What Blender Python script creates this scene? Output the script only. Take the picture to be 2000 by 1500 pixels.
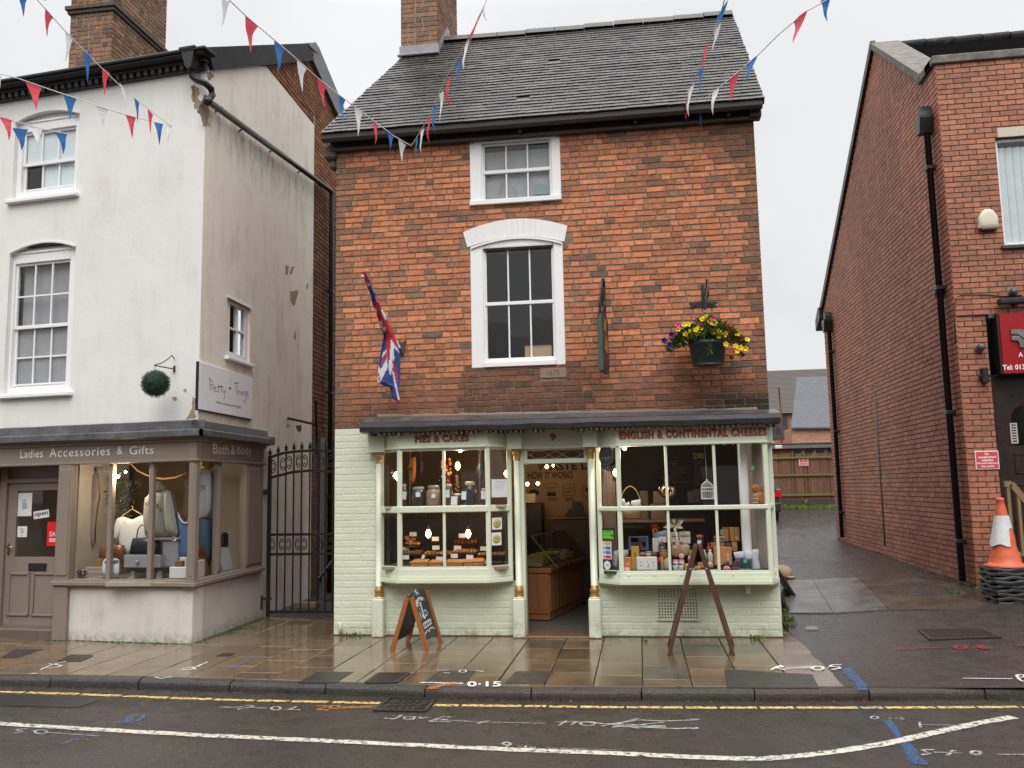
import bpy,math,random
from mathutils import Vector,Matrix,noise as mnoise
# ------------------------------------------------------------------ camera, sky, sun, exposure
S = bpy.context.scene
for o in list(bpy.data.objects):
 bpy.data.objects.remove(o)
COL = S.collection
EYE = 1.7
FPX,CX,CY = 1700.0,1000.0,750.0
PITCH,ROLL,YAW = math.radians(6.87),math.radians(1.097),math.radians(8.18)
_fw = Vector((-math.sin(YAW)*math.cos(PITCH),math.cos(YAW)*math.cos(PITCH),math.sin(PITCH)))
_r = Vector((math.cos(YAW),math.sin(YAW),0.0))
_u = _r.cross(_fw)
CR = _r*math.cos(ROLL) - _u*math.sin(ROLL)
CU = _r*math.sin(ROLL) + _u*math.cos(ROLL)
CO = Vector((0,0,EYE))
cd = bpy.data.cameras.new('camera')
cd.sensor_width = 36.0
cd.lens = FPX/2000.0*36.0
cd.clip_end = 2000.0
cam = bpy.data.objects.new('camera',cd)
COL.objects.link(cam)
cam.matrix_world = Matrix(((CR.x,CU.x,-_fw.x,CO.x),(CR.y,CU.y,-_fw.y,CO.y),
                           (CR.z,CU.z,-_fw.z,CO.z),(0,0,0,1)))
S.camera = cam
SUN_EL,SUN_AZ = math.radians(50),math.radians(170)
W = bpy.data.worlds.new('World')
S.world = W
W.use_nodes = True
nt = W.node_tree
nt.nodes.clear()
wout = nt.nodes.new('ShaderNodeOutputWorld')
wbg = nt.nodes.new('ShaderNodeBackground')
sky = nt.nodes.new('ShaderNodeTexSky')
sky.sky_type = 'NISHITA'
sky.sun_disc = False
sky.sun_elevation = SUN_EL
sky.sun_rotation = SUN_AZ
sky.air_density = 1.0
sky.dust_density = 4.0
hs = nt.nodes.new('ShaderNodeHueSaturation')
hs.inputs['Saturation'].default_value = 0.18
hs.inputs['Value'].default_value = 0.6
nt.links.new(sky.outputs[0],hs.inputs['Color'])
tc = nt.nodes.new('ShaderNodeTexCoord')
sx = nt.nodes.new('ShaderNodeSeparateXYZ')
nt.links.new(tc.outputs['Generated'],sx.inputs[0])
rmp = nt.nodes.new('ShaderNodeValToRGB')
rmp.color_ramp.elements[0].position = 0.0
rmp.color_ramp.elements[0].color = (0.79,0.797,0.815,1)
rmp.color_ramp.elements[1].position = 1.0
rmp.color_ramp.elements[1].color = (3.0,3.0,3.0,1)
e = rmp.color_ramp.elements.new(0.50)
e.color = (0.80,0.806,0.822,1)
nt.links.new(sx.outputs['Z'],rmp.inputs['Fac'])
cn = nt.nodes.new('ShaderNodeTexNoise')
cn.inputs['Scale'].default_value = 2.2
cn.inputs['Detail'].default_value = 4.0
nt.links.new(tc.outputs['Generated'],cn.inputs['Vector'])
cr = nt.nodes.new('ShaderNodeMapRange')
cr.inputs['From Min'].default_value = 0.3
cr.inputs['From Max'].default_value = 0.7
cr.inputs['To Min'].default_value = 0.88
cr.inputs['To Max'].default_value = 1.08
nt.links.new(cn.outputs[0],cr.inputs['Value'])
vm = nt.nodes.new('ShaderNodeVectorMath')
vm.operation = 'SCALE'
nt.links.new(rmp.outputs[0],vm.inputs[0])
nt.links.new(cr.outputs[0],vm.inputs['Scale'])
vm2 = nt.nodes.new('ShaderNodeVectorMath')
vm2.operation = 'SCALE'
vm2.inputs['Scale'].default_value = 10.0
nt.links.new(vm.outputs[0],vm2.inputs[0])
mx = nt.nodes.new('ShaderNodeMix')
mx.data_type = 'RGBA'
mx.inputs[0].default_value = 0.88
nt.links.new(hs.outputs[0],mx.inputs[6])
nt.links.new(vm2.outputs[0],mx.inputs[7])
nt.links.new(mx.outputs[2],wbg.inputs['Color'])
wbg.inputs['Strength'].default_value = 0.1
nt.links.new(wbg.outputs[0],wout.inputs[0])
sl = bpy.data.lights.new('sun','SUN')
sl.energy = 1.5
sl.angle = math.radians(45)
sl.color = (1.0,0.965,0.92)
sun = bpy.data.objects.new('sun',sl)
COL.objects.link(sun)
sd = Vector((math.sin(SUN_AZ)*math.cos(SUN_EL),math.cos(SUN_AZ)*math.cos(SUN_EL),math.sin(SUN_EL)))
sun.rotation_euler = sd.to_track_quat('Z','Y').to_euler()
sun.location = sd*60
S.view_settings.view_transform = 'Standard'
S.view_settings.look = 'None'
S.view_settings.gamma = 1.0
S.view_settings.use_curve_mapping = False
S.view_settings.exposure = 0.26
S.render.engine = 'CYCLES'
S.cycles.use_denoising = True
S.cycles.max_bounces = 8
S.cycles.transparent_max_bounces = 16
S.cycles.caustics_reflective = False
S.cycles.caustics_refractive = False
S.cycles.sample_clamp_indirect = 4.0
# ------------------------------------------------------------------ photo pixel -> place
def ray(px,py):
 return _fw + CR*((px-CX)/FPX) - CU*((py-CY)/FPX)
def at_y(px,py,y):
 d = ray(px,py); return CO + d*(y/d.y)
def at_x(px,py,x):
 d = ray(px,py); return CO + d*(x/d.x)
def at_z(px,py,z):
 d = ray(px,py); return CO + d*((z-EYE)/d.z)
def at_d(px,py,d):
 return CO + ray(px,py)*d
class Fr:
 """a wall's own frame: u along the wall (to the right seen from its front), n out of it, z up"""
 def __init__(s,x,y,ang):
  s.a = math.radians(ang)
  s.o = Vector((x,y,0))
  s.ud = Vector((math.cos(s.a),math.sin(s.a),0))
  s.nd = Vector((math.sin(s.a),-math.cos(s.a),0))
 def __call__(s,u,n,z):
  p = s.o + s.ud*u + s.nd*n
  return Vector((p.x,p.y,z))
 def px(s,px,py,n=0.0):
  d = ray(px,py)
  P = s.o + s.nd*n
  t = (P-CO).dot(s.nd)/d.dot(s.nd)
  p = CO + d*t
  return (p-s.o).dot(s.ud),p.z
 def rect(s,a,b,c,d,n=0.0):
  """left px, right px (at their mid height), top py, bottom py (at their mid width) -> u0,u1,z0,z1"""
  my,mx_ = (c+d)/2.0,(a+b)/2.0
  return s.px(a,my,n)[0],s.px(b,my,n)[0],s.px(mx_,d,n)[1],s.px(mx_,c,n)[1]
# ------------------------------------------------------------------ mesh building
class MB:
 def __init__(s):
  s.v = []; s.f = []; s.m = []; s.c = []; s.sm = []
 def face(s,pts,m=0,c=None,sm=False):
  i = len(s.v)
  s.v.extend(Vector(p) for p in pts)
  s.f.append(tuple(range(i,i+len(pts)))); s.m.append(m); s.c.append(c); s.sm.append(sm)
 def add(s,verts,faces,m=0,c=None,sm=False):
  i = len(s.v)
  s.v.extend(Vector(p) for p in verts)
  for f in faces:
   s.f.append(tuple(i+k for k in f)); s.m.append(m); s.c.append(c); s.sm.append(sm)
 def box(s,fr,u0,u1,n0,n1,z0,z1,m=0,c=None,b=0.0):
  if u0 > u1: u0,u1 = u1,u0
  if n0 > n1: n0,n1 = n1,n0
  if z0 > z1: z0,z1 = z1,z0
  b = min(b,(u1-u0)*0.4,(n1-n0)*0.4,(z1-z0)*0.4)
  T = fr if fr else (lambda u,n,z: Vector((u,-n,z)))
  if b <= 0:
   vs = [T(u,n,z) for z in (z0,z1) for n in (n0,n1) for u in (u0,u1)]
   s.add(vs,[(0,1,3,2),(4,6,7,5),(0,4,5,1),(2,3,7,6),(0,2,6,4),(1,5,7,3)],m,c)
   return
  vs = []
  idx = {}
  for su in (0,1):
   for sn in (0,1):
    for sz in (0,1):
     U = (u0,u1)[su]; N = (n0,n1)[sn]; Z = (z0,z1)[sz]
     ub = U + b*(1 if su == 0 else -1)
     nb = N + b*(1 if sn == 0 else -1)
     zb = Z + b*(1 if sz == 0 else -1)
     for k,p in enumerate(((U,nb,zb),(ub,N,zb),(ub,nb,Z))):
      idx[su,sn,sz,k] = len(vs); vs.append(T(*p))
  fs = []
  for q in (0,1):
   fs.append([idx[q,0,0,0],idx[q,1,0,0],idx[q,1,1,0],idx[q,0,1,0]])
   fs.append([idx[0,q,0,1],idx[1,q,0,1],idx[1,q,1,1],idx[0,q,1,1]])
   fs.append([idx[0,0,q,2],idx[1,0,q,2],idx[1,1,q,2],idx[0,1,q,2]])
  for a in (0,1):
   for d in (0,1):
    fs.append([idx[a,d,0,0],idx[a,d,1,0],idx[a,d,1,1],idx[a,d,0,1]])
    fs.append([idx[a,0,d,0],idx[a,1,d,0],idx[a,1,d,2],idx[a,0,d,2]])
    fs.append([idx[0,a,d,1],idx[1,a,d,1],idx[1,a,d,2],idx[0,a,d,2]])
  for a in (0,1):
   for d in (0,1):
    for g in (0,1):
     fs.append([idx[a,d,g,0],idx[a,d,g,1],idx[a,d,g,2]])
  s.add(vs,fs,m,c)
 def prism(s,fr,pts,n0,n1,m=0,c=None):
  """polygon of (u,z) in the wall plane, pulled from n0 to n1"""
  k = len(pts)
  vs = [fr(u,n0,z) for u,z in pts] + [fr(u,n1,z) for u,z in pts]
  fs = [tuple(range(k)),tuple(range(2*k-1,k-1,-1))]
  fs += [(i,(i+1) % k,k+(i+1) % k,k+i) for i in range(k)]
  s.add(vs,fs,m,c)
 def vprism(s,pts,z0,z1,m=0,c=None):
  """polygon of world (x,y) pulled from z0 to z1"""
  k = len(pts)
  vs = [Vector((x,y,z0)) for x,y in pts] + [Vector((x,y,z1)) for x,y in pts]
  fs = [tuple(range(k)),tuple(range(2*k-1,k-1,-1))]
  fs += [(i,(i+1) % k,k+(i+1) % k,k+i) for i in range(k)]
  s.add(vs,fs,m,c)
 def tube(s,pts,r,n=8,m=0,c=None,cap=True,sm=True):
  pts = [Vector(p) for p in pts]
  rs = r if isinstance(r,(list,tuple)) else [r]*len(pts)
  base = len(s.v)
  ref = None
  for i,p in enumerate(pts):
   d = (pts[min(i+1,len(pts)-1)] - pts[max(i-1,0)])
   if d.length < 1e-9: d = Vector((0,0,1))
   d.normalize()
   if ref is None:
    ref = d.orthogonal().normalized()
   ref = (ref - d*ref.dot(d))
   if ref.length < 1e-6: ref = d.orthogonal()
   ref.normalize()
   b = d.cross(ref)
   for k in range(n):
    a = 2*math.pi*k/n
    s.v.append(p + (ref*math.cos(a) + b*math.sin(a))*rs[i])
  for i in range(len(pts)-1):
   for k in range(n):
    a0 = base+i*n+k; a1 = base+i*n+(k+1) % n
    s.f.append((a0,a1,a1+n,a0+n)); s.m.append(m); s.c.append(c); s.sm.append(sm)
  if cap:
   for st in (base,base+(len(pts)-1)*n):
    s.f.append(tuple(st+k for k in range(n))); s.m.append(m); s.c.append(c); s.sm.append(False)
 def bar(s,p,q,w,h,m=0,c=None,up=(0,0,1)):
  """square bar from p to q, w across, h along up"""
  p = Vector(p); q = Vector(q)
  d = (q-p).normalized()
  up = Vector(up)
  a = d.cross(up)
  if a.length < 1e-5: a = d.cross(Vector((0,1,0)))
  a.normalize()
  b = a.cross(d).normalized()
  vs = [e + a*(w/2*i) + b*(h/2*j) for e in (p,q) for i,j in ((-1,-1),(1,-1),(1,1),(-1,1))]
  s.add(vs,[(0,1,2,3),(7,6,5,4),(0,4,5,1),(1,5,6,2),(2,6,7,3),(3,7,4,0)],m,c)
 def lathe(s,c0,prof,n=20,axis=(0,0,1),m=0,c=None,sm=True):
  """profile of (radius, height) turned round axis at c0"""
  ax = Vector(axis).normalized()
  a = ax.orthogonal().normalized(); b = ax.cross(a)
  c0 = Vector(c0); base = len(s.v)
  for r,h in prof:
   for k in range(n):
    t = 2*math.pi*k/n
    s.v.append(c0 + ax*h + (a*math.cos(t)+b*math.sin(t))*max(r,1e-5))
  for i in range(len(prof)-1):
   for k in range(n):
    p0 = base+i*n+k; p1 = base+i*n+(k+1) % n
    s.f.append((p0,p1,p1+n,p0+n)); s.m.append(m); s.c.append(c); s.sm.append(sm)
  for st in (base,base+(len(prof)-1)*n):
   s.f.append(tuple(st+k for k in range(n))); s.m.append(m); s.c.append(c); s.sm.append(False)
 def ball(s,c0,r,n=14,m=0,c=None,sq=(1,1,1)):
  k = max(5,n//2+1)
  base = len(s.v); c0 = Vector(c0)
  for i in range(k+1):
   t = math.pi*i/k
   for j in range(n):
    a = 2*math.pi*j/n
    s.v.append(c0+Vector((math.sin(t)*math.cos(a)*r*sq[0],math.sin(t)*math.sin(a)*r*sq[1],math.cos(t)*r*sq[2])))
  for i in range(k):
   for j in range(n):
    a0 = base+i*n+j; a1 = base+i*n+(j+1) % n
    s.f.append((a0,a1,a1+n,a0+n)); s.m.append(m); s.c.append(c); s.sm.append(True)
 def puffy(s,fr,pts,n0,th,m=0,c=None,k=1.0):
  """soft cushion-like body over an outline of (u,z): rounded front and back"""
  cu = sum(p[0] for p in pts)/len(pts); cz = sum(p[1] for p in pts)/len(pts)
  N = len(pts); base = len(s.v)
  rings = [(0.0,1.0,0)] + [(q,sc,sg) for sg in (1,-1) for q,sc in ((0.55,0.93),(0.85,0.75),(1.0,0.45))]
  for q,sc,sg in rings:
   for u,z in pts:
    s.v.append(fr(cu+(u-cu)*sc,n0+sg*th/2*q,cz+(z-cz)*sc))
  def st(i,j):
   for a in range(N):
    b = (a+1) % N
    s.f.append((base+i*N+a,base+i*N+b,base+j*N+b,base+j*N+a)); s.m.append(m); s.c.append(c); s.sm.append(True)
  st(0,1); st(1,2); st(2,3); st(0,4); st(4,5); st(5,6)
  for e in (3,6):
   s.f.append(tuple(base+e*N+a for a in range(N))); s.m.append(m); s.c.append(c); s.sm.append(True)
 def ribbon(s,pts,w,nrm=(0,0,1),m=0,c=None,jit=0.0,rnd=None):
  """flat painted stroke along pts"""
  pts = [Vector(p) for p in pts]; nrm = Vector(nrm)
  L = []
  for i,p in enumerate(pts):
   d = pts[min(i+1,len(pts)-1)]-pts[max(i-1,0)]
   a = nrm.cross(d)
   if a.length < 1e-9: a = Vector((1,0,0))
   a.normalize()
   ww = (w[i] if isinstance(w,(list,tuple)) else w)/2
   j1 = ww*(1+(rnd.uniform(-jit,jit) if rnd else 0)); j2 = ww*(1+(rnd.uniform(-jit,jit) if rnd else 0))
   L.append((p+a*j1,p-a*j2))
  vs = [q for pr in L for q in pr]
  s.add(vs,[(2*i,2*i+1,2*i+3,2*i+2) for i in range(len(pts)-1)],m,c)
WO = {}
def obj(name,mb,mats,parent=None,loc=None):
 """link mb as ONE mesh object; vertices are given in world coordinates"""
 if not isinstance(mats,(list,tuple)): mats = [mats]
 if parent is not None: o0 = WO[parent.as_pointer()]
 elif loc is not None: o0 = Vector(loc)
 else: o0 = Vector((0,0,0))
 me = bpy.data.meshes.new(name)
 me.from_pydata([tuple(v-o0) for v in mb.v],[],mb.f)
 for mt in mats: me.materials.append(mt)
 if len(mats) > 1: me.polygons.foreach_set('material_index',mb.m)
 me.polygons.foreach_set('use_smooth',mb.sm)
 if any(c is not None for c in mb.c):
  ca = me.color_attributes.new('Col','FLOAT_COLOR','CORNER')
  buf = []
  for f,c in zip(mb.f,mb.c):
   c = c or (1,1,1)
   buf.extend((c[0],c[1],c[2],1.0)*len(f))
  ca.data.foreach_set('color',buf)
 me.validate()
 me.update()
 o = bpy.data.objects.new(name,me)
 COL.objects.link(o)
 if parent is not None:
  o.parent = parent
 else:
  o.location = o0
 WO[o.as_pointer()] = o0
 return o
def thing(name,label,cat,loc,group=None):
 o = bpy.data.objects.new(name,None)
 COL.objects.link(o)
 o.empty_display_size = 0.1
 o.location = loc
 WO[o.as_pointer()] = Vector(loc)
 return tag(o,label,cat,group)
def tag(o,label,cat,group=None):
 o['label'] = label; o['category'] = cat
 if group: o['group'] = group
 return o
def struct(name,mb,mats,kind='structure'):
 o = obj(name,mb,mats); o['kind'] = kind
 return o
def mobj(name,mb,mats,label,cat,group=None):
 """a thing that is one mesh, its origin at the foot of its middle"""
 n = len(mb.v)
 lo = Vector((sum(v.x for v in mb.v)/n,sum(v.y for v in mb.v)/n,min(v.z for v in mb.v)))
 return tag(obj(name,mb,mats,loc=lo),label,cat,group)
def copy_tree(o,parent=None,delta=Vector((0,0,0))):
 c = o.copy(); COL.objects.link(c)
 WO[c.as_pointer()] = WO[o.as_pointer()]+delta
 if parent is not None: c.parent = parent
 else: c.location = o.location+delta
 for ch in list(o.children): copy_tree(ch,c,delta)
 return c
_tx = {}
def text(body,fr,u0,u1,z0,z1,n,bold=0.0,shear=0.0,m=0,mb=None,ext=0.001,spacing=1.0):
 """lettering fitted into a rectangle of a wall frame; returned as / added to a mesh builder"""
 key = (body,bold,shear,spacing)
 if key not in _tx:
  cu = bpy.data.curves.new('lettering','FONT')
  cu.body = body; cu.offset = bold; cu.shear = shear; cu.space_character = spacing
  cu.align_x = 'CENTER'; cu.resolution_u = 3
  to = bpy.data.objects.new('lettering',cu)
  me = bpy.data.meshes.new_from_object(to)
  _tx[key] = ([v.co.copy() for v in me.vertices],[tuple(p.vertices) for p in me.polygons])
  bpy.data.objects.remove(to); bpy.data.curves.remove(cu); bpy.data.meshes.remove(me)
 vs,fs = _tx[key]
 x0 = min(v.x for v in vs); x1 = max(v.x for v in vs); y0 = min(v.y for v in vs); y1 = max(v.y for v in vs)
 mb = mb or MB()
 mb.add([fr(u0+(v.x-x0)/(x1-x0)*(u1-u0),n+ext,z0+(v.y-y0)/(y1-y0)*(z1-z0)) for v in vs],fs,m)
 return mb
# ------------------------------------------------------------------ materials
def lin(r,g,b):
 f = lambda c: (c/255/12.92) if c/255 <= 0.04045 else ((c/255+0.055)/1.055)**2.4
 return (f(r),f(g),f(b))
class NB:
 """small helper around a node tree"""
 def __init__(s,name):
  s.mat = bpy.data.materials.new(name); s.mat.use_nodes = True
  s.t = s.mat.node_tree; s.t.nodes.clear()
  s.out = s.t.nodes.new('ShaderNodeOutputMaterial')
  s.b = s.t.nodes.new('ShaderNodeBsdfPrincipled')
  s.t.links.new(s.b.outputs[0],s.out.inputs[0])
  s.pos = s.t.nodes.new('ShaderNodeNewGeometry').outputs['Position']
 def L(s,a,b): s.t.links.new(a,b)
 def N(s,k): return s.t.nodes.new(k)
 def noise(s,scale,detail=3.0,rough=0.55,stretch=None,dist=0.0):
  n = s.N('ShaderNodeTexNoise')
  n.inputs['Scale'].default_value = scale; n.inputs['Detail'].default_value = detail
  n.inputs['Roughness'].default_value = rough; n.inputs['Distortion'].default_value = dist
  v = s.pos
  if stretch:
   mp = s.N('ShaderNodeMapping'); mp.inputs['Scale'].default_value = stretch
   s.L(v,mp.inputs['Vector']); v = mp.outputs[0]
  s.L(v,n.inputs['Vector'])
  return n.outputs[0]
 def ramp(s,fac,stops):
  r = s.N('ShaderNodeValToRGB'); cr_ = r.color_ramp
  while len(cr_.elements) < len(stops): cr_.elements.new(0.5)
  for el,(p,c) in zip(cr_.elements,stops):
   el.position = p; el.color = (c,c,c,1) if isinstance(c,(int,float)) else (c[0],c[1],c[2],1)
  s.L(fac,r.inputs[0]); return r.outputs[0]
 def mix(s,fac,a,b,mode='MIX'):
  x = s.N('ShaderNodeMix'); x.data_type = 'RGBA'; x.blend_type = mode
  for i,q in ((0,fac),(6,a),(7,b)):
   if isinstance(q,(int,float)): x.inputs[i].default_value = q if i == 0 else (q,q,q,1)
   elif isinstance(q,(tuple,list)): x.inputs[i].default_value = (q[0],q[1],q[2],1)
   else: s.L(q,x.inputs[i])
  return x.outputs[2]
 def math(s,op,a,b=0.0):
  x = s.N('ShaderNodeMath'); x.operation = op
  for i,q in ((0,a),(1,b)):
   if isinstance(q,(int,float)): x.inputs[i].default_value = q
   else: s.L(q,x.inputs[i])
  return x.outputs[0]
 def vrange(s,v,a,b,c=0.0,d=1.0):
  x = s.N('ShaderNodeMapRange')
  s.L(v,x.inputs[0])
  for i,q in zip((1,2,3,4),(a,b,c,d)): x.inputs[i].default_value = q
  return x.outputs[0]
 def bump(s,h,strength=0.3,dist=0.01):
  n = s.N('ShaderNodeBump'); n.inputs['Strength'].default_value = strength; n.inputs['Distance'].default_value = dist
  s.L(h,n.inputs['Height']); s.L(n.outputs[0],s.b.inputs['Normal'])
 def col(s,q):
  if isinstance(q,(tuple,list)): s.b.inputs['Base Color'].default_value = (q[0],q[1],q[2],1)
  else: s.L(q,s.b.inputs['Base Color'])
 def rough(s,q):
  if isinstance(q,(int,float)): s.b.inputs['Roughness'].default_value = q
  else: s.L(q,s.b.inputs['Roughness'])
 def sep(s,v=None):
  x = s.N('ShaderNodeSeparateXYZ'); s.L(v or s.pos,x.inputs[0]); return x.outputs
 def attr(s,name='Col'):
  a = s.N('ShaderNodeAttribute'); a.attribute_name = name; return a.outputs['Color']
_pm = {}
def paint(name,c,rough=0.5,var=0.12,scale=6.0,metal=0.0,bump=0.0,spec=0.5,bscale=60.0):
 """a plain painted / moulded surface with a little unevenness of its own"""
 if name in _pm: return _pm[name]
 k = NB(name)
 n = k.noise(scale,5.0,0.6)
 k.col(k.mix(n,tuple(x*(1-var) for x in c),tuple(min(1,x*(1+var)) for x in c)))
 k.rough(k.vrange(n,0.3,0.7,max(0.03,rough-0.08),min(1,rough+0.08)))
 k.b.inputs['Metallic'].default_value = metal
 k.b.inputs['Specular IOR Level'].default_value = spec
 if bump: k.bump(k.noise(bscale,4.0),bump,0.004)
 _pm[name] = k.mat
 return k.mat
def glow(name,c,strength):
 if name in _pm: return _pm[name]
 k = NB(name)
 k.col(c); k.b.inputs['Emission Color'].default_value = (c[0],c[1],c[2],1)
 k.b.inputs['Emission Strength'].default_value = strength
 _pm[name] = k.mat
 return k.mat
def glass_mat(name,tint=(0.96,0.97,0.965),ior=1.45,rough=0.0,boost=1.0):
 k = NB(name); k.t.nodes.remove(k.b)
 tr = k.N('ShaderNodeBsdfTransparent'); tr.inputs[0].default_value = (*tint,1)
 gl = k.N('ShaderNodeBsdfGlossy'); gl.inputs['Roughness'].default_value = rough
 lw_ = k.N('ShaderNodeLayerWeight'); fs_ = k.math('ADD',k.math('MULTIPLY',k.math('POWER',lw_.outputs['Facing'],5.0),.9),.05)
 bp = k.N('ShaderNodeBump'); bp.inputs['Strength'].default_value = 0.03; bp.inputs['Distance'].default_value = 0.02
 k.L(k.noise(2.5,2.0),bp.inputs['Height']); k.L(bp.outputs[0],gl.inputs['Normal'])
 ms = k.N('ShaderNodeMixShader')
 k.L(k.math('MULTIPLY',fs_,boost),ms.inputs[0]); k.L(tr.outputs[0],ms.inputs[1]); k.L(gl.outputs[0],ms.inputs[2])
 k.L(ms.outputs[0],k.out.inputs[0])
 return k.mat
def wood(name,c,rough=0.5,along='Z',var=0.35,grain=28.0):
 if name in _pm: return _pm[name]
 k = NB(name)
 st = {'X': (0.08,1,1),'Y': (1,0.08,1),'Z': (1,1,0.08)}[along]
 n = k.noise(grain,6.0,0.65,st,0.6)
 k.col(k.mix(n,tuple(x*(1-var) for x in c),tuple(min(1,x*(1+var)) for x in c)))
 k.rough(rough); k.bump(n,0.15,0.004)
 _pm[name] = k.mat
 return k.mat
def brickmat(name,rough=0.85,mott=0.35,bs=0.5,spec=0.3,salts=0):
 """surface of fired bricks; each brick's own colour sits on the mesh"""
 k = NB(name)
 a = k.attr()
 n = k.noise(45.0,6.0,0.7)
 n2 = k.noise(17.0,5.0,.65)
 c = k.mix(1.0,a,k.ramp(n,[(0.25,1-mott),(0.75,1+mott*0.75)]),'MULTIPLY')
 c = k.mix(1.0,c,k.ramp(n2,[(0.32,(.68,.76,.84)),(0.5,1.04),(0.7,1.2)]),'MULTIPLY')
 if salts:
  s_ = k.math('MULTIPLY',k.vrange(k.noise(3.0,6.0,.7,(1,1,.3)),.58,.72),k.vrange(k.noise(26.0,4.0,.7),.45,.65))
  c = k.mix(k.math('MULTIPLY',s_,salts),c,(.62,.56,.52))
  c = k.mix(1.0,c,k.ramp(k.noise(.8,5.0,.6,(1,1,.45)),[(.35,(.84,.82,.82)),(.6,1.05)]),'MULTIPLY')
 k.col(c); k.rough(rough); k.b.inputs['Specular IOR Level'].default_value = spec
 k.bump(k.math('ADD',k.noise(120.0,5.0,0.7),k.math('MULTIPLY',n,1.5)),bs,0.006)
 return k.mat
def bricks(mb,fr,z0,z1,ivals,L=0.225,H=0.078,J=0.011,out=0.006,dep=0.012,colf=None,rnd=None,jit=0.004,headers=0.3,m=0,bev=0.003,zf=None,JV=None):
 JV = JV or J
 """courses of single bricks over the parts of a wall given by ivals(z) -> [(u0,u1),...]"""
 rnd = rnd or random.Random(1)
 nrow = int(round((z1-z0)/H)); h = (z1-z0)/nrow
 for r in range(nrow):
  zb = z0+r*h+J/2; zt = z0+(r+1)*h-J/2
  for (a,b) in ivals((zb+zt)/2):
   u = a
   off = (L+JV)*0.5 if r % 2 else 0.0
   first = True
   while u < b-0.02:
    w = (L if rnd.random() > headers else L*0.47) + rnd.uniform(-jit,jit)*2
    if first and off: w = w*0.5
    first = False
    e_ = min(u+w,b)
    if b-e_ < 0.05: e_ = b
    q = [rnd.uniform(-jit,jit)*0.5 for _ in range(4)]
    of = out+rnd.uniform(-0.5,0.5)*out*0.6
    dz = zf((u+e_)/2) if zf else 0.0
    A = (u,zb+q[0]+dz); B = (e_,zb+q[1]+dz); C = (e_,zt+q[2]+dz); D = (u,zt+q[3]+dz)
    x = bev
    vs = [fr(A[0]+x,of,A[1]+x),fr(B[0]-x,of,B[1]+x),fr(C[0]-x,of,C[1]-x),fr(D[0]+x,of,D[1]-x),
                      fr(A[0],of-dep,A[1]),fr(B[0],of-dep,B[1]),fr(C[0],of-dep,C[1]),fr(D[0],of-dep,D[1])]
    cc = colf((u+e_)/2,(zb+zt)/2,rnd) if colf else None
    mb.add(vs,[(0,1,2,3),(0,4,5,1),(1,5,6,2),(2,6,7,3),(3,7,4,0)],m,cc)
    u = e_+JV
def cut(a,b,holes,mn=0.03):
 """interval a..b minus holes"""
 segs = [(a,b)]
 for h0,h1 in holes:
  nx = []
  for s0,s1 in segs:
   if h1 <= s0 or h0 >= s1: nx.append((s0,s1)); continue
   if h0 > s0: nx.append((s0,h0))
   if h1 < s1: nx.append((h1,s1))
  segs = nx
 return [x for x in segs if x[1]-x[0] > mn]
def sheet(mb,fr,u0,u1,z0,z1,n,holes,m=0,c=None):
 """flat wall with rectangular openings"""
 zs = sorted(set([z0,z1]+[max(z0,min(z1,h[2])) for h in holes]+[max(z0,min(z1,h[3])) for h in holes]))
 for a,b in zip(zs[:-1],zs[1:]):
  if b-a < 1e-4: continue
  zm = (a+b)/2
  for s0,s1 in cut(u0,u1,[(h[0],h[1]) for h in holes if h[2] < zm < h[3]],.002):
   mb.face([fr(s0,n,a),fr(s1,n,a),fr(s1,n,b),fr(s0,n,b)],m,c)
def reveal(mb,fr,h,n0,n1,m=0):
 u0,u1,z0,z1 = h
 for p in (((u0,z0),(u1,z0)),((u1,z0),(u1,z1)),((u1,z1),(u0,z1)),((u0,z1),(u0,z0))):
  (a,b),(c,d) = p
  mb.face([fr(a,n0,b),fr(c,n0,d),fr(c,n1,d),fr(a,n1,b)],m)
def lamp(loc,watts,color,size=0.03,name='lamp_light',parent=None):
 l = bpy.data.lights.new(name,'POINT'); l.energy = watts; l.color = color; l.shadow_soft_size = size
 o = bpy.data.objects.new(name,l); COL.objects.link(o)
 if parent is not None:
  o.parent = parent; o.location = Vector(loc)-WO[parent.as_pointer()]
 else: o.location = loc
 return o
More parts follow.
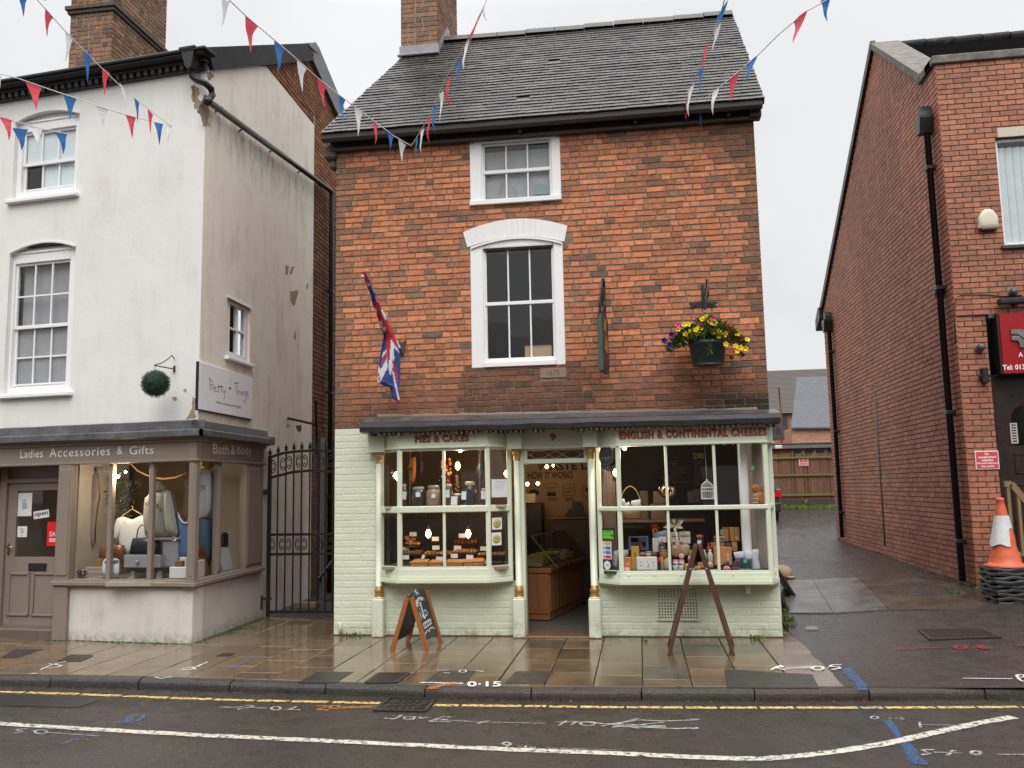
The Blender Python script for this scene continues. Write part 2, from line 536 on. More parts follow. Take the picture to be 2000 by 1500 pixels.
# ------------------------------------------------------------------ ground, road, kerb, pavement, lane
RZ = -0.088
def interp(x,K):
 if x <= K[0][0]: return K[0][1]
 for (a,p),(b,q) in zip(K[:-1],K[1:]):
  if x <= b: return p+(q-p)*(x-a)/(b-a)
 return K[-1][1]
HR = [(7.6,0),(12.4,.30),(20.8,.467),(27,.57),(31,.90),(60,1.0)]
HL = [(7.6,0),(10.5,0.0),(14.5,.30),(20.8,.467),(27,.57),(31,.90),(60,1.0)]
def hgt(x,y):
 t = min(1,max(0,(x-1.6)/2.8)); t = t*t*(3-2*t)
 return interp(y,HL)*(1-t)+interp(y,HR)*t
def kgrid(k,x,p): pass
def asphalt(name,base,wet,fleck=0.5,bumps=0.5):
 k = NB(name)
 g = k.noise(140.0,4.0,0.7); big = k.noise(0.9,4.0,0.55); mid = k.noise(7.0,4.0,0.6)
 vor = k.N('ShaderNodeTexVoronoi'); vor.inputs['Scale'].default_value = 75.0; k.L(k.pos,vor.inputs['Vector'])
 c = k.mix(k.vrange(big,.35,.65),tuple(x*0.8 for x in base),tuple(x*1.2 for x in base))
 c = k.mix(k.vrange(g,.55,.75),c,tuple(min(1,x*3.2+0.02) for x in base))
 c = k.mix(k.math('MULTIPLY',k.vrange(vor.outputs['Distance'],.16,.06),fleck),c,tuple(min(1,x*4+0.05) for x in base))
 k.col(c)
 r = k.mix(k.vrange(mid,.35,.65),wet[0],wet[1])
 r = k.mix(k.vrange(big,.56,.66),r,wet[0]*0.55)
 k.rough(r); k.b.inputs['Specular IOR Level'].default_value = .42
 k.bump(k.math('ADD',g,k.math('MULTIPLY',vor.outputs['Distance'],1.2)),bumps,0.006)
 return k.mat
M_road = asphalt('wet_asphalt',(0.034,0.0275,0.023),(0.17,0.48),0.75,0.7)
M_lane = asphalt('wet_lane_asphalt',(0.040,0.035,0.032),(0.13,0.40),0.6,0.38)
M_patch = asphalt('tarmac_patch',(0.03,0.026,0.025),(0.3,0.45),0.3,0.35)
k = NB('wet_slab')
a_ = k.attr(); n1 = k.noise(3.0,5.0,0.6); n2 = k.noise(40.0,4.0,0.6); n3 = k.noise(1.1,3.0)
c = k.mix(1.0,a_,k.ramp(n1,[(0.3,0.72),(0.7,1.2)]),'MULTIPLY')
c = k.mix(1.0,c,k.ramp(n2,[(0.3,0.85),(0.72,1.2)]),'MULTIPLY')
k.col(c)
k.rough(k.mix(k.vrange(n3,.40,.62),0.07,k.vrange(n1,.3,.7,0.12,0.24)))
k.bump(k.math('ADD',n2,k.math('MULTIPLY',k.noise(150.0,2.0),0.4)),0.12,0.004)
M_slab = k.mat
k = NB('kerb_stone')
a_ = k.attr(); n2 = k.noise(170.0,3.0,0.7); n1 = k.noise(5.0,4.0)
c = k.mix(1.0,a_,k.ramp(n1,[(0.3,0.75),(0.7,1.15)]),'MULTIPLY')
c = k.mix(k.vrange(n2,.56,.68),c,(0.30,0.26,0.23))
k.col(c); k.rough(k.vrange(n1,.3,.7,0.35,0.55)); k.b.inputs['Specular IOR Level'].default_value = .3; k.bump(n2,0.7,0.005)
M_kerb = k.mat
def worn(name,c,lo,hi,rough=0.45,scale=22.0):
 k = NB(name)
 n = k.noise(scale,6.0,0.75); g = k.noise(130.0,3.0,0.7)
 k.col(k.mix(g,tuple(x*0.75 for x in c),tuple(min(1,x*1.1) for x in c))); k.rough(rough)
 tr = k.N('ShaderNodeBsdfTransparent'); ms = k.N('ShaderNodeMixShader')
 k.L(k.vrange(k.math('ADD',n,k.math('MULTIPLY',g,0.35)),lo,hi),ms.inputs[0])
 k.L(tr.outputs[0],ms.inputs[1]); k.L(k.b.outputs[0],ms.inputs[2]); k.L(ms.outputs[0],k.out.inputs[0])
 return k.mat
M_yel = worn('worn_yellow_paint',(0.70,0.50,0.16),.60,.66)
M_wline = worn('worn_white_paint',(0.58,0.55,0.47),.575,.67)
M_spw = worn('white_spray_paint',(0.75,0.74,0.74),.42,.66,0.4,45.0)
M_spb = worn('blue_spray_paint',(0.04,0.20,0.50),.54,.98,0.4,40.0)
M_spo = worn('orange_spray_paint',(0.75,0.22,0.02),.50,.88,0.4,50.0)
M_spf = worn('faded_spray_paint',(0.62,0.62,0.62),.52,.86,0.4,30.0)
M_spr = worn('red_spray_paint',(0.45,0.03,0.025),.50,.80,0.4,50.0)
mb = MB()
mb.face([(-400,-400,-0.35),(400,-400,-0.35),(400,400,-0.35),(-400,400,-0.35)])
struct('ground',mb,paint('earth',(0.05,0.045,0.038),0.9))
KP = [at_z(px,py,0.0) for px,py in ((0,1321),(220,1325),(380,1330),(550,1334),(700,1339),(800,1343),(1000,1347),(1200,1347.5),(1500,1348),(1757,1346),(2000,1344))]
KP = [Vector((-40,KP[0].y-(KP[1].y-KP[0].y)/(KP[1].x-KP[0].x)*8,0))]+KP+[Vector((40,KP[-1].y+0.1,0))]
KK = [(p.x,p.y) for p in KP]
def kerb_y(x): return interp(x,KK)
mb = MB()
xs = [-40]+[i*0.5 for i in range(-30,31)]+[40]
for a,b in zip(xs[:-1],xs[1:]):
 mb.face([(a,-60,RZ),(b,-60,RZ),(b,kerb_y(b)+0.05,RZ),(a,kerb_y(a)+0.05,RZ)])
struct('road',mb,M_road)
rk = random.Random(4)
mb = MB()
x = -14.0
while x < 14:
 Lk = 0.93
 p0,p1 = Vector((x+0.006,kerb_y(x),0)),Vector((x+Lk-0.006,kerb_y(x+Lk),0))
 c = tuple(q*rk.uniform(0.85,1.15) for q in (0.030,0.024,0.0215))
 j = rk.uniform(-0.006,0.006)
 prof = [(-0.01,-0.2),(-0.004,-0.05+j),(0.0,-0.03+j),(0.012,-0.012+j),(0.03,-0.002+j),(0.125,0.0+j*0.3),(0.125,-0.2)]
 vs = [Vector((p.x,p.y+dy,dz)) for p in (p0,p1) for dy,dz in prof]
 n = len(prof)
 mb.add(vs,[tuple(range(n)),tuple(range(2*n-1,n-1,-1))]+[(i,i+1,n+i+1,n+i) for i in range(n-1)],0,c)
 x += Lk
struct('kerb',mb,M_kerb)
mb = MB()
for a,b in zip(xs[:-1],xs[1:]):
 mb.face([(a,kerb_y(a)+0.1,-0.03),(b,kerb_y(b)+0.1,-0.03),(b,16,-0.03),(a,16,-0.03)])
struct('pavement_bed',mb,paint('joint_sand',(0.035,0.032,0.022),0.6,0.3))
SLAB_R = 1.66
rs = random.Random(9)
mb = MB()
def slab(mb,x0,x1,y0f,y0g,y1,z,c,b=0.006):
 g = 0.004
 top = [(x0+g,y0f+g),(x1-g,y0g+g),(x1-g,y1-g),(x0+g,y1-g)]
 t = [rs.uniform(-0.0025,0.0025) for _ in range(4)]
 inn = [(x0+g+b,y0f+g+b),(x1-g-b,y0g+g+b),(x1-g-b,y1-g-b),(x0+g+b,y1-g-b)]
 vs = [Vector((p[0],p[1],z+q)) for p,q in zip(inn,t)]+[Vector((p[0],p[1],z-b+q)) for p,q in zip(top,t)]+[Vector((p[0],p[1],z-0.05)) for p in top]
 mb.add(vs,[(0,1,2,3),(0,4,5,1),(1,5,6,2),(2,6,7,3),(3,7,4,0),(4,8,9,5),(5,9,10,6),(6,10,11,7),(7,11,8,4)],0,c)
x = SLAB_R; ci = 0
while x > -14:
 w = 0.425
 x0 = x-w
 y = None
 ys = kerb_y(x0)+0.132; ye = kerb_y(x)+0.132
 y1 = max(ys,ye)+rs.choice((0.26,0.42,0.55))
 f,g = ys,ye
 while y1 < 12.6:
  v = rs.uniform(0.82,1.16); wv = rs.uniform(-0.02,0.02)
  c = (0.136*v+wv*0.3,0.093*v,0.056*v-wv*0.2)
  if rs.random() < 0.02: c = (0.10*v,0.085*v,0.065*v)
  slab(mb,x0,x,f,g,y1,0.0,c)
  f = g = y1
  y1 += rs.choice((0.6,0.6,0.45,0.62))
 x = x0; ci += 1
struct('pavement',mb,M_slab)
mb = MB()
mb.box(None,-3.72,1.52,-10.262,-10.4,-0.02,0.012)
struct('wall_foot_strip',mb,paint('cement_fillet',(0.075,0.062,0.048),0.5,0.3,14))
mb = MB()
gx = [SLAB_R-0.02+i*0.25 for i in range(60)]
gy = [7.62+i*0.25 for i in range(30)]+[15.2+i*0.8 for i in range(60)]
for j in range(len(gy)-1):
 for i in range(len(gx)-1):
  q = []
  for (x,y) in ((gx[i],gy[j]),(gx[i+1],gy[j]),(gx[i+1],gy[j+1]),(gx[i],gy[j+1])):
   yy = max(y,kerb_y(x)+0.12) if j == 0 else y
   q.append(Vector((x,yy,hgt(x,y)+mnoise.noise(Vector((x*1.3,y*1.3,0)))*0.006)))
  mb.face(q,0,None,True)
for j in range(29,len(gy)-1):
 for i in range(-40,0):
  x0,x1 = SLAB_R-0.02+i*0.25,SLAB_R-0.02+(i+1)*0.25
  mb.face([(x0,gy[j],hgt(x0,gy[j])),(x1,gy[j],hgt(x1,gy[j])),(x1,gy[j+1],hgt(x1,gy[j+1])),(x0,gy[j+1],hgt(x0,gy[j+1]))],0,None,True)
struct('lane',mb,M_lane)
def on_lane(px,py,dz=0.0):
 """where a pixel's ray meets the rising lane"""
 d = ray(px,py); t = 5.0
 for _ in range(4000):
  p = CO+d*t
  if p.z <= hgt(p.x,p.y)+dz: return p
  t += 0.01
 return p
mb = MB()
def lslab(mb,q,c,th=0.02):
 P = [on_lane(*p) for p in q]
 cen = sum(P,Vector())/4
 top = [p+(cen-p)*0.012+Vector((0,0,th*0.7)) for p in P]
 bot = [p+Vector((0,0,-0.08)) for p in P]
 mb.add(top+bot,[(0,1,2,3),(0,4,5,1),(1,5,6,2),(2,6,7,3),(3,7,4,0)],0,c)
G1,G2,B1,B2 = (0.095,0.088,0.080),(0.082,0.077,0.071),(0.070,0.053,0.038),(0.062,0.048,0.036)
Q = [((1543,1168),(1608,1168),(1587,1134),(1538,1134),G1),((1538,1199),(1628,1199),(1608,1168),(1532,1168),G2),
     ((1608,1168),(1700,1152),(1672,1128),(1587,1134),G1),((1628,1199),(1737,1193),(1700,1152),(1608,1168),G2),
     ((1700,1152),(1737,1193),(1835,1193),(1770,1128),B1),((1700,1152),(1770,1128),(1730,1128),(1672,1128),B2),
     ((1835,1193),(1935,1192),(1860,1140),(1770,1128),B2)]
for q in Q: lslab(mb,q[:4],q[4])
k = NB('damp_slab'); a_ = k.attr(); n1 = k.noise(2.2,6.0,.65); n2 = k.noise(50.0,4.0,.7)
k.col(k.mix(1.0,k.mix(1.0,a_,k.ramp(n1,[(.3,.65),(.7,1.25)]),'MULTIPLY'),k.ramp(n2,[(.3,.75),(.7,1.3)]),'MULTIPLY')); k.rough(k.vrange(n1,.35,.65,.13,.42)); k.b.inputs['Specular IOR Level'].default_value = .4; k.bump(n2,.3,.005)
struct('crossing_slabs',mb,k.mat)
mb = MB()
def gpatch(mb,q,z=0.004):
 P = [at_z(px,py,z) for px,py in q]
 mb.add(P+[p-Vector((0,0,0.03)) for p in P],[(0,1,2,3),(0,4,5,1),(1,5,6,2),(2,6,7,3),(3,7,4,0)])
for q in (((583,1333),(655,1333),(690,1312),(620,1312)),((828,1333),(908,1333),(932,1310),(858,1310)),((985,1334),(1062,1334),(1082,1311),(1008,1311)),
          ((1419,1343),(1600,1343),(1586,1317),(1415,1307)),((0,1284),(35,1284),(85,1268),(30,1268))):
 gpatch(mb,q)
struct('tarmac_patches',mb,M_patch)
mb = MB()
P = [at_z(px,py,RZ+0.004) for px,py in ((0,1378),(150,1382),(198,1366),(165,1362),(0,1356))]
mb.face(P)
struct('road_patch',mb,paint('fresh_tarmac',(0.016,0.0155,0.016),0.42,0.15,40,bump=0.4,bscale=160))
# ---- road markings
def path(mb,pts,w,z,n=3,jit=0.0,rnd=None):
 P = [at_z(px,py,z) for px,py in pts]
 R = []
 for a,b in zip(P[:-1],P[1:]):
  for i in range(n): R.append(a.lerp(b,i/n))
 R.append(P[-1])
 mb.ribbon(R,w,(0,0,1),jit=jit,rnd=rnd)
rr = random.Random(2)
mb = MB()
YL = [(-60,1350),(0,1351),(60,1352.5),(165,1356),(297,1361.5),(437,1366.5),(600,1370),(742,1373)]
YR = [(847,1377),(1000,1378.5),(1200,1381),(1400,1382),(1700,1382),(2000,1380.5),(2100,1380)]
def broken(line,lens):
 i = 0; L = []
 for a,b in zip(line[:-1],line[1:]):
  k = max(1,int((b[0]-a[0])/6))
  for t in range(k): L.append((a[0]+(b[0]-a[0])*t/k,a[1]+(b[1]-a[1])*t/k))
 L.append(line[-1])
 x = L[0][0]; cur = []
 nxt = x+rr.uniform(*lens)
 for p in L:
  cur.append(p)
  if p[0] > nxt:
   if len(cur) > 1: path(mb,cur,0.066,RZ+0.004,1,0.18,rr)
   cur = []; nxt = p[0]+rr.uniform(*lens)
 if len(cur) > 1: path(mb,cur,0.066,RZ+0.004,1,0.18,rr)
broken(YL,(35,110)); broken(YR,(35,130))
struct('yellow_line',mb,M_yel)
mb = MB()
WL = [(-80,1404),(0,1413),(200,1425),(400,1436),(600,1445),(800,1454.5),(1000,1463.5),(1200,1471),(1350,1478),(1440,1481.5),(1500,1481),(1560,1476),(1640,1467),(1740,1450),(1850,1425),(1920,1410),(1980,1400)]
path(mb,WL,0.088,RZ+0.004,8,0.12,rr)
struct('white_line',mb,M_wline)
def loop(cx,cy,rx,ry,n=14,a0=0,a1=360):
 return [(cx+rx*math.cos(math.radians(a0+(a1-a0)*i/n)),cy+ry*math.sin(math.radians(a0+(a1-a0)*i/n))) for i in range(n+1)]
def T(ox,oy,s,pts): return [(ox+x/s,oy+y/s) for x,y in pts]
LB = lambda p: T(0,1150,2.857,p)
CB = lambda p: T(600,1150,2.857,p)
RB = lambda p: T(1200,1150,2.5,p)
PVZ,RDZ = 0.0045,RZ+0.006
def marks(name,mat,z,strokes):
 mb = MB()
 for pts,w in strokes: path(mb,pts,w*(.62 if mat is M_spw else .85 if mat is M_spf else 1),z,6,0.5,rr)
 struct(name,mb,mat)
marks('pavement_spray_marks',M_spw,PVZ,[
 (LB([(225,452),(265,432),(320,415),(370,404)]),.03),(LB([(270,418),(345,427),(325,436),(240,440)]),.03),
 (LB([(1005,452),(1095,448),(1075,436),(1020,444)]),.03),(LB([(1070,446),(1160,407)]),.035),
 (LB([(865,492),(900,500),(930,494),(960,492)]),.03),(LB([(175,472),(205,473)]),.03),
 (CB([(630,522),(870,527)]),.05),
 (CB([(725,455),(790,453)]),.02),(CB([(760,468),(800,470)]),.02),(CB(loop(868,459,20,7)),.02),(CB([(940,455),(985,462)]),.02)])
mb = MB()
text('0·15',lambda u,n,z: at_z(600+u/2.857,1150+(1090-z)/2.857,PVZ),893,1082,1090-545,1090-516,0,bold=.02,mb=mb)
struct('pavement_spray_figures',mb,worn('thick_white_spray',(0.78,0.77,0.77),.30,.52,0.4,45.0))
def lane_marks(name,mat,strokes):
 mb = MB()
 for pts,w in strokes:
  P = [on_lane(px,py)+Vector((0,0,0.012)) for px,py in pts]
  R = []
  for a,b in zip(P[:-1],P[1:]):
   for i in range(3): R.append(a.lerp(b,i/3))
  R.append(P[-1]); mb.ribbon(R,w*(.68 if mat is M_spw else 1),(0,0,1),jit=.45,rnd=rr)
 struct(name,mb,mat)
lane_marks('lane_spray_marks',M_spw,[
 (RB([(765,402),(790,388),(815,379),(820,386),(790,392),(835,402)]),.035),(RB([(835,394),(985,386)]),.03),
 (RB(loop(993,393,28,9)),.035),(RB([(1040,391),(1047,391)]),.035),(RB([(1108,376),(1060,378),(1052,386),(1095,387),(1103,394),(1060,400)]),.035),
 (RB([(1700,443),(1945,446)]),.03),(RB(loop(1985,432,20,7)),.035),(RB([(1968,440),(1985,455),(2005,460)]),.03)])
lane_marks('lane_red_marks',M_spr,[(RB([(1370,300),(1480,295),(1625,290)]),.035),(RB(loop(1690,290,28,8)),.045),(RB([(1745,294),(1758,294)]),.05),(RB([(1800,283),(1775,290),(1800,298),(1825,294),(1790,288)]),.045),(RB([(1965,280),(2005,283)]),.05)])
lane_marks('lane_blue_mark',M_spb,[(RB([(1130,393),(1160,425),(1190,460),(1222,500)]),.085)])
marks('pavement_blue_mark',M_spb,PVZ,[(LB([(1275,447),(1345,416),(1415,385)]),.05)])
marks('pavement_orange_mark',M_spo,PVZ,[(CB([(845,522),(780,535),(710,546),(685,557)]),.085)])
marks('road_spray_marks',M_spf,RDZ,[
 (LB([(1225,658),(1320,662),(1395,650),(1418,656),(1350,668),(1322,673)]),.022),(LB([(1395,662),(1490,666)]),.018),(LB(loop(1540,666,26,10)),.022),(LB([(1588,673),(1596,673)]),.022),(LB([(1605,674),(1655,657)]),.022),(LB([(1610,671),(1676,676)]),.022),
 (LB([(150,780),(90,784),(110,793),(130,798),(65,806)]),.02),(LB([(180,793),(190,793)]),.02),(LB(loop(228,797,34,11)),.02),(LB([(265,801),(550,820)]),.012),
 (CB([(428,722),(490,725),(530,704)]),.022),(CB([(545,714),(600,712),(592,727),(535,727),(545,714)]),.022),(CB([(612,727),(675,715)]),.022),(CB([(640,722),(620,714)]),.02),(CB([(680,738),(800,741)]),.022),(CB([(680,738),(765,712),(802,716)]),.022),(CB([(715,730),(790,728)]),.02),
 (CB([(755,732),(1000,743),(1330,750)]),.014),(CB([(945,752),(1015,735)]),.022),(CB([(1390,744),(1520,743)]),.02),(CB([(1405,762),(1450,735)]),.022),(CB([(1470,760),(1500,742)]),.022),(CB(loop(1565,752,40,12)),.022),
 (CB([(1600,745),(1750,762),(1850,778),(1780,765),(1990,745)]),.022),(CB([(1480,738),(1650,752),(1800,756),(2000,765)]),.018),(CB([(1640,765),(1800,735),(1850,722)]),.018),(CB([(1700,770),(1880,768),(2000,768)]),.03),
 (RB([(0,660),(120,640),(250,645),(410,640)]),.02),(RB([(0,668),(150,675),(300,682),(410,678),(380,684)]),.035),(RB([(370,635),(415,637)]),.03),
 (CB([(1140,866),(1110,854),(1085,866),(1120,872),(1140,866),(1100,886)]),.022),(CB([(1180,877),(1190,877)]),.02),(CB([(1215,885),(1222,874)]),.02),(CB([(1240,885),(1275,884)]),.02),(CB([(1330,888),(1750,899)]),.012),
 (RB([(1560,784),(1505,786),(1525,796),(1545,802),(1500,811)]),.028),(RB([(1560,797),(1640,800),(1700,801)]),.022),(RB([(1620,812),(1660,787)]),.028),(RB(loop(1765,800,24,9)),.028),(RB([(1870,807),(2010,808)]),.022),
 (RB([(1340,632),(1350,632)]),.02),(RB(loop(1270,628,18,7)),.016),(RB([(1370,632),(1415,638)]),.018),(RB([(1395,628),(1415,632)]),.018),(RB([(1490,648),(1495,676)]),.02),(RB([(1495,663),(1700,666)]),.012)])
marks('road_blue_marks',M_spb,RDZ,[
 (LB([(335,868),(450,830),(560,792),(640,760)]),.02),(LB([(640,744),(700,742),(715,712),(760,703),(805,708),(775,735),(700,748),(735,720)]),.03),
 (RB([(1175,578),(1240,584),(1300,576)]),.05),(RB([(1330,640),(1360,680),(1395,725)]),.055),(RB([(1415,748),(1450,800),(1492,856)]),.085)])
marks('road_orange_marks',M_spo,RDZ,[(LB([(1765,655),(1800,651),(1830,657),(1765,672),(1832,676)]),.028),(LB(loop(1868,659,26,9)),.028),(LB([(1905,668),(1975,653)]),.03),(LB([(1910,664),(2150,660)]),.028),(CB([(190,660),(300,655),(395,652)]),.02)])
# ---- gratings and covers
M_iron = paint('cast_iron',(0.028,0.024,0.022),0.4,0.25,30,bump=0.25)
M_pit = paint('drain_pit',(0.006,0.006,0.006),0.8)
M_rust = paint('rusty_iron',(0.05,0.030,0.022),0.55,0.35,30,bump=0.3)
def grating(name,label,cat,q,z,nu,nv,mat,diag=False,lane=False,w=0.02,group=None):
 P = [on_lane(px,py)+Vector((0,0,0.012)) if lane else at_z(px,py,z) for px,py in q]
 f = lambda s,t: P[0].lerp(P[1],s).lerp(P[3].lerp(P[2],s),t)
 cen = sum(P,Vector())/4
 t_ = thing(name,label,cat,cen,group)
 mb = MB(); mb.face([p-Vector((0,0,0.005)) for p in P])
 obj('pit',mb,M_pit,t_)
 mb = MB()
 for a,b in ((0,1),(1,2),(2,3),(3,0)): mb.bar(P[a]+Vector((0,0,.001)),P[b]+Vector((0,0,.001)),0.03,0.012)
 obj('rim',mb,mat,t_)
 mb = MB()
 for i in range(1,nu):
  s = i/nu
  if diag: mb.bar(f(max(0,s-0.18),0),f(min(1,s+0.22),1),w,0.01)
  else: mb.bar(f(s,0),f(s,1),w,0.01)
 for j in range(1,nv):
  if diag: mb.bar(f(0,(j-0.6)/nv),f(1,(j+0.2)/nv),w,0.008)
  else: mb.bar(f(0,j/nv),f(1,j/nv),w,0.008)
 obj('grille',mb,mat,t_)
 return t_
grating('gully_grating','black diagonal barred gully grating in the road against the kerb','drain',((731,1387),(830,1389),(850,1365),(762,1362)),RZ+0.008,8,4,M_iron,True,w=0.022)
grating('drain_grating','wide rusty mesh drain grating in the asphalt at the lane mouth','drain',((1818,1251),(1955,1246),(1915,1230),(1795,1232)),0,16,7,M_rust,lane=True,w=0.012)
grating('pavement_grating','dark square grating sunk in broken slabs near the kerb','drain',((715,1333),(775,1333),(798,1315),(740,1315)),0.006,10,8,M_iron,w=0.012)
def cover(q,label,mat,lane=False,nm='inspection_cover'):
 P = [on_lane(px,py)+Vector((0,0,0.01)) if lane else at_z(px,py,0.006) for px,py in q]
 cen = sum(P,Vector())/4
 mb = MB()
 inn = [p.lerp(cen,0.1) for p in P]; low = [p.lerp(cen,0.15)-Vector((0,0,.004)) for p in P]
 mb.add(P+inn+low+[p-Vector((0,0,.03)) for p in P],[(0,1,5,4),(1,2,6,5),(2,3,7,6),(3,0,4,7),(4,5,9,8),(5,6,10,9),(6,7,11,10),(7,4,8,11),(8,9,10,11),(0,12,13,1)])
 f = lambda s,t: low[0].lerp(low[1],s).lerp(low[3].lerp(low[2],s),t)
 for i in range(1,7):
  for j in range(1,5):
   p = f(i/7,j/5); r = (low[1]-low[0])*0.035; g = (low[3]-low[0])*0.05
   mb.add([p-r-g+Vector((0,0,.001)),p+r-g+Vector((0,0,.001)),p+r+g+Vector((0,0,.004)),p-r+g+Vector((0,0,.004))],[(0,1,2,3)])
 mobj(nm,mb,mat,label,'cover')
cover(((112,1291),(158,1291),(184,1279),(138,1278)),'dark iron inspection cover in the pavement before the taupe shop door',M_iron)
cover(((422,1281),(448,1281),(460,1275),(436,1275)),'small dark iron cover in the wet pavement near the gate',M_iron)
cover(((1573,1231),(1600,1231),(1595,1225),(1575,1225)),'small pale metal cover in the asphalt beside the shop corner',paint('pale_metal',(0.16,0.17,0.18),0.4),True)
# ------------------------------------------------------------------ the brick shop in the middle
FC = Fr(0,10.28,0)
XL,XR = -3.69,1.50
GZ = 2.47
M_brick = brickmat('old_handmade_brick')
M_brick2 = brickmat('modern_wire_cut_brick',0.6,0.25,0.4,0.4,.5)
M_mortar = paint('old_mortar',(0.20,0.15,0.11),0.9,0.75,9)
M_mortar2 = paint('dark_mortar',(0.085,0.060,0.047),0.9,0.4,18)
M_white = paint('white_gloss_paint',(0.84,0.84,0.84),0.35,0.04,3)
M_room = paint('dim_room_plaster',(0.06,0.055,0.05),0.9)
M_gold = paint('gold_paint',(0.40,0.25,0.08),0.35,0.3,40,metal=0.5)
M_black = paint('black_iron',(0.013,0.012,0.012),0.4,0.3,20)
M_lead = NB('weathered_lead')
k = M_lead; n = k.noise(5.0,5.0,.65); n2 = k.noise(2.0,4.0)
c = k.ramp(n,[(.3,(0.045,0.045,0.05)),(.55,(0.09,0.09,0.097)),(.75,(0.15,0.15,0.155))])
c = k.mix(k.vrange(n2,.58,.7),c,(0.10,0.085,0.03))
k.col(c); k.rough(k.vrange(n,.3,.7,.25,.5)); k.bump(n,.35,.012); M_lead = k.mat
M_glass = glass_mat('window_glass')
M_glass_up = glass_mat('old_window_glass',(0.92,0.94,0.94),boost=1.5)
k = NB('sage_paint'); n = k.noise(4.0,5.0); n2 = k.noise(25.0,5.0,.7)
c = k.mix(n,(0.61,0.645,0.505),(0.68,0.72,0.58))
c = k.mix(k.vrange(n2,.64,.74),c,(0.43,0.43,0.31)); z_ = k.sep()['Z']; c = k.mix(k.math('MULTIPLY',k.vrange(z_,.35,.0),k.vrange(k.noise(11.0,5.0,.7),.45,.65)),c,(.34,.31,.22)); k.col(c); k.rough(.42); k.bump(n2,.08,.004); M_sage = k.mat
k = NB('painted_brickwork'); n = k.noise(3.0,5.0); n2 = k.noise(28.0,5.0,.7); zz = k.sep()['Z']
c = k.mix(n,(0.57,0.615,0.47),(0.70,0.735,0.60))
dirt = k.math('MULTIPLY',k.vrange(zz,.16,.0),k.vrange(k.noise(9.0,5.0,.7),.42,.66))
c = k.mix(dirt,c,(0.26,0.25,0.16))
c = k.mix(k.vrange(n2,.69,.76),c,(0.30,0.28,0.2)); k.col(c); k.rough(.55)
k.bump(k.math('ADD',n2,k.noise(70.0,4.0)),.45,.008); M_pbrick = k.mat
B1 = thing('brick_shop','old red brick shop with sage green double bay shopfront and dark tiled roof','building',(-1.1,10.28,0))
def arch_z(x,x0,x1,za,zb):
 t = (x-(x0+x1)/2)/((x1-x0)/2)
 return zb-(zb-za)*t*t
def wrect(a,b,c,d,n=0.0): return FC.rect(a,b,c,d,n)
UW = wrect(918,1095,260,396)
MW = (-1.965,-0.825,3.16,4.62)
MZT = 4.78
def holes_at(z):
 h = []
 if UW[2] < z < UW[3]: h.append((UW[0],UW[1]))
 if MW[2] < z < 4.98:
  if z < MW[3]: h.append((MW[0],MW[1]))
  else:
   if z < 4.62+0.36:
    q = [x/50 for x in range(-105,-34) if z < arch_z(x/50,-2.06,-0.79,4.80,4.97)]
    if q: h.append((min(q),max(q)) if z > 4.72 else (min(q[0],-1.99),max(q[-1],-0.8)))
 if 3.00 < z < 3.13: h.append((-1.14,-0.815))
 return h
def col_old(u,z,r):
 t = r.random()
 if t < .45: c = (0.58,0.228,0.112)
 elif t < .72: c = (0.50,0.190,0.098)
 elif t < .91: c = (0.41,0.172,0.096)
 elif t < .985: c = (0.28,0.138,0.085)
 else: c = (0.17,0.118,0.088)
 v = r.uniform(.82,1.2)
 c = tuple(q*v for q in c)
 nn = mnoise.noise(Vector((u*1.1,z*1.1,3.0)))
 def toward(c,d,f): return tuple(a+(b-a)*f for a,b in zip(c,d))
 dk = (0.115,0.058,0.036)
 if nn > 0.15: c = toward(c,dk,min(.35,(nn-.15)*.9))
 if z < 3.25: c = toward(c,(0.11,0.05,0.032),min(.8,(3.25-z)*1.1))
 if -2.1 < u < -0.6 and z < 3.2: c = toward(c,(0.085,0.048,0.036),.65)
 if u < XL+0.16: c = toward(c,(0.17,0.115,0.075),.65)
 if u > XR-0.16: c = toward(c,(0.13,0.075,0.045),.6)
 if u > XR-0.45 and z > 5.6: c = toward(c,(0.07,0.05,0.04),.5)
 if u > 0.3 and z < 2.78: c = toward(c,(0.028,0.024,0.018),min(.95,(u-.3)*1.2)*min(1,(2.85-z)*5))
 return c
rb = random.Random(11)
mb = MB()
bricks(mb,FC,GZ,6.08,lambda z: cut(XL,XR,holes_at(z)),L=0.222,H=0.0722,J=0.0125,JV=.009,out=.008,colf=col_old,rnd=rb,jit=0.010,headers=.42)
sheet(mb,FC,XL+.004,XR-.004,GZ,6.2,0.0,[UW,(MW[0],MW[1],MW[2],4.66)],1)
reveal(mb,FC,UW,0.0,-0.22,1); reveal(mb,FC,MW,0.0,-0.22,1)
obj('wall',mb,[M_brick,M_mortar],B1)
def brick_tex(name,axis,c1,c2,mort,sc=1.0,rough=.85):
 k = NB(name)
 x = k.sep(); cb = k.N('ShaderNodeCombineXYZ')
 k.L(x[axis],cb.inputs[0]); k.L(x['Z'],cb.inputs[1])
 b = k.N('ShaderNodeTexBrick'); k.L(cb.outputs[0],b.inputs['Vector'])
 b.inputs['Scale'].default_value = sc; b.inputs['Brick Width'].default_value = .23; b.inputs['Row Height'].default_value = .0775
 b.inputs['Mortar Size'].default_value = .006; b.inputs['Color1'].default_value = (*c1,1); b.inputs['Color2'].default_value = (*c2,1)
 b.inputs['Mortar'].default_value = (*mort,1); b.inputs['Bias'].default_value = -.1
 c = k.mix(1.0,b.outputs[0],k.ramp(k.noise(18.0,6.0,.7),[(.3,.6),(.7,1.35)]),'MULTIPLY')
 k.col(c); k.rough(rough); k.bump(b.outputs['Fac'],-.5,.008)
 return k.mat
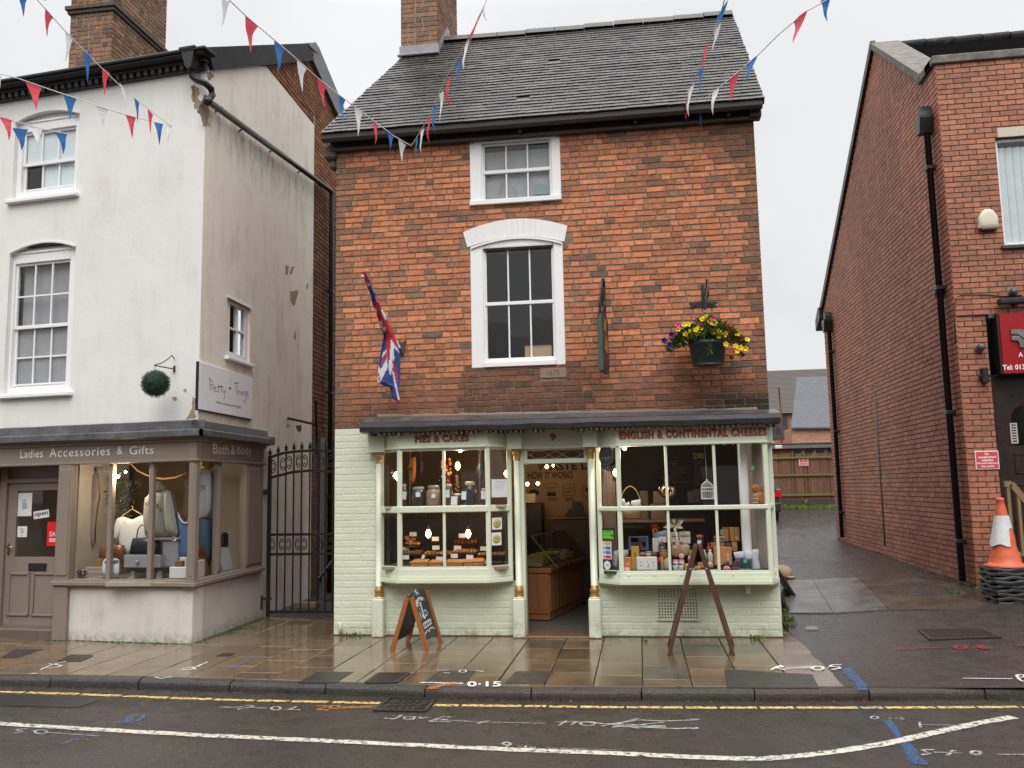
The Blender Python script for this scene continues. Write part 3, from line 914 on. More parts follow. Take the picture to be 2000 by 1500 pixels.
M_btY = brick_tex('side_brickwork','Y',(0.30,0.075,0.032),(0.15,0.065,0.035),(0.17,0.12,0.085))
M_btX = brick_tex('rear_brickwork','X',(0.30,0.075,0.032),(0.15,0.065,0.035),(0.17,0.12,0.085))
YB = 15.0
mb = MB()
for X in (XL+.002,XR-.002):
 mb.add([(X,10.29,-.1),(X,YB,-.1),(X,YB,6.1),(X,12.46,8.5),(X,10.29,6.2)] if X > 0 else [(X,10.29,-.1),(X,YB,-.1),(X,YB,6.1),(X,10.29,6.2)],[tuple(range(5 if X > 0 else 4))])
obj('side_wall',mb,M_btY,B1)
mb = MB(); mb.face([(XL,YB,-.1),(XR,YB,-.1),(XR,YB,6.1),(XL,YB,6.1)])
obj('back_wall',mb,M_btX,B1)
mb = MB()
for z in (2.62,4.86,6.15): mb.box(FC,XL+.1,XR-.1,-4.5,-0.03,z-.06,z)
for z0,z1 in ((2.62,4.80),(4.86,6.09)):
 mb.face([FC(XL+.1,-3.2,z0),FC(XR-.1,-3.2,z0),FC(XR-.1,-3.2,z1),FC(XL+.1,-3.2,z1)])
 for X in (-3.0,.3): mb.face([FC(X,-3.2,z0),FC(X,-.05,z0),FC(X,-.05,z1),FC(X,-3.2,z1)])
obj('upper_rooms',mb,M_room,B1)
k = NB('wet_roof_tile'); a_ = k.attr(); n = k.noise(30.0,5.0,.65); n2 = k.noise(6.0,5.0,.6)
c = k.mix(1.0,a_,k.ramp(n,[(.3,.65),(.7,1.3)]),'MULTIPLY')
c = k.mix(k.vrange(n2,.58,.70),c,(0.060,0.060,0.026))
k.col(c); k.rough(k.vrange(n,.3,.7,.30,.55)); k.bump(n,.3,.006); M_tile = k.mat
EV = Vector((0,10.02,6.17)); RG = Vector((0,12.46,8.58))
sv = (RG-EV); SL = sv.length; sv.normalize(); nv = Vector((0,-sv.z,sv.y))
rt = random.Random(3)
mb = MB()
rows = 33; gauge = SL/rows
def roof_l(t): return -3.79+0.62*t
for r in range(rows):
 s0 = r*gauge
 t = s0/SL
 x = roof_l(t)-rt.uniform(0,.02); xe = 1.60+rt.uniform(-.012,.012)
 off = .08 if r % 2 else 0
 first = True
 sag = 0.012*math.sin(r*1.7)
 while x < xe-.02:
  w = .165 if not (first and off) else .085
  first = False
  x1 = min(x+w-.003,xe)
  lift = 0.021+rt.uniform(-.002,.002)
  d0 = rt.uniform(-.003,.003)
  wob = 0.005*mnoise.noise(Vector((x*1.2,r*.35,0)))
  if rt.random() > .001:
   P = lambda xx,ss,hh: EV+sv*ss+nv*(hh+wob)+Vector((xx,0,0))
   th = .013
   j = [rt.uniform(-.0015,.0015) for _ in range(2)]
   vs = [P(x,s0+d0-.012,lift+j[0]),P(x1,s0+d0-.012,lift+j[1]),P(x1,s0+gauge+.03,.004),P(x,s0+gauge+.03,.004),
                  P(x,s0+d0-.012,lift+j[0]-th),P(x1,s0+d0-.012,lift+j[1]-th)]
   v = rt.uniform(.7,1.25); c = (0.047*v,0.041*v,0.041*v)
   if rt.random() < .12: c = (0.066*v,0.058*v,0.057*v)
   if rt.random() < .05: c = (0.07*v,0.065*v,0.03*v)
   mb.add(vs,[(0,1,2,3),(4,5,1,0),(0,3,4),(1,5,2)],0,c)
  x += w
mb.face([EV+Vector((-3.77,0,-.004)),EV+Vector((1.58,0,-.004)),RG+Vector((1.58,0,-.004)),RG+Vector((roof_l(1)+.02,0,-.004))],0,(.02,.02,.02))
LR = RG+Vector((roof_l(1),0,0)); LE = EV+Vector((-3.79,0,0))
mb.face([LE,LR,Vector((-3.79,15.0,6.17))],0,(0.06,0.055,0.05))
mb.face([LR,RG+Vector((1.6,0,0)),Vector((1.6,15.1,6.17)),Vector((-3.79,15.1,6.17))],0,(0.06,0.055,0.05))
roof = obj('roof',mb,M_tile,B1)
mb = MB()
x = roof_l(1)-.05
while x < 1.58:
 x1 = min(x+.44,1.6)
 j = rt.uniform(-.006,.012)
 pr = [(-.13,-.06),(-.09,.02),(0,.075),(.09,.02),(.13,-.06)]
 vs = [RG+Vector((xx,dy,dz+j+(0.008 if xx == x else 0))) for xx in (x,x1-.01) for dy,dz in pr]
 mb.add(vs,[(i,i+1,5+i+1,5+i) for i in range(4)]+[(0,1,2,3,4),(9,8,7,6,5)],0,(.085,.08,.075))
 x = x1
obj('ridge_tiles',mb,M_tile,roof)
mb = MB()
mb.bar(EV+Vector((1.57,.02,-.03)),RG+Vector((1.57,0,-.03)),.06,.07)
obj('verge',mb,paint('dark_timber',(0.028,0.02,0.016),.5),roof)
mb = MB()
CXa,CXb,CYa,CYb = -3.31,-2.75,12.0,13.45
rc = random.Random(21)
def col_chim(u,z,r):
 t = r.random(); v = r.uniform(.8,1.2)
 c = (0.27,0.15,0.095) if t < .5 else (0.19,0.12,0.085) if t < .8 else (0.31,0.15,0.08)
 return tuple(q*v for q in c)
fA = Fr(CXa,CYa,0); fB = Fr(CXb,CYa,90)
bricks(mb,fA,7.9,9.9,lambda z: [(0,CXb-CXa)],L=.215,H=.078,J=.013,colf=col_chim,rnd=rc,headers=.5)
bricks(mb,fB,7.9,9.9,lambda z: [(0,CYb-CYa)],L=.215,H=.078,J=.013,colf=col_chim,rnd=rc,headers=.5)
mb.vprism([(CXa+.003,CYa+.003),(CXb-.003,CYa+.003),(CXb-.003,CYb),(CXa+.003,CYb)],7.6,9.95,1)
for zz_ in (9.15,9.23): pass
mb.box(None,CXb-.1,CXb+.07,-CYb-.05,-(CYb-.25),8.95,9.05)
ch = obj('chimney',mb,[M_brick,paint('pale_mortar',(0.34,0.28,0.21),.9,.3,18)],roof)
mb = MB()
mb.box(fA,-.02,CXb-CXa+.02,.0,.02,8.16,8.31,b=.006)
mb.box(fA,-.04,CXb-CXa+.03,.01,.07,8.13,8.165,b=.01)
for i in range(7):
 y0 = CYa+.04+i*.1; z_ = 8.22+i*.1
 mb.box(fB,y0-CYa-.03,y0-CYa+.12,0,.022,z_-.12,z_+.1,b=.006)
obj('flashing',mb,paint('pale_lead',(.26,.265,.28),.4,.3,14),roof)
M_gut = paint('dark_cast_gutter',(0.042,0.032,0.027),.38,.3,15)
mb = MB()
prof = [(0,.075),(.02,.03),(.03,-.03),(.06,-.055),(.10,-.06),(.135,-.03),(.14,.06),(.125,.065),(.12,-.02),(.07,-.035),(.04,.0),(.02,.075)]
k0 = len(prof)
vs = [Vector((x,10.17-dy,6.135+dz)) for x in (-3.80,1.58) for dy,dz in prof]
mb.add(vs,[(i,(i+1) % k0,k0+(i+1) % k0,k0+i) for i in range(k0)]+[tuple(range(k0)),tuple(range(2*k0-1,k0-1,-1))])
mb.box(FC,-3.76,1.56,.0,.06,6.045,6.19,b=.01)
mb.box(FC,-3.74,1.55,.0,.085,6.0,6.05,b=.01)
for x in (-2.6,-1.3,0.1,1.2): mb.box(FC,x-.02,x+.02,.05,.145,6.04,6.2)
mb.box(FC,XR-.06,XR+.08,-.05,.12,6.02,6.2,b=.01)
obj('gutter',mb,M_gut,B1)
mb = MB()
mb.box(FC,-3.84,-3.68,-.15,.07,5.92,6.1,b=.02)
mb.box(FC,-3.78,-3.70,-.12,.02,5.8,5.93,b=.03)
obj('corbel',mb,paint('weathered_stone_dark',(0.10,0.075,0.055),.8,.35),B1)
# ---- sash windows
def sash_window(parent,fr,hole,glass,ncol,rows,frame_w,mat,n_face=0.012,depth=.09,name='window',meet=None,glassmat=None,arch=None,gb=0.018,lab=None):
 """hole: outer edge of the flat box frame; glass: edge of the glazed area; rows: z of glazing bars between"""
 u0,u1,z0,z1 = hole; a,b,c,d = glass
 mb = MB()
 sx_ = .035
 mb.box(fr,u0,a-sx_,-.12,n_face,z0,z1,b=.006)
 mb.box(fr,b+sx_,u1,-.12,n_face,z0,z1,b=.006)
 mb.box(fr,a-sx_+.001,b+sx_-.001,-.12,n_face-.001,d+sx_,z1-.001,b=.006)
 mb.box(fr,a-sx_+.001,b+sx_-.001,-.12,n_face+.02,z0+.001,c-sx_-.02,b=.006)
 mb.box(fr,a-sx_,a-sx_+.018,-.12,-.018,c-sx_-.02,d+sx_)
 mb.box(fr,b+sx_-.018,b+sx_,-.12,-.018,c-sx_-.02,d+sx_)
 w = obj(name,mb,mat,parent)
 if lab: w['label'] = lab
 mb = MB()
 nn = -.045
 zz0,zz1 = c-.045,d+.03
 mb.box(fr,a-.03,a,nn-.035,nn,zz0,zz1,b=.004); mb.box(fr,b,b+.03,nn-.035,nn,zz0,zz1,b=.004)
 mb.box(fr,a+.0005,b-.0005,nn-.035,nn-.001,zz0,c,b=.004); mb.box(fr,a+.0005,b-.0005,nn-.035,nn-.001,d,zz1,b=.004)
 for i in range(1,ncol):
  u = a+(b-a)*i/ncol
  mb.box(fr,u-gb/2,u+gb/2,nn-.03,nn-.004,c,d)
 for z in rows: mb.box(fr,a,b,nn-.03,nn-.006,z-gb/2,z+gb/2)
 if meet: mb.box(fr,a-.028,b+.028,nn-.04,nn+.012,meet-.022,meet+.022,b=.004)
 obj('sash',mb,mat,w)
 zb = [c]+sorted(list(rows)+([meet] if meet else []))+[d]
 for zi in range(len(zb)-1):
  for i in range(ncol):
   mb = MB()
   ua,ub = a+(b-a)*i/ncol+.004,a+(b-a)*(i+1)/ncol-.004
   jn = [nn-.018+rb.uniform(-.004,.004) for _ in range(3)]; jn.append(jn[0]+jn[2]-jn[1])
   mb.face([fr(ua,jn[0],zb[zi]+.004),fr(ub,jn[1],zb[zi]+.004),fr(ub,jn[2],zb[zi+1]-.004),fr(ua,jn[3],zb[zi+1]-.004)])
   obj('pane',mb,glassmat or M_glass_up,w)
 return w
g = FC.rect(946,1072,279,383)
upw = sash_window(B1,FC,UW,g,3,[],.1,M_white,meet=FC.px(1008,331)[1])
mb = MB()
mb.box(FC,UW[0]+.02,UW[1]-.02,.012,.03,UW[3]-.045,UW[3]-.02); mb.box(FC,UW[0]+.05,UW[1]-.05,.012,.022,UW[3]-.1,UW[3]-.075)
mb.box(FC,UW[0]-.004,UW[1]+.004,.0,.05,UW[2]-.012,UW[2]+.05,b=.006)
obj('moulding',mb,M_white,upw)
mb = MB()
q = FC.rect(1042,1071,357,376); mb.box(FC,q[0],q[1],-.072,-.068,q[2],q[3])
m2 = MB(); m2.box(FC,g[0],g[1],-.11,-.10,g[2],g[3]-.06); obj('sky_reflection_sheet',m2,paint('sky_sheen_grey',(.36,.36,.37),.9,.45,3),upw)  # added grey sheet: sky reflection in the panes put into its colour
st = mobj('window_sticker',mb,paint('faded_sticker',(0.22,0.30,0.32),.6,.6,60),'small faded sticker inside the lower right pane of the top window','sticker')
g2 = FC.rect(950,1078,484,697)
mw_ = sash_window(B1,FC,(MW[0],MW[1],MW[2],MW[3]+.03),g2,3,[],.1,M_white,meet=FC.px(1014,590)[1])
def arch_piece(mb,x0,x1,za0,za1,zb0,zb1,n0,n1,seg=18,skew=0.0):
 for i in range(seg):
  ta,tb = i/seg,(i+1)/seg
  xa,xb = x0+(x1-x0)*ta,x0+(x1-x0)*tb
  f = lambda t,lo,hi: hi-(hi-lo)*(2*t-1)**2
  top = lambda t: (x0-skew+(x1-x0+2*skew)*t,f(t,zb0,zb1))
  mb.prism(FC,[(xa,f(ta,za0,za1)),(xb,f(tb,za0,za1)),top(tb),top(ta)],n0,n1)
mb = MB()
arch_piece(mb,MW[0]+.0,MW[1]-.0,MW[3]+.02,MW[3]+.02,MW[3]+.035,MW[3]+.135,-.1,.008)
arch_piece(mb,MW[0]+.01,MW[1]-.01,MW[3]+.015,MW[3]+.11,MW[3]+.04,MW[3]+.135,.008,.035)
obj('arched_head',mb,M_white,mw_)
mb = MB()
nv_ = 17
for i in range(nv_):
 ta,tb = i/nv_+.002,(i+1)/nv_-.002
 f = lambda t,lo,hi: hi-(hi-lo)*(2*t-1)**2
 x0,x1 = -2.0,-0.80
 lo = lambda t: (x0+(x1-x0)*t,f(t,4.665,4.765)); hi = lambda t: (x0-.05+(x1-x0+.09)*t,f(t,4.86,4.99))
 mb.prism(FC,[lo(ta),lo(tb),hi(tb),hi(ta)],-.02,.014+rb.uniform(-.003,.003))
mb.prism(FC,[(-2.0,4.665)]+[(-2.0+1.2*t/10,4.765-.10*(2*t/10-1)**2) for t in range(1,10)]+[(-.8,4.665),(-.76,4.86)]+[(-2.05+1.29*(10-t)/10,4.99-.13*(2*(10-t)/10-1)**2) for t in range(1,10)]+[(-2.05,4.86)],-.02,.010)
k = NB('white_masonry_paint'); n = k.noise(40.0,5.0); k.col(k.mix(n,(.74,.73,.72),(.85,.85,.84))); k.rough(.5); k.bump(n,.4,.006); M_wmas = k.mat
obj('brick_arch',mb,M_wmas,B1)
mb = MB()
q = FC.rect(1022,1075,671,698); mb.box(FC,q[0],q[1],-.30,-.16,q[2]-.02,q[3])
mb.box(FC,q[0]+.01,q[1]-.01,-.31,-.15,q[3],q[3]+.004)
mobj('cardboard_box',mb,paint('cardboard',(0.50,0.36,0.22),.8),'brown cardboard box standing behind the middle sash window','box')
mb = MB()
mb.box(FC,-1.135,-.822,-.02,.012,3.005,3.128,b=.006)
ds = obj('date_stone',mb,paint('sandstone',(0.26,0.185,0.125),.8,.25,20,bump=.3),B1)
text('1675',FC,-1.06,-.90,3.035,3.10,.0125,shear=.15,mb=(mb := MB()))
obj('lettering',mb,paint('stone_cut',(0.15,0.10,0.07),.9),ds)
# ---- lead covered canopy over the shopfront
mb = MB()
CX0,CX1 = -3.25,1.56
rj = random.Random(8)
seg = 60
top = []
for i in range(seg+1):
 x = CX0+(CX1-CX0)*i/seg
 s_ = -.028*(i/seg)
 w1,w2,w3 = (mnoise.noise(Vector((x*3,q,0)))*.010 for q in (1,2,3))
 top.append([FC(x,0.0,2.615+s_*2.2+w1),FC(x,.06,2.60+s_*2+w1),FC(x,.34,2.515+s_+w2),FC(x,.385,2.50+s_+w2),FC(x,.395,2.45+s_+w3),FC(x,.385,2.395+s_+w3*1.5),FC(x,.30,2.385+s_),FC(x,.0,2.40+s_)])
for a,b in zip(top[:-1],top[1:]):
 for j in range(7): mb.face([a[j],b[j],b[j+1],a[j+1]],1 if j in (2,3,4,5) else 0,None,j in (2,3,4))
mb.face(top[0]); mb.face(top[-1][::-1])
cano = obj('canopy',mb,[M_lead,paint('wet_dark_lead',(.030,.028,.029),.34,.5,8,bump=.4,bscale=25)],B1)
mb = MB()
x = CX0+.05
while x < CX1-.05:
 w = rj.uniform(.018,.03)
 if rj.random() < .8:
  s_ = -.028*(x-CX0)/(CX1-CX0)
  mb.box(FC,x,x+w,.12,.365,2.355+s_+rj.uniform(0,.02),2.40+s_)
 x += .058
obj('dentils',mb,paint('rotten_dentil',(0.11,0.09,0.06),.8,.5,30),cano)
mb = MB()
for i in range(40):
 x = CX0+.1+(CX1-CX0-.3)*i/40
 mb.box(FC,x,x+.12,.0,.022,2.595-.055*i/40,2.625-.055*i/40+rj.uniform(-.004,.008),b=.006)
obj('mortar_fillet',mb,paint('old_mortar_pale',(0.28,0.23,0.17),.9,.3,18),cano)
# ---- painted ground floor
mb = MB()
rp = random.Random(5)
PL = [(XL,-3.2),(-3.05,-1.48),(-.5,XR)]
def gfl(z):
 if z < .63: return PL
 return [(XL,-3.14)]
bricks(mb,FC,0.0,GZ-.005,gfl,L=.215,H=.0795,J=.006,out=.004,dep=.012,rnd=rp,jit=.008,headers=.33,bev=.008)
hol = [(-3.14,-1.46,.63,2.4),(-1.42,-.53,-1,2.35),(-.56,1.46,.63,2.4)]
sheet(mb,FC,XL+.003,XR-.003,-.05,GZ,.0005,hol)
mb.box(FC,XR-.003,XR+.012,-.25,.004,0,.66); mb.box(FC,XR-.003,XR+.003,-3,.0,0,.64)
mb.box(FC,XL,XL+.02,-.2,.0,.0,GZ)
obj('painted_plinth',mb,M_pbrick,B1)
mb = MB()
mb.tube([FC(-3.62,.0,.14),FC(-3.60,.04,.13),FC(-3.59,.055,.09),FC(-3.59,.05,.03)],.02,8)
obj('spout',mb,M_sage,B1)
FB = .23
def zpx(px,py,n=FB): return FC.px(px,py,n)[1]
def bay(plan,zlev,verts_front,lab,post_w=.055):
 """canted shop window: plan = [(u,n)...], zlev = sill bottom, sill top, glass bottom, rail bottom, rail top, glass top, head top"""
 zs0,zs1,zg0,zr0,zr1,zg1,zh = zlev
 root = None
 mbF = MB(); panes = []
 for si,((ua,na),(ub,nb)) in enumerate(zip(plan[:-1],plan[1:])):
  A = FC(ua,na,0); Bp = FC(ub,nb,0)
  ang = math.degrees(math.atan2(Bp.y-A.y,Bp.x-A.x)); Ls = (Bp-A).length
  f = Fr(A.x,A.y,ang)
  o = .002*si
  mbF.box(f,0,Ls,-.05,.0-o,zg1,zh,b=.006)
  mbF.box(f,0,Ls,-.05,.012-o,zs1,zg0-.02,b=.006)
  mbF.box(f,0,Ls,-.035,.004-o,zg0-.022,zg0,b=.004)
  mbF.box(f,0,Ls,-.055,.022-o,zr0,zr1,b=.008)
  fr_us = verts_front if si == 1 else []
  stops = [0.0]+[u-ua for u in fr_us]+[Ls]
  for u in fr_us: mbF.box(f,u-ua-.016,u-ua+.016,-.03,.003,zg0-.001,zg1+.001,b=.005)
  for a,b in zip(stops[:-1],stops[1:]):
   for z0,z1 in ((zg0,zr0),(zr1,zg1)):
    m2 = MB(); e_ = .002
    m2.face([f(a+e_,-.018,z0+e_),f(b-e_,-.018,z0+e_),f(b-e_,-.018,z1-e_),f(a+e_,-.018,z1-e_)])
    panes.append(m2)
 for (u,n) in plan:
  mbF.box(FC,u-post_w/2,u+post_w/2,n-.045,n+.006,zs1-.001,zh-.001,b=.008)
 root = obj('bay_window',mbF,M_sage,B1); root['label'] = lab
 for m2 in panes: obj('pane',m2,M_glass,root)
 m2 = MB()
 pl = [(plan[0][0]-.03,.0),(plan[0][0]-.03,plan[0][1]+.03)]+[(u,n+.055) for u,n in plan[1:-1]]+[(plan[-1][0]+.03,plan[-1][1]+.03),(plan[-1][0]+.03,.0)]
 pl[2] = (plan[1][0]-.02,plan[1][1]+.055)
 m2.vprism([(FC(u,n,0).x,FC(u,n,0).y) for u,n in pl],zs0,zs1-.02)
 pl2 = [(u*1.0,n-.012 if n > .01 else n) for u,n in pl]
 m2.vprism([(FC(u,n,0).x,FC(u,n,0).y) for u,n in pl2],zs1-.02,zs1)
 m2.vprism([(FC(u,max(0,n-.09),0).x,FC(u,max(0,n-.09),0).y) for u,n in pl],zs0-.03,zs0)
 obj('sill',m2,M_sage,root)
 return root
zl = (zpx(865,1138),zpx(865,1127),zpx(865,1107),zpx(865,1001),zpx(865,988),zpx(865,880),zpx(865,866))
zl = (zl[0],zl[0]+.055,zl[2],zl[3],zl[4],zl[5],zl[6]+.03)
u_ = lambda px,py: FC.px(px,py,FB)[0]
LP0 = [(-3.095,.03),(u_(780,990),FB),(u_(953,990),FB),(-1.53,.03)]
bay(LP0,zl,[u_(867,990)],'left bay window full of pies and jars')
zr = (zpx(1303,1141),0,zpx(1303,1115),zpx(1303,997),zpx(1303,988),zpx(1303,868),zpx(1303,856))
zr = (zr[0],zr[0]+.055,zr[2],zr[3],zr[4],zr[5],zr[6]+.05)
RP0 = [(-.475,.03),(u_(1210,990),FB),(u_(1500,990),FB),(1.478,.0)]
bay(RP0,zr,[u_(1304,990),u_(1399,990)],'right bay window crowded with boxes and bottles')
for x in (-2.62,-2.2): 
 pass
mb = MB()
mb.box(FC,-2.78,-2.55,.0,.12,zl[0]-.06,zl[0]-.03,b=.005)
mb.box(FC,.05,.55,.0,.10,zr[0]-.055,zr[0]-.03,b=.005); mb.box(FC,1.12,1.17,.0,.14,zr[0]-.12,zr[0]-.02,b=.01)
for x in (-.16,.12,.42,.98): mb.ball(FC(x,FB+.012,zr[1]+.045),.012,8)
obj('sill_brackets',mb,M_sage,B1)
for (x0,y0,x1,y1,nx,nz) in ((1015,1175,1140,1240,6,4),(1170,1178,1290,1240,6,4),(1018,1268,1140,1388,6,6),(1178,1268,1298,1388,6,6)):
 q = FC.rect(1000+x0/3.571,1000+x1/3.571,820+y0/3.571,820+y1/3.571,.012)
 mb = MB(); du,dz_ = (q[1]-q[0])/nx,(q[3]-q[2])/nz; hs_ = min(du,dz_)*.27
 hl = [(q[0]+(i+.5)*du-hs_,q[0]+(i+.5)*du+hs_,q[2]+(j+.5)*dz_-hs_,q[2]+(j+.5)*dz_+hs_) for i in range(nx) for j in range(nz)]
 sheet(mb,FC,q[0]-.012,q[1]+.012,q[2]-.012,q[3]+.012,.022,hl); mb.box(FC,q[0]-.012,q[1]+.012,.003,.013,q[2]-.012,q[3]+.012,1)
 for h_ in hl: reveal(mb,FC,h_,.022,.012)
 for a,b,c_,d_ in ((q[0]-.016,q[1]+.016,q[2]-.018,q[2]-.011),(q[0]-.016,q[1]+.016,q[3]+.011,q[3]+.018),(q[0]-.018,q[0]-.011,q[2]-.011,q[3]+.011),(q[1]+.011,q[1]+.018,q[2]-.011,q[3]+.011)): mb.box(FC,a,b,0,.024,c_,d_)
 obj('vent_grille',mb,[M_sage,paint('vent_black',(.006,.006,.006),.9)],B1)
# ---- fascia with painted lettering
mb = MB()
fz0,fz1 = 2.185,2.40
Lp = [(-3.20,.06),(-3.08,.075),(LP0[1][0],FB+.01),(LP0[2][0],FB+.01),(-1.55,.09),(-1.50,.09)]
Rp_ = [(-.50,.09),(-.44,.09),(RP0[1][0],FB+.01),(RP0[2][0]+.02,FB+.01),(1.52,.0)]
def fascia_run(plan,z0,z1):
 for (ua,na),(ub,nb) in zip(plan[:-1],plan[1:]):
  A = FC(ua,na,0); Bp = FC(ub,nb,0)
  f = Fr(A.x,A.y,math.degrees(math.atan2(Bp.y-A.y,Bp.x-A.x))); L_ = (Bp-A).length
  mb.box(f,0,L_,-.10,0,z0,z1)
  mb.box(f,0,L_,-.05,.018,z0-.014,z0+.012,b=.005)
fascia_run(Lp,fz0+.02,fz1); fascia_run(Rp_,fz0-.015,fz1-.02)
mb.box(FC,-1.5,-.5,-.02,.05,fz0-.01,fz1)
mb.box(FC,-1.5,-.5,-.01,.065,fz0-.022,fz0+.004,b=.004)
for u0_,u1_,n_ in ((-3.23,-3.02,.14),(-1.53,-1.36,.15),(-.64,-.47,.15)):
 mb.box(FC,u0_,u1_,0,n_,fz0-.005,fz1,b=.006); mb.box(FC,u0_-.012,u1_+.012,0,n_+.015,fz0-.02,fz0-.004,b=.004)
fas = obj('fascia',mb,M_sage,B1)
M_red = paint('sign_red',(0.42,0.095,0.05),.4,.15,20); M_redk = paint('sign_dark_red',(0.12,0.012,0.008),.4)
def sign(s,a,b,c,d,n,slope=0.0):
 q = FC.rect(a,b,c,d,n)
 for dx,dz,bo,mat,ex in ((.006,-.006,.055,M_redk,.001),(0,0,.032,M_red,.0035)):
  m2 = MB(); text(s,FC,q[0]+dx,q[1]+dx,q[2]+dz,q[3]+dz,n,bold=bo,mb=m2,ext=ex,spacing=1.2)
  o_ = obj('lettering',m2,mat,fas)
def slab_serifs(mb,q,n): pass
sign('PIES & CAKES',810,915,849,863,FB+.012)
sign('9',1074,1085,846,860,.052)
sign('ENGLISH & CONTINENTAL CHEESES',1209,1496,838,854,FB+.012)
# ---- columns
for cx_ in (-3.112,-1.432,-.560):
 n0 = .045
 mb = MB(); w = .058
 c0 = FC(cx_,n0+.02,0)
 mb.lathe(c0,[(.036,.58),(.036,1.2),(.033,2.06)],16)
 co_ = obj('column',mb,M_sage,B1)
 mb = MB(); mb.box(FC,cx_-w-.012,cx_+w+.012,-.02,.135,-.002,.44,b=.012); mb.box(FC,cx_-w,cx_+w,-.02,.125,.44,.455,b=.01)
 obj('pedestal',mb,M_sage,co_)
 mb = MB()
 mb.lathe(c0,[(.050,.455),(.056,.475),(.044,.495),(.052,.515),(.056,.535),(.044,.555),(.040,.575),(.036,.585)],16)
 obj('base',mb,M_gold,co_)
 mb = MB()
 mb.lathe(c0,[(.034,2.03),(.044,2.045),(.036,2.06),(.044,2.09),(.052,2.12),(.058,2.14)],16)
 mb.box(FC,cx_-.06,cx_+.06,n0-.05,n0+.085,2.14,2.165,b=.004)
 obj('capital',mb,M_gold,co_)
# ---- doorway with leaded light over it
mb = MB()
dz = FC.px(1085,905,-.02)[1]
mb.box(FC,-1.44,-1.355,-.12,.03,0,2.19,b=.006); mb.box(FC,-.60,-.52,-.12,.03,0,2.19,b=.006)
mb.box(FC,-1.356,-.599,-.11,.02,dz,dz+.055,b=.006); mb.box(FC,-1.356,-.599,-.11,.015,2.145,2.19)
mb.box(FC,-1.356,-1.31,-.09,.01,dz+.05,2.15); mb.box(FC,-.64,-.599,-.09,.01,dz+.05,2.15)
dfr = obj('door_frame',mb,M_sage,B1)
mb = MB(); za,zb_ = dz+.055,2.145
mb.face([FC(-1.31,-.03,za),FC(-.64,-.03,za),FC(-.64,-.03,zb_),FC(-1.31,-.03,zb_)])
obj('pane',mb,glass_mat('tinted_leaded_glass',(.30,.30,.33)),dfr)
mb = MB(); zm = (za+zb_)/2
def lead(pts):
 for a,b in zip(pts[:-1],pts[1:]): mb.bar(FC(a[0],-.027,a[1]),FC(b[0],-.027,b[1]),.007,.007,up=(0,-1,0))
for cx_,el in ((-1.17,1),(-.975,0),(-.78,1)):
 if el: lead([(cx_+.10*math.cos(t*math.pi/8),zm+.043*math.sin(t*math.pi/8)*(1.0)) for t in range(17)])
 else: lead([(cx_-.09,zm),(cx_,zb_-.005),(cx_+.09,zm),(cx_,za+.005),(cx_-.09,zm)])
lead([(-1.31,zm),(-1.27,zm)]); lead([(-1.07,zm),(-1.065,zm)]); lead([(-.885,zm),(-.88,zm)]); lead([(-.68,zm),(-.64,zm)])
obj('leading',mb,paint('lead_came',(.30,.30,.29),.4),dfr)
mb = MB()
mb.box(FC,-1.40,-.56,-.30,.14,-.01,.022,b=.01)
obj('threshold',mb,paint('worn_threshold',(0.15,0.085,0.05),.3,.35,10),B1)
# ---- the shop's inside
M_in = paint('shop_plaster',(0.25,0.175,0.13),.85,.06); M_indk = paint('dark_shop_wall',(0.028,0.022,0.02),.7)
Yb = 13.6
fBk = Fr(0,Yb,0)
mb = MB()
mb.face([fBk(-3.6,0,0),fBk(-.42,0,0),fBk(-.42,0,2.36),fBk(-3.6,0,2.36)])
mb.face([FC(-3.6,-.05,0),FC(-3.6,-3.32,0),FC(-3.6,-3.32,2.36),FC(-3.6,-.05,2.36)])
mb.face([FC(1.42,-.05,0),FC(1.42,-3.32,0),FC(1.42,-3.32,2.36),FC(1.42,-.05,2.36)])
inn = obj('inside_wall',mb,M_in,B1)
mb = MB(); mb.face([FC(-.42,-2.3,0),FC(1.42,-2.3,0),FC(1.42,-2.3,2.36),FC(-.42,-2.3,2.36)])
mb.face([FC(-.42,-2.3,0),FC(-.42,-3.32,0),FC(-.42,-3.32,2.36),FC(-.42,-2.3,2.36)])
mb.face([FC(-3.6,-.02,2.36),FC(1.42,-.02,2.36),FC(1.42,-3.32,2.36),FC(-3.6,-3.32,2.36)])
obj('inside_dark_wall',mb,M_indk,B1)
mb = MB(); mb.face([FC(-3.6,-.02,.012),FC(1.42,-.02,.012),FC(1.42,-3.32,.012),FC(-3.6,-3.32,.012)])
obj('shop_floor',mb,paint('speckled_floor',(0.10,0.105,0.10),.35,.5,60),B1)
M_ink = paint('wall_ink',(0.012,0.011,0.011),.8)
mb = MB()
def wtext(s,a,b,c,d,bold=.02):
 q = fBk.rect(a,b,c,d); text(s,fBk,q[0],q[1],q[2],q[3],.003,bold=bold,mb=mb)
wtext('WASTE DEN',1048,1182,902,918,.03)
wtext('HOW IT WORKS',1031,1119,921,935,.02)
wtext('WEIGH',1069,1088,972,979,.01); wtext('LABEL',1103,1121,971,978,.01); wtext('PAY',1143,1160,971,978,.01)
def wline(pts,w=.007):
 P = [fBk.px(*p) for p in pts]
 for a,b in zip(P[:-1],P[1:]): mb.bar(fBk(a[0],.004,a[1]),fBk(b[0],.004,b[1]),w,.004,up=(0,-1,0))
def wpoly(pts): mb.prism(fBk,[fBk.px(*p) for p in pts],.001,.005)
wline([(1065,945),(1087,944),(1087,952),(1065,953),(1065,945)]); wline(loop(1077,960,6,5,10),.006); wpoly([(1067,969),(1070,961),(1084,961),(1087,969)])
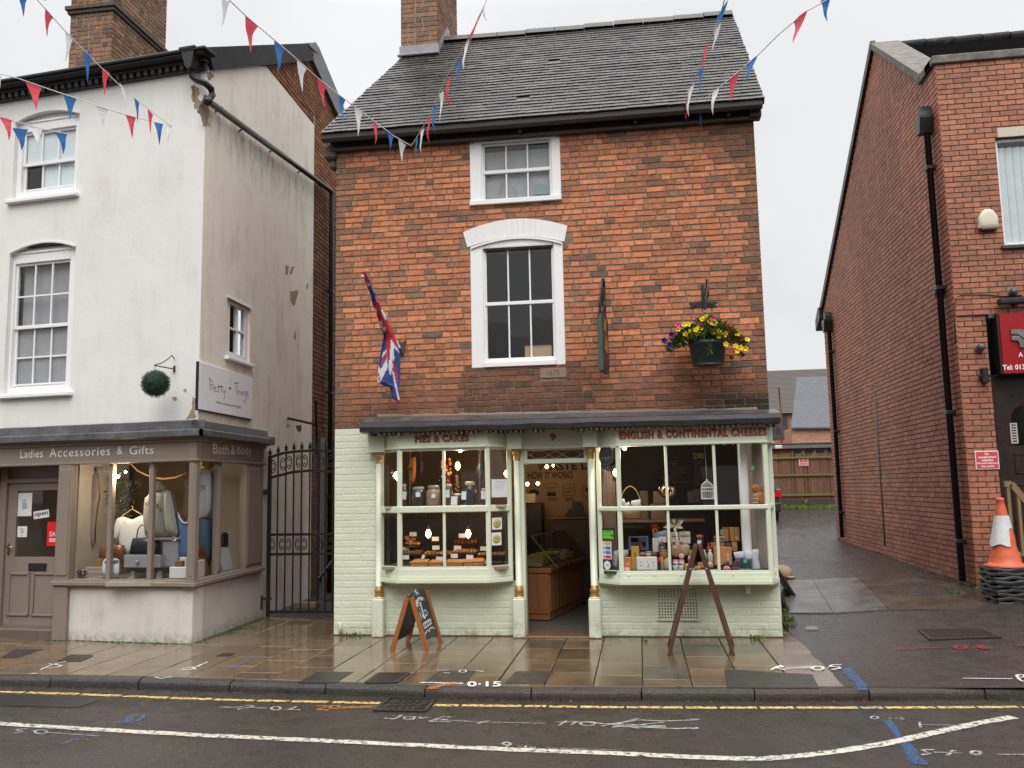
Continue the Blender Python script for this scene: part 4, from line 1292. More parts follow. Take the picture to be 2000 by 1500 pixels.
wline([(1100,946),(1122,945),(1123,967),(1101,968),(1100,946)]); wline([(1105,954),(1112,953),(1112,960),(1105,961),(1105,954)]); wline([(1112,951),(1116,951),(1116,961),(1106,963)])
wline([(1138,950),(1165,949),(1165,968),(1138,969),(1138,950)]); wpoly([(1143,953),(1160,953),(1160,960),(1143,960)])
wpoly([(1031,963),(1036,957),(1045,956),(1053,959),(1053,966),(1033,968)])
for x,y in ((1040,952),(1046,950),(1043,945),(1050,953),(1037,947)): wpoly([(x-1,y-1),(x+1,y-1),(x+1,y+1),(x-1,y+1)])
obj('wall_lettering',mb,M_ink,inn)
fD = Fr(0,12.57,0)
mb = MB(); q = fD.rect(1355,1374,885,896); text('DRI',fD,q[0],q[1],q[2],q[3],.003,bold=.01,mb=mb); 
obj('menu_lettering',mb,paint('gold_lettering',(.75,.42,.12),.5),B1)
mb = MB()
rmm = random.Random(33)
for i in range(16):
 q = fD.rect(1355,1355+rmm.uniform(12,18),899+i*3.2,900.2+i*3.2); mb.box(fD,q[0],q[1],.001,.003,q[2],q[3])
for i in range(9):
 a = rmm.uniform(1290,1310); q = fD.rect(a,a+rmm.uniform(20,40),905+i*4.5,906.5+i*4.5); mb.box(fD,q[0],q[1],.001,.003,q[2],q[3])
obj('menu_lines',mb,paint('chalk_grey',(.16,.14,.12),.8),B1)
# ------------------------------------------------------------------ the white rendered shop on the left
FL = Fr(-5.157,9.64,-6.5); FLS = Fr(-5.157,9.64,92)
_c2 = FL(-.055,-.09,0)
FU = Fr(_c2.x,_c2.y,-6.5); FUS = Fr(_c2.x,_c2.y,92)
def vgrime(name,base,base2,streak,amt,zl=None,edge=None,chips=0.0):
 """painted render with its run-down streaks, blotches and flaked paint"""
 k = NB(name)
 n = k.noise(2.2,6.0,.62); n2 = k.noise(16.0,5.0,.65)
 st = k.noise(7.0,5.0,.6,(1,1,.10)); sp = k.noise(55.0,4.0,.7)
 c = k.mix(n,base,base2)
 f = k.math('MULTIPLY',k.vrange(st,.45,.75),k.vrange(n,.42,.66))
 c = k.mix(k.math('MULTIPLY',f,amt),c,streak)
 c = k.mix(k.math('MULTIPLY',k.vrange(sp,.60,.72),amt*.7),c,tuple(q*.8 for q in streak))
 if zl:
  z = k.sep()['Z']
  f = k.math('MULTIPLY',k.vrange(z,zl[1],zl[0]),k.vrange(n2,.35,.65))
  c = k.mix(f,c,zl[2])
 if edge:
  (ya,za),(yb,zb) = edge; sl_ = (zb-za)/(yb-ya); o3 = k.sep()
  dd = k.math('SUBTRACT',k.math('ADD',k.math('MULTIPLY',o3['Y'],sl_),za-ya*sl_),o3['Z'])
  f = k.math('MULTIPLY',k.math('MULTIPLY',k.vrange(dd,.02,.10),k.vrange(dd,.75,.10)),k.vrange(k.noise(9.0,6.0,.7,(1,1,.2)),.46,.72))
  c = k.mix(f,c,(.24,.205,.11))
 if chips: c = k.mix(k.math('MULTIPLY',k.vrange(n2,.70,.72),chips),c,(.33,.25,.17))
 k.col(c); k.rough(.6); k.bump(k.math('ADD',k.math('MULTIPLY',n,1.6),k.math('MULTIPLY',sp,.25)),.25,.02)
 return k.mat
M_rend = vgrime('white_render',(.80,.79,.765),(.73,.72,.685),(.50,.45,.36),.35)
M_rends = vgrime('stained_side_render',(.88,.825,.725),(.79,.725,.615),(.45,.37,.25),.75,edge=((9.75,6.66),(13.95,6.85)),chips=.5)
M_riser = vgrime('dirty_stallriser',(.68,.66,.625),(.57,.535,.49),(.36,.31,.25),.8,(-.02,.13,(.22,.20,.14)),chips=.3)
M_taupe = paint('taupe_paint',(.232,.187,.152),.42,.07,5)
M_slate = paint('roof_slate',(.05,.052,.058),.4,.35,9)
B2 = thing('white_shop','white rendered three storey shop with taupe corner shopfront and black gutter','building',(-6.5,9.9,0))
zT = 7.06
Z1 = lambda p: [(x/2.857,y/2.857) for x,y in p]
Z2 = lambda p: [(x/2.857,450+y/2.857) for x,y in p]
WL1 = FU.rect(27,152,232,384); WL2 = FU.rect(13,142,490,768)
LZ = 2.42
mb = MB()
def arch_pts(h,rise,k=10):
 u0,u1,z0,z1 = h
 return [(u0,z0),(u1,z0),(u1,z1)]+[(u1+(u0-u1)*i/k,z1+rise*(1-(2*i/k-1)**2)) for i in range(1,k)]+[(u0,z1)]
us = sorted([-6.2,0.0,WL1[0],WL1[1],WL2[0],WL2[1]])
RISE = .10
def wallstrip():
 K = 14
 ustops = sorted(set([-6.2,0.0]+[h[0]+(h[1]-h[0])*i/K for h in (WL1,WL2) for i in range(K+1)]))
 for a,b in zip(ustops[:-1],ustops[1:]):
  if b-a < 1e-4: continue
  m_ = (a+b)/2
  segs = [(LZ,LZ)]
  open_ = []
  for h in (WL2,WL1):
   if h[0] < m_ < h[1]:
    f = lambda u: h[3]+RISE*(1-((u-(h[0]+h[1])/2)/((h[1]-h[0])/2))**2)
    open_.append((h[2],h[2],f(a),f(b)))
  lo = (LZ,LZ)
  for z0a,z0b,z1a,z1b in sorted(open_):
   mb.face([FU(a,0,lo[0]),FU(b,0,lo[1]),FU(b,0,z0b),FU(a,0,z0a)])
   mb.face([FU(a,0,z1a),FU(b,0,z1b),FU(b,-.16,z1b),FU(a,-.16,z1a)])
   lo = (z1a,z1b)
  mb.face([FU(a,0,lo[0]),FU(b,0,lo[1]),FU(b,0,zT+.2),FU(a,0,zT+.2)])
wallstrip()
for h in (WL1,WL2):
 mb.face([FU(h[0],0,h[2]),FU(h[0],-.16,h[2]),FU(h[0],-.16,h[3]),FU(h[0],0,h[3])])
 mb.face([FU(h[1],0,h[2]),FU(h[1],-.16,h[2]),FU(h[1],-.16,h[3]),FU(h[1],0,h[3])])
obj('wall',mb,M_rend,B2)
mb = MB()
for h in (WL1,WL2):
 pts = [(h[0]+(h[1]-h[0])*i/14,h[3]+RISE*(1-(2*i/14-1)**2)) for i in range(15)]
 for a,b in zip(pts[:-1],pts[1:]): mb.bar(FU(a[0],.004,a[1]+.012),FU(b[0],.004,b[1]+.012),.022,.022,up=(0,-1,0))
obj('arch_hood',mb,M_rend,B2)
rf = random.Random(12)
def left_sash(h,g,meet,rowsU,rowsL,lab):
 mb = MB(); a,b,c,d = g; nf = -.055
 u0,u1,z0,z1 = h
 mb.box(FU,u0,a-.03,-.16,nf,z0,z1+.02,b=.006); mb.box(FU,b+.03,u1,-.16,nf,z0,z1+.02,b=.006)
 mb.box(FU,a-.031,b+.031,-.16,nf-.002,d+.03,z1+.02,b=.006); mb.box(FU,a-.031,b+.031,-.16,nf+.01,z0,c-.04,b=.006)
 mb.prism(FU,[(u0,z1+.02),(u1,z1+.02)]+[(u1+(u0-u1)*i/10,z1+RISE*(1-(2*i/10-1)**2)) for i in range(1,10)],-.16,nf-.02)
 mb.box(FU,u0+.01,u1-.01,nf-.02,nf+.012,z1-.005,z1+.025,b=.004)
 mb.box(FU,u0-.05,u1+.05,-.05,.07,z0-.055,z0,b=.01)
 w = obj('window',mb,M_white,B2); w['label'] = lab
 mb = MB(); n1,n2 = -.085,-.115
 for (za,zb,nn,rows) in ((meet,d,n1,rowsU),(c,meet,n2,rowsL)):
  mb.box(FU,a-.03,a,nn-.03,nn,za-.02,zb+.03,b=.003); mb.box(FU,b,b+.03,nn-.03,nn,za-.02,zb+.03,b=.003)
  mb.box(FU,a,b,nn-.03,nn-.001,za-.025,za+.018,b=.003); mb.box(FU,a,b,nn-.03,nn-.001,zb,zb+.03,b=.003)
  if nn == n2: mb.box(FU,a,b,nn-.03,nn-.001,za-.04,za+.002,b=.003)
  for i in (1,2): u = a+(b-a)*i/3; mb.box(FU,u-.010,u+.010,nn-.026,nn-.003,za,zb)
  for z in rows: mb.box(FU,a,b,nn-.026,nn-.005,z-.010,z+.010)
 obj('sash',mb,M_white,w)
 for (za,zb,nn,rows) in ((meet+.02,d,n1,rowsU),(c,meet-.02,n2,rowsL)):
  zs = [za]+list(rows)+[zb]
  for z0_,z1_ in zip(zs[:-1],zs[1:]):
   for i in range(3):
    ua,ub = a+(b-a)*i/3+.004,a+(b-a)*(i+1)/3-.004
    m2 = MB(); jn = [nn-.016+rf.uniform(-.004,.004) for _ in range(3)]; jn.append(jn[0]+jn[2]-jn[1]); m2.face([FU(ua,jn[0],z0_),FU(ub,jn[1],z0_),FU(ub,jn[2],z1_),FU(ua,jn[3],z1_)])
    obj('pane',m2,M_glass_up,w)
 return w
zz = lambda px,py,n=-.1: FU.px(px,py,n)[1]
g = FU.rect(50,146,259,366,-.09)
w1 = left_sash(WL1,g,zz(98,317),[],[],'top floor window with a pale blind behind its upper sash')
mb = MB(); mb.box(FU,g[0],g[1],-.128,-.122,zz(98,314),g[3]); mb.box(FU,g[0]+.25,g[1],-.158,-.152,g[2],zz(98,317))
obj('blind',mb,paint('sky_pale_blind',(.80,.88,.90),.8,.05,3),w1)  # blind tone raised to carry the sky reflected in the panes
g = FU.rect(32,132,517,750,-.09)
w2 = left_sash(WL2,g,zz(82,637),[zz(82,577)],[zz(82,696)],'tall first floor sash window of twelve panes')
mb = MB(); mb.box(FU,g[0]+.0,g[1],-.158,-.152,g[2],zz(82,637)); mb.box(FU,g[0],g[1],-.20,-.19,zz(82,637),g[3])
obj('sky_reflection_sheet',mb,paint('sky_reflection_grey',(.36,.355,.37),.9,.35,2.5),w2)  # added grey sheets whose tones stand in for sky reflected in the panes
mb = MB()
mb.face([FU(-6,-1.6,2.5),FU(-.5,-1.6,2.5),FU(-.5,-1.6,7),FU(-6,-1.6,7)])
for z in (2.55,4.95,7.0): mb.face([FU(-6,-.02,z),FU(-.2,-.02,z),FU(-.5,-1.6,z),FU(-6,-1.6,z)])
obj('upper_rooms',mb,M_room,B2)
def poly_iv(P):
 def f(z):
  xs_ = []
  for (a,za),(b,zb) in zip(P,P[1:]+P[:1]):
   if (za <= z < zb) or (zb <= z < za): xs_.append(a+(b-a)*(z-za)/(zb-za))
  xs_.sort()
  return [(xs_[i],xs_[i+1]) for i in range(0,len(xs_)-1,2) if xs_[i+1]-xs_[i] > .04]
 return f
sp = lambda px,py,n=0.0: FUS.px(px,py,n)
rid = sp(612,100); bk = sp(668,232)
uE = 7.5
W3 = FUS.rect(443,488,592,704)
topv = sp(410,130); d1 = sp(520,130); d2 = sp(607,215); we = sp(611,600)
mb = MB()
uw = we[0]
SDu = FLS.px(512,1000)[0]-.05
RP = [(0,LZ-.1),(SDu,LZ-.1),(SDu,-.05),(uw,-.05),(uw,d2[1]),(d1[0],d1[1]),(0.0,topv[1])]
def sheet_poly(P,hole,n):
 f = poly_iv(P)
 zs = sorted(set([p[1] for p in P]+[hole[2],hole[3]]))
 for a,b in zip(zs[:-1],zs[1:]):
  ia,ib = f(a+1e-4),f(b-1e-4)
  if not ia or not ib: continue
  (a0,a1),(b0,b1) = ia[0],ib[0]
  if hole[2] <= (a+b)/2 <= hole[3]:
   mb.face([FUS(a0,n,a),FUS(hole[0],n,a),FUS(hole[0],n,b),FUS(b0,n,b)]); mb.face([FUS(hole[1],n,a),FUS(a1,n,a),FUS(b1,n,b),FUS(hole[1],n,b)])
  else: mb.face([FUS(a0,n,a),FUS(a1,n,a),FUS(b1,n,b),FUS(b0,n,b)])
sheet_poly(RP,W3,0.0)
reveal(mb,FUS,W3,0,-.12)
edge = [FUS(u,0,z) for u,z in RP[3:6]]
for a,b in zip(edge[:-1],edge[1:]): mb.face([a,b,b-FUS.nd*.02,a-FUS.nd*.02])
obj('side_wall',mb,M_rends,B2)
mb = MB()
GP = [(0.05,LZ-.1),(SDu+.02,LZ-.1),(SDu+.02,-.05),(uE,-.05),(uE,bk[1]-(uE-bk[0])*.6),rid,(0.05,topv[1]-.05)]
sheet_poly(GP,(W3[0],W3[1],W3[2],W3[3]),-.02)
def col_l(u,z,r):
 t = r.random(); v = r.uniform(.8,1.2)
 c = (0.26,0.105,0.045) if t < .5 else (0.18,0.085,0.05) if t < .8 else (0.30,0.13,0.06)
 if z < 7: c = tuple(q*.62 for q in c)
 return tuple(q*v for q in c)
gi = poly_iv(GP)
def liv(z):
 out = []
 for a,b in gi(z):
  a2 = uw+.005 if z < d2[1] else (d1[0]+(d2[0]-d1[0])*max(0,(d1[1]-z))/(d1[1]-d2[1]+1e-6) if z < d1[1] else .05)
  if z >= d1[1]: a2 = max(a,.05)
  if b > a2: out.append((a2,min(b,6.8)))
 return out
rl = random.Random(31)
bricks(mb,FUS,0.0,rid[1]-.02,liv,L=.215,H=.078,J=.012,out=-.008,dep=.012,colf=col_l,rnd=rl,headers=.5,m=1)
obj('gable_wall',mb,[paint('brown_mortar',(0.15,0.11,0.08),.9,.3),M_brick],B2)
M_bare = paint('bare_render',(.33,.25,.175),.85,.2,20,bump=.3); M_moss = paint('green_stain',(.15,.14,.055),.85,.4,20)
mb = MB()
rf = random.Random(12)
def flake(pts,n=.0025,j=.012):
 P = [sp(*p) for p in pts]; Q = []
 for a,b in zip(P,P[1:]+P[:1]):
  for i in range(9): Q.append((a[0]+(b[0]-a[0])*i/9+rf.uniform(-j,j),a[1]+(b[1]-a[1])*i/9+rf.uniform(-j,j)))
 mb.prism(FUS,Q,0,n)
for p in ([(1150,520),(1168,590),(1165,700),(1135,705),(1120,640),(1105,625),(1130,560)],[(1150,400),(1180,415),(1190,430),(1165,445)],):
 flake(Z1(p),j=.03)
for p in ([(1595,195),(1612,200),(1605,245),(1592,245)],[(1632,200),(1640,205),(1622,250),(1617,235)],[(1620,340),(1665,335),(1655,380),(1640,425),(1622,400)],
          [(1712,300),(1722,298),(1716,325),(1708,325)],[(1643,560),(1650,575),(1648,608),(1638,605)],[(1600,1080),(1615,1090),(1600,1100)]):
 flake(Z2(p),j=.014)
obj('flaked_patches',mb,M_bare,B2)
mb = MB()
for p in ([(1075,930),(1090,935),(1085,1000),(1095,1045),(1040,1055),(1070,1000)],[(1020,890),(1035,885),(1042,905),(1030,900)],[(960,930),(985,925),(990,945),(970,950)]):
 P = [FU.px(*q) for q in Z2(p)]; Q = []
 for a,b in zip(P,P[1:]+P[:1]):
  for i in range(4): Q.append((min(-.004,a[0]+(b[0]-a[0])*i/4+rf.uniform(-.008,.008)),a[1]+(b[1]-a[1])*i/4+rf.uniform(-.008,.008)))
 mb.prism(FU,Q,0,.003)
P = [FU.px(*q) for q in Z1([(1075,470),(1120,490),(1110,540),(1145,590),(1120,650),(1095,600),(1075,560)])]; Q = []
for a,b in zip(P,P[1:]+P[:1]):
 for i in range(5): Q.append((min(-.003,a[0]+(b[0]-a[0])*i/5+rf.uniform(-.03,.03)),a[1]+(b[1]-a[1])*i/5+rf.uniform(-.03,.03)))
mb.prism(FU,Q,0,.003)
obj('bare_corner',mb,M_bare,B2)
mb = MB(); a,b,c,d = FUS.rect(446,476,600,692,-.05)
mb.box(FUS,W3[0],a,-.1,-.03,W3[2],W3[3],b=.004); mb.box(FUS,b,W3[1],-.1,-.03,W3[2],W3[3],b=.004)
mb.box(FUS,a,b,-.1,-.031,d,W3[3],b=.004); mb.box(FUS,a,b,-.1,-.031,W3[2],c,b=.004)
mb.box(FUS,(a+b)/2-.012,(a+b)/2+.012,-.085,-.035,c,d); mz = (c+d)/2; mb.box(FUS,a,b,-.085,-.036,mz-.012,mz+.012)
mb.box(FUS,W3[0]-.05,W3[1]+.06,-.02,.055,W3[2]-.045,W3[2],b=.008)
mb.box(FUS,W3[0]-.02,W3[1]+.02,-.02,.02,W3[3],W3[3]+.022)
w3 = obj('window',mb,M_white,B2); w3['label'] = 'small four pane side window above the white sign'
for i in (0,1):
 for z0_,z1_ in ((c,mz),(mz,d)):
  m2 = MB(); ua,ub = (a,(a+b)/2) if i == 0 else ((a+b)/2,b)
  m2.face([FUS(ua,-.06,z0_),FUS(ub,-.06,z0_),FUS(ub,-.06,z1_),FUS(ua,-.06,z1_)]); obj('pane',m2,M_glass_up,w3)
mb = MB()
f0 = lambda px,py,n: FU.px(px,py,n)[1]
zc0,zc1,zg1 = f0(200,168,.03),f0(200,146,.1),f0(200,123,.22)
mb.box(FU,-6.4,.02,0,.05,zc0,zc1)
x = -6.3
mb.box(FU,-6.4,.04,0,.11,zc0+(zc1-zc0)*.72,zc1+.01,b=.01)
while x < 0: mb.box(FU,x,x+.05,.045,.10,zc0+.02,zc0+(zc1-zc0)*.68); x += .105
cor = obj('cornice',mb,paint('black_painted_brick',(.028,.027,.028),.45,.4,20),B2)
mb = MB()
mb.box(FU,-6.4,.10,.05,.22,zc1+.005,zg1-.04,b=.04)
mb.box(FU,-6.4,.14,.0,.25,zg1-.045,zg1,b=.012)
obj('gutter',mb,M_black,B2)
mb = MB()
va = [sp(403,92,.05),sp(612,84,.05),sp(612,118,.05),sp(416,137,.05)]
mb.prism(FUS,va,-.25,.06)
obj('verge',mb,paint('black_verge',(.016,.016,.019),.6,.4,6,spec=.2),B2)
mb = MB(); vb = [sp(611,84,.05),sp(622,92,.05),sp(676,222,.05),sp(668,242,.05),sp(612,120,.05)]
mb.prism(FUS,vb,-.2,.06)
mb.prism(FUS,[sp(600,88,.05),sp(614,82,.05),sp(624,100,.05),sp(618,104,.05)],-.1,.075)
obj('bargeboard',mb,paint('grey_bargeboard',(.13,.135,.145),.5,.15),B2)
mb = MB()
ev = [FU(-6.4,.12,zg1-.01),FU(.02,.12,zg1-.01)]
rdp = FUS(rid[0],-.05,rid[1]+.12); rdl = rdp+FU.ud*-6.4
bkp = FUS(uE,-.05,bk[1]-(uE-bk[0])*.6); bkl = bkp+FU.ud*-6.4
mb.face([ev[0],ev[1],rdp,rdl]); mb.face([rdl,rdp,bkp,bkl])
obj('roof',mb,M_slate,B2)
mb = MB()
H = [FU.px(*p,.16) for p in Z1([(1030,295),(1105,290),(1085,388),(1055,390)])]
mb.prism(FU,H,.06,.24)
mb.box(FU,H[0][0]-.02,H[1][0]+.02,.05,.26,H[0][1]-.01,H[0][1]+.03,b=.008)
pts = [FU(*(lambda q: (q[0],.13,q[1]))(FU.px(*p,.13))) for p in Z1([(1070,380),(1072,425)])]+[FU(*(lambda q: (q[0],.10,q[1]))(FU.px(*p,.10))) for p in Z1([(1095,445)])]
pts += [FUS(*(lambda q: (q[0],.09,q[1]))(sp(*p,.09))) for p in Z1([(1150,468),(1178,495),(1186,530),(1165,556)])]
mb.tube(pts,.042,10)
pa = FUS(*(lambda q: (q[0],.09,q[1]))(sp(406,197,.09))); pb = FUS(*(lambda q: (q[0],.09,q[1]))(sp(646,373,.09)))
mb.tube([pa,pb,pb+Vector((0,.05,-.12)),Vector((pb.x,pb.y+.05,.0))],.042,10)
mb.ball(pa,.06,10)
for px,py in Z1([(1330,735),(1500,850),(1660,965),(1200,625)]):
 q = sp(px,py); mb.bar(FUS(q[0],0,q[1]),FUS(q[0]+.02,.09,q[1]+.07),.02,.02)
for z in (1.6,3.4,5.2): mb.box(None,pb.x-.06,pb.x+.05,-pb.y-.11,-pb.y+.0,z,z+.05)
obj('downpipe',mb,M_black,B2)
fcp = at_y(219,60,12.4); fc0 = at_y(137,60,12.4)
cxr = fcp.x; cxl = fc0.x
cyb = 12.4
for i in range(400):
 q = 12.4+i*.02
 P_ = Vector((cxr,q,7.9)); dd = P_-CO; zc_ = dd.dot(_fw)
 if CX+FPX*dd.dot(CR)/zc_ > 316: cyb = q; break
mb = MB(); cA = Fr(cxl,12.4,0); cB = Fr(cxr,12.4,90)
def col_c2(u,z,r):
 t = r.random(); v = r.uniform(.75,1.25)
 c = (0.24,0.135,0.085) if t < .5 else (0.16,0.105,0.075) if t < .8 else (0.29,0.15,0.08)
 return tuple(q*v for q in c)
zb_ = at_y(170,22,12.4).z
for f_,L_ in ((cA,cxr-cxl),(cB,cyb-12.4)):
 bricks(mb,f_,6.9,zb_-.04,lambda z: [(0,L_)],L=.215,H=.078,J=.013,colf=col_c2,rnd=rl,headers=.5)
 bricks(mb,f_,zb_+.08,zb_+1.4,lambda z: [(0,L_)],L=.215,H=.078,J=.013,colf=col_c2,rnd=rl,headers=.5)
mb.vprism([(cxl,12.403),(cxr-.003,12.403),(cxr-.003,cyb),(cxl,cyb)],6.8,zb_+1.4,1)
mb.box(None,cxl-.04,cxr+.04,-cyb-.04,-12.36,zb_-.04,zb_+.02,0,(.10,.075,.06),.006)
mb.box(None,cxl-.07,cxr+.07,-cyb-.07,-12.33,zb_+.02,zb_+.09,0,(.11,.08,.06),.006)
obj('chimney',mb,[M_brick,paint('pale_mortar',(0.34,0.28,0.21),.9,.3,18)],B2)
# ---- shopfront: lead flat, fascia, corner window, stall riser, door
lz = lambda py,px=250,n=0.0: FL.px(px,py,n)[1]
zf0,zf1 = lz(900),lz(866); zl0,zl1,zl2 = lz(857,n=.12),lz(843,n=.12),lz(827,n=-.02)
SD = FLS.px(512,1000)[0]
UL = -6.0
mb = MB()
NS = 30
def run(fr,a,b,prof,m=0):
 for i in range(NS):
  u0,u1 = a+(b-a)*i/NS,a+(b-a)*(i+1)/NS
  w0,w1 = (mnoise.noise(Vector((u*4,q,5)))*.006 for u,q in ((u0,1),(u1,1)))
  for (n0,z0),(n1,z1) in zip(prof[:-1],prof[1:]):
   mb.face([fr(u0,n0,z0+w0),fr(u1,n0,z0+w1),fr(u1,n1,z1+w1),fr(u0,n1,z1+w0)],m)
PRF = [(-.06,zl2+.015),(.02,zl2),(.032,zl1+.012),(.11,zl1+.004),(.128,zl1-.01),(.13,zl0+.01),(.10,zl0-.005),(.0,zl0-.005)]
run(FL,UL,.115,PRF); run(FLS,-.115,SD+.10,PRF)
mb.vprism([tuple(FL(-6,-.2,0)[:2]),tuple(FL(.10,.10,0)[:2]),tuple(FLS(SD+.1,.1,0)[:2]),tuple(FLS(SD+.1,-.1,0)[:2]),tuple(FL(-6,-.3,0)[:2])],zl0-.003,zl0+.012)
mb.box(FLS,SD+.05,SD+.12,-.05,.13,zl0,zl1+.03,b=.01)
obj('lead_flat',mb,M_lead,B2)
mb = MB()
mb.box(FL,UL,0,-.10,0,zf0,zf1+.0); mb.box(FLS,0,SD+.03,-.10,0,zf0+.001,zf1)
for fr_,a,b in ((FL,UL,.03),(FLS,-.03,SD+.06)):
 mb.box(fr_,a,b,-.02,.025,zf0-.028,zf0+.004,b=.006); mb.box(fr_,a,b,-.02,.03,zf1-.005,zf1+.03,b=.008); mb.box(fr_,a,b,-.02,.07,zf1+.028,zl0,b=.01)
fas2 = obj('fascia',mb,M_taupe,B2)
M_sgn = paint('white_sign_letters',(.80,.78,.74),.4,.05)
mb = MB()
for s,a,b,c_,d_ in (('Ladies',40,84,878,894),('Accessories',97,215,874,891),('&',229,239,872,887),('Gifts',253,300,871,887)):
 q = FL.rect(a,b,c_,d_); text(s,FL,q[0],q[1],q[2],q[3],.001,mb=mb,spacing=1.15 if len(s) > 6 else 1.05)
obj('lettering',mb,M_sgn,fas2)
mb = MB()
for s,a,b,c_,d_ in (('Bath',416,447,868,887),('&',451,459,869,888),('Body',463,491,870,893)):
 q = FLS.rect(a,b,c_,d_); text(s,FLS,q[0],q[1],q[2],q[3],.001,mb=mb)
obj('lettering',mb,M_sgn,fas2)
zs_t,zs_b = lz(1135,250),lz(1146,250)
u_p0,u_p1 = FL.px(113,1000)[0],FL.px(137,1000)[0]
mb = MB()
mb.box(FL,u_p0+.0,-.03,-.25,-.03,-.05,zs_b,b=.01); mb.box(FLS,.09,SD+.02,-.25,-.03,-.05,zs_b-.001,b=.01)
mb.box(FLS,SD-.02,SD+.22,-.25,-.04,-.05,zf1)
obj('stall_riser',mb,M_riser,B2)
mb = MB()
for fr_,a,b in ((FL,u_p0-.03,.05),(FLS,-.05,SD+.02)):
 mb.box(fr_,a,b,-.12,.05,zs_b+.008,zs_t-.005,b=.008); mb.box(fr_,a+.02,b-.02,-.12,.02,zs_b-.012,zs_b+.009,b=.004); mb.box(fr_,a+.03,b-.03,-.12,.025,zs_t-.006,zs_t+.015,b=.004)
obj('sill',mb,M_taupe,B2)
mb = MB()
for fr_,us_ in ((FL,[(u_p0,u_p1+.02,.02)]+[(FL.px(x,1000)[0]-.03,FL.px(x,1000)[0]+.03,-.02) for x in (211,291)]+[(-.075,0,.0)]),
                 (FLS,[(0.0,.06,.0),(FLS.px(432,1000)[0]-.05,FLS.px(432,1000)[0]+.05,-.02),(FLS.px(480,1000)[0],SD,.01)])):
 for a,b,n in us_:
  mb.box(fr_,a,b,-.09,n,zs_t+.01,zf0-.025,b=.008)
  if b-a > .07: mb.box(fr_,a+.02,b-.02,n-.01,n+.014,zs_t+.06,zf0-.08,b=.006)
mb.box(FL,u_p0,u_p1+.02,-.3,.02,-.02,zs_t+.011,b=.006)
win = obj('shop_window',mb,M_taupe,B2)
for fr_,stops in ((FL,[u_p1+.02]+[FL.px(x,1000)[0] for x in (211,291)]+[-.05]),(FLS,[.04,FLS.px(432,1000)[0],FLS.px(480,1000)[0]])):
 for a,b in zip(stops[:-1],stops[1:]):
  m2 = MB(); m2.face([fr_(a,-.05,zs_t),fr_(b,-.05,zs_t),fr_(b,-.05,zf0),fr_(a,-.05,zf0)]); obj('pane',m2,M_glass,win)
ND = -.28
dz = lambda px,py: FL.px(px,py,ND)
ud0,ud1 = dz(10,1100)[0],dz(10,1100)[0]+.86
mb = MB()
gl = FL.rect(31,120,958,1088,ND); gl = (gl[0],ud1-.11,gl[2],gl[3])
zd0,zd1 = dz(60,1229)[1],dz(60,944)[1]
mb.box(FL,ud0,gl[0],ND-.05,ND,zd0,zd1,b=.004); mb.box(FL,gl[1],ud1,ND-.05,ND,zd0,zd1,b=.004)
mb.box(FL,gl[0],gl[1],ND-.05,ND-.001,gl[3],zd1,b=.004); mb.box(FL,gl[0],gl[1],ND-.05,ND-.001,zd0,gl[2],b=.004)
dr = obj('door',mb,M_taupe,B2)
mb = MB()
pz0,pz1 = dz(45,1203)[1],dz(45,1118)[1]
for a,b in ((ud0+.07,ud0+.40),(ud0+.44,ud0+.79)):
 for c_,d_,e_,f_ in ((a,b,pz0,pz0+.03),(a,b,pz1-.03,pz1),(a,a+.03,pz0,pz1),(b-.03,b,pz0,pz1)): mb.box(FL,c_,d_,ND,ND+.018,e_,f_,b=.006)
obj('panel_moulding',mb,M_taupe,dr)
mb = MB(); q = FL.rect(56,91,1100,1115,ND); mb.box(FL,q[0],q[1],ND,ND+.012,q[2],q[3],b=.004); mb.box(FL,q[0]+.02,q[1]-.02,ND+.012,ND+.018,q[2]+.015,q[3]-.015)
obj('letterbox',mb,M_black,dr)
mb = MB(); q = dz(18,1068); mb.box(FL,q[0]-.02,q[0]+.02,ND,ND+.012,q[1]-.10,q[1]+.04,b=.004); mb.tube([FL(q[0],ND+.01,q[1]),FL(q[0],ND+.05,q[1]),FL(q[0]+.11,ND+.05,q[1])],.009,8)
obj('handle',mb,paint('worn_nickel',(.35,.33,.3),.3,.2,metal=1),dr)
mb = MB(); mb.face([FL(gl[0],ND-.025,gl[2]),FL(gl[1],ND-.025,gl[2]),FL(gl[1],ND-.025,gl[3]),FL(gl[0],ND-.025,gl[3])]); obj('pane',mb,M_glass,dr)
mb = MB()
mb.box(FL,ud0-.10,ud0-.002,ND-.08,ND+.04,0,zf0,b=.006); mb.box(FL,ud1+.002,ud1+.2,ND-.08,ND+.04,0,zf0,b=.006)
mb.box(FL,ud0-.1,ud1+.1,ND-.08,ND+.03,zd1+.004,zd1+.06,b=.006); mb.box(FL,ud0-.1,ud1+.1,ND-.10,ND-.02,zd1+.06,zf0)
mb.box(FL,UL,ud0-.1,-.3,ND,0,zf0)
mb.box(FL,UL,ud0-.12,-.3,.0,0,zf0,b=.01); mb.box(FL,UL,u_p0,ND-.05,-.02,zf0-.03,zf0-.01)
obj('door_frame',mb,M_taupe,B2)
mb = MB(); mb.box(FL,ud0-.14,u_p0-.01,-.45,-.02,-.02,.115,b=.015)
obj('doorstep',mb,paint('worn_step',(.13,.095,.075),.5,.3,8),B2)
M_warm = paint('warm_shop_wall',(.22,.155,.10),.8,.25,3); M_cream = paint('cream_side',(.33,.29,.24),.8)
mb = MB()
mb.face([FL(-6,-2.6,0),FL(-.6,-2.6,0),FL(-.6,-2.6,2.4),FL(-6,-2.6,2.4)])
mb.face([FL(-6,-.1,2.3),FL(-.12,-.1,2.3),FL(-.6,-2.6,2.3),FL(-6,-2.6,2.3)])
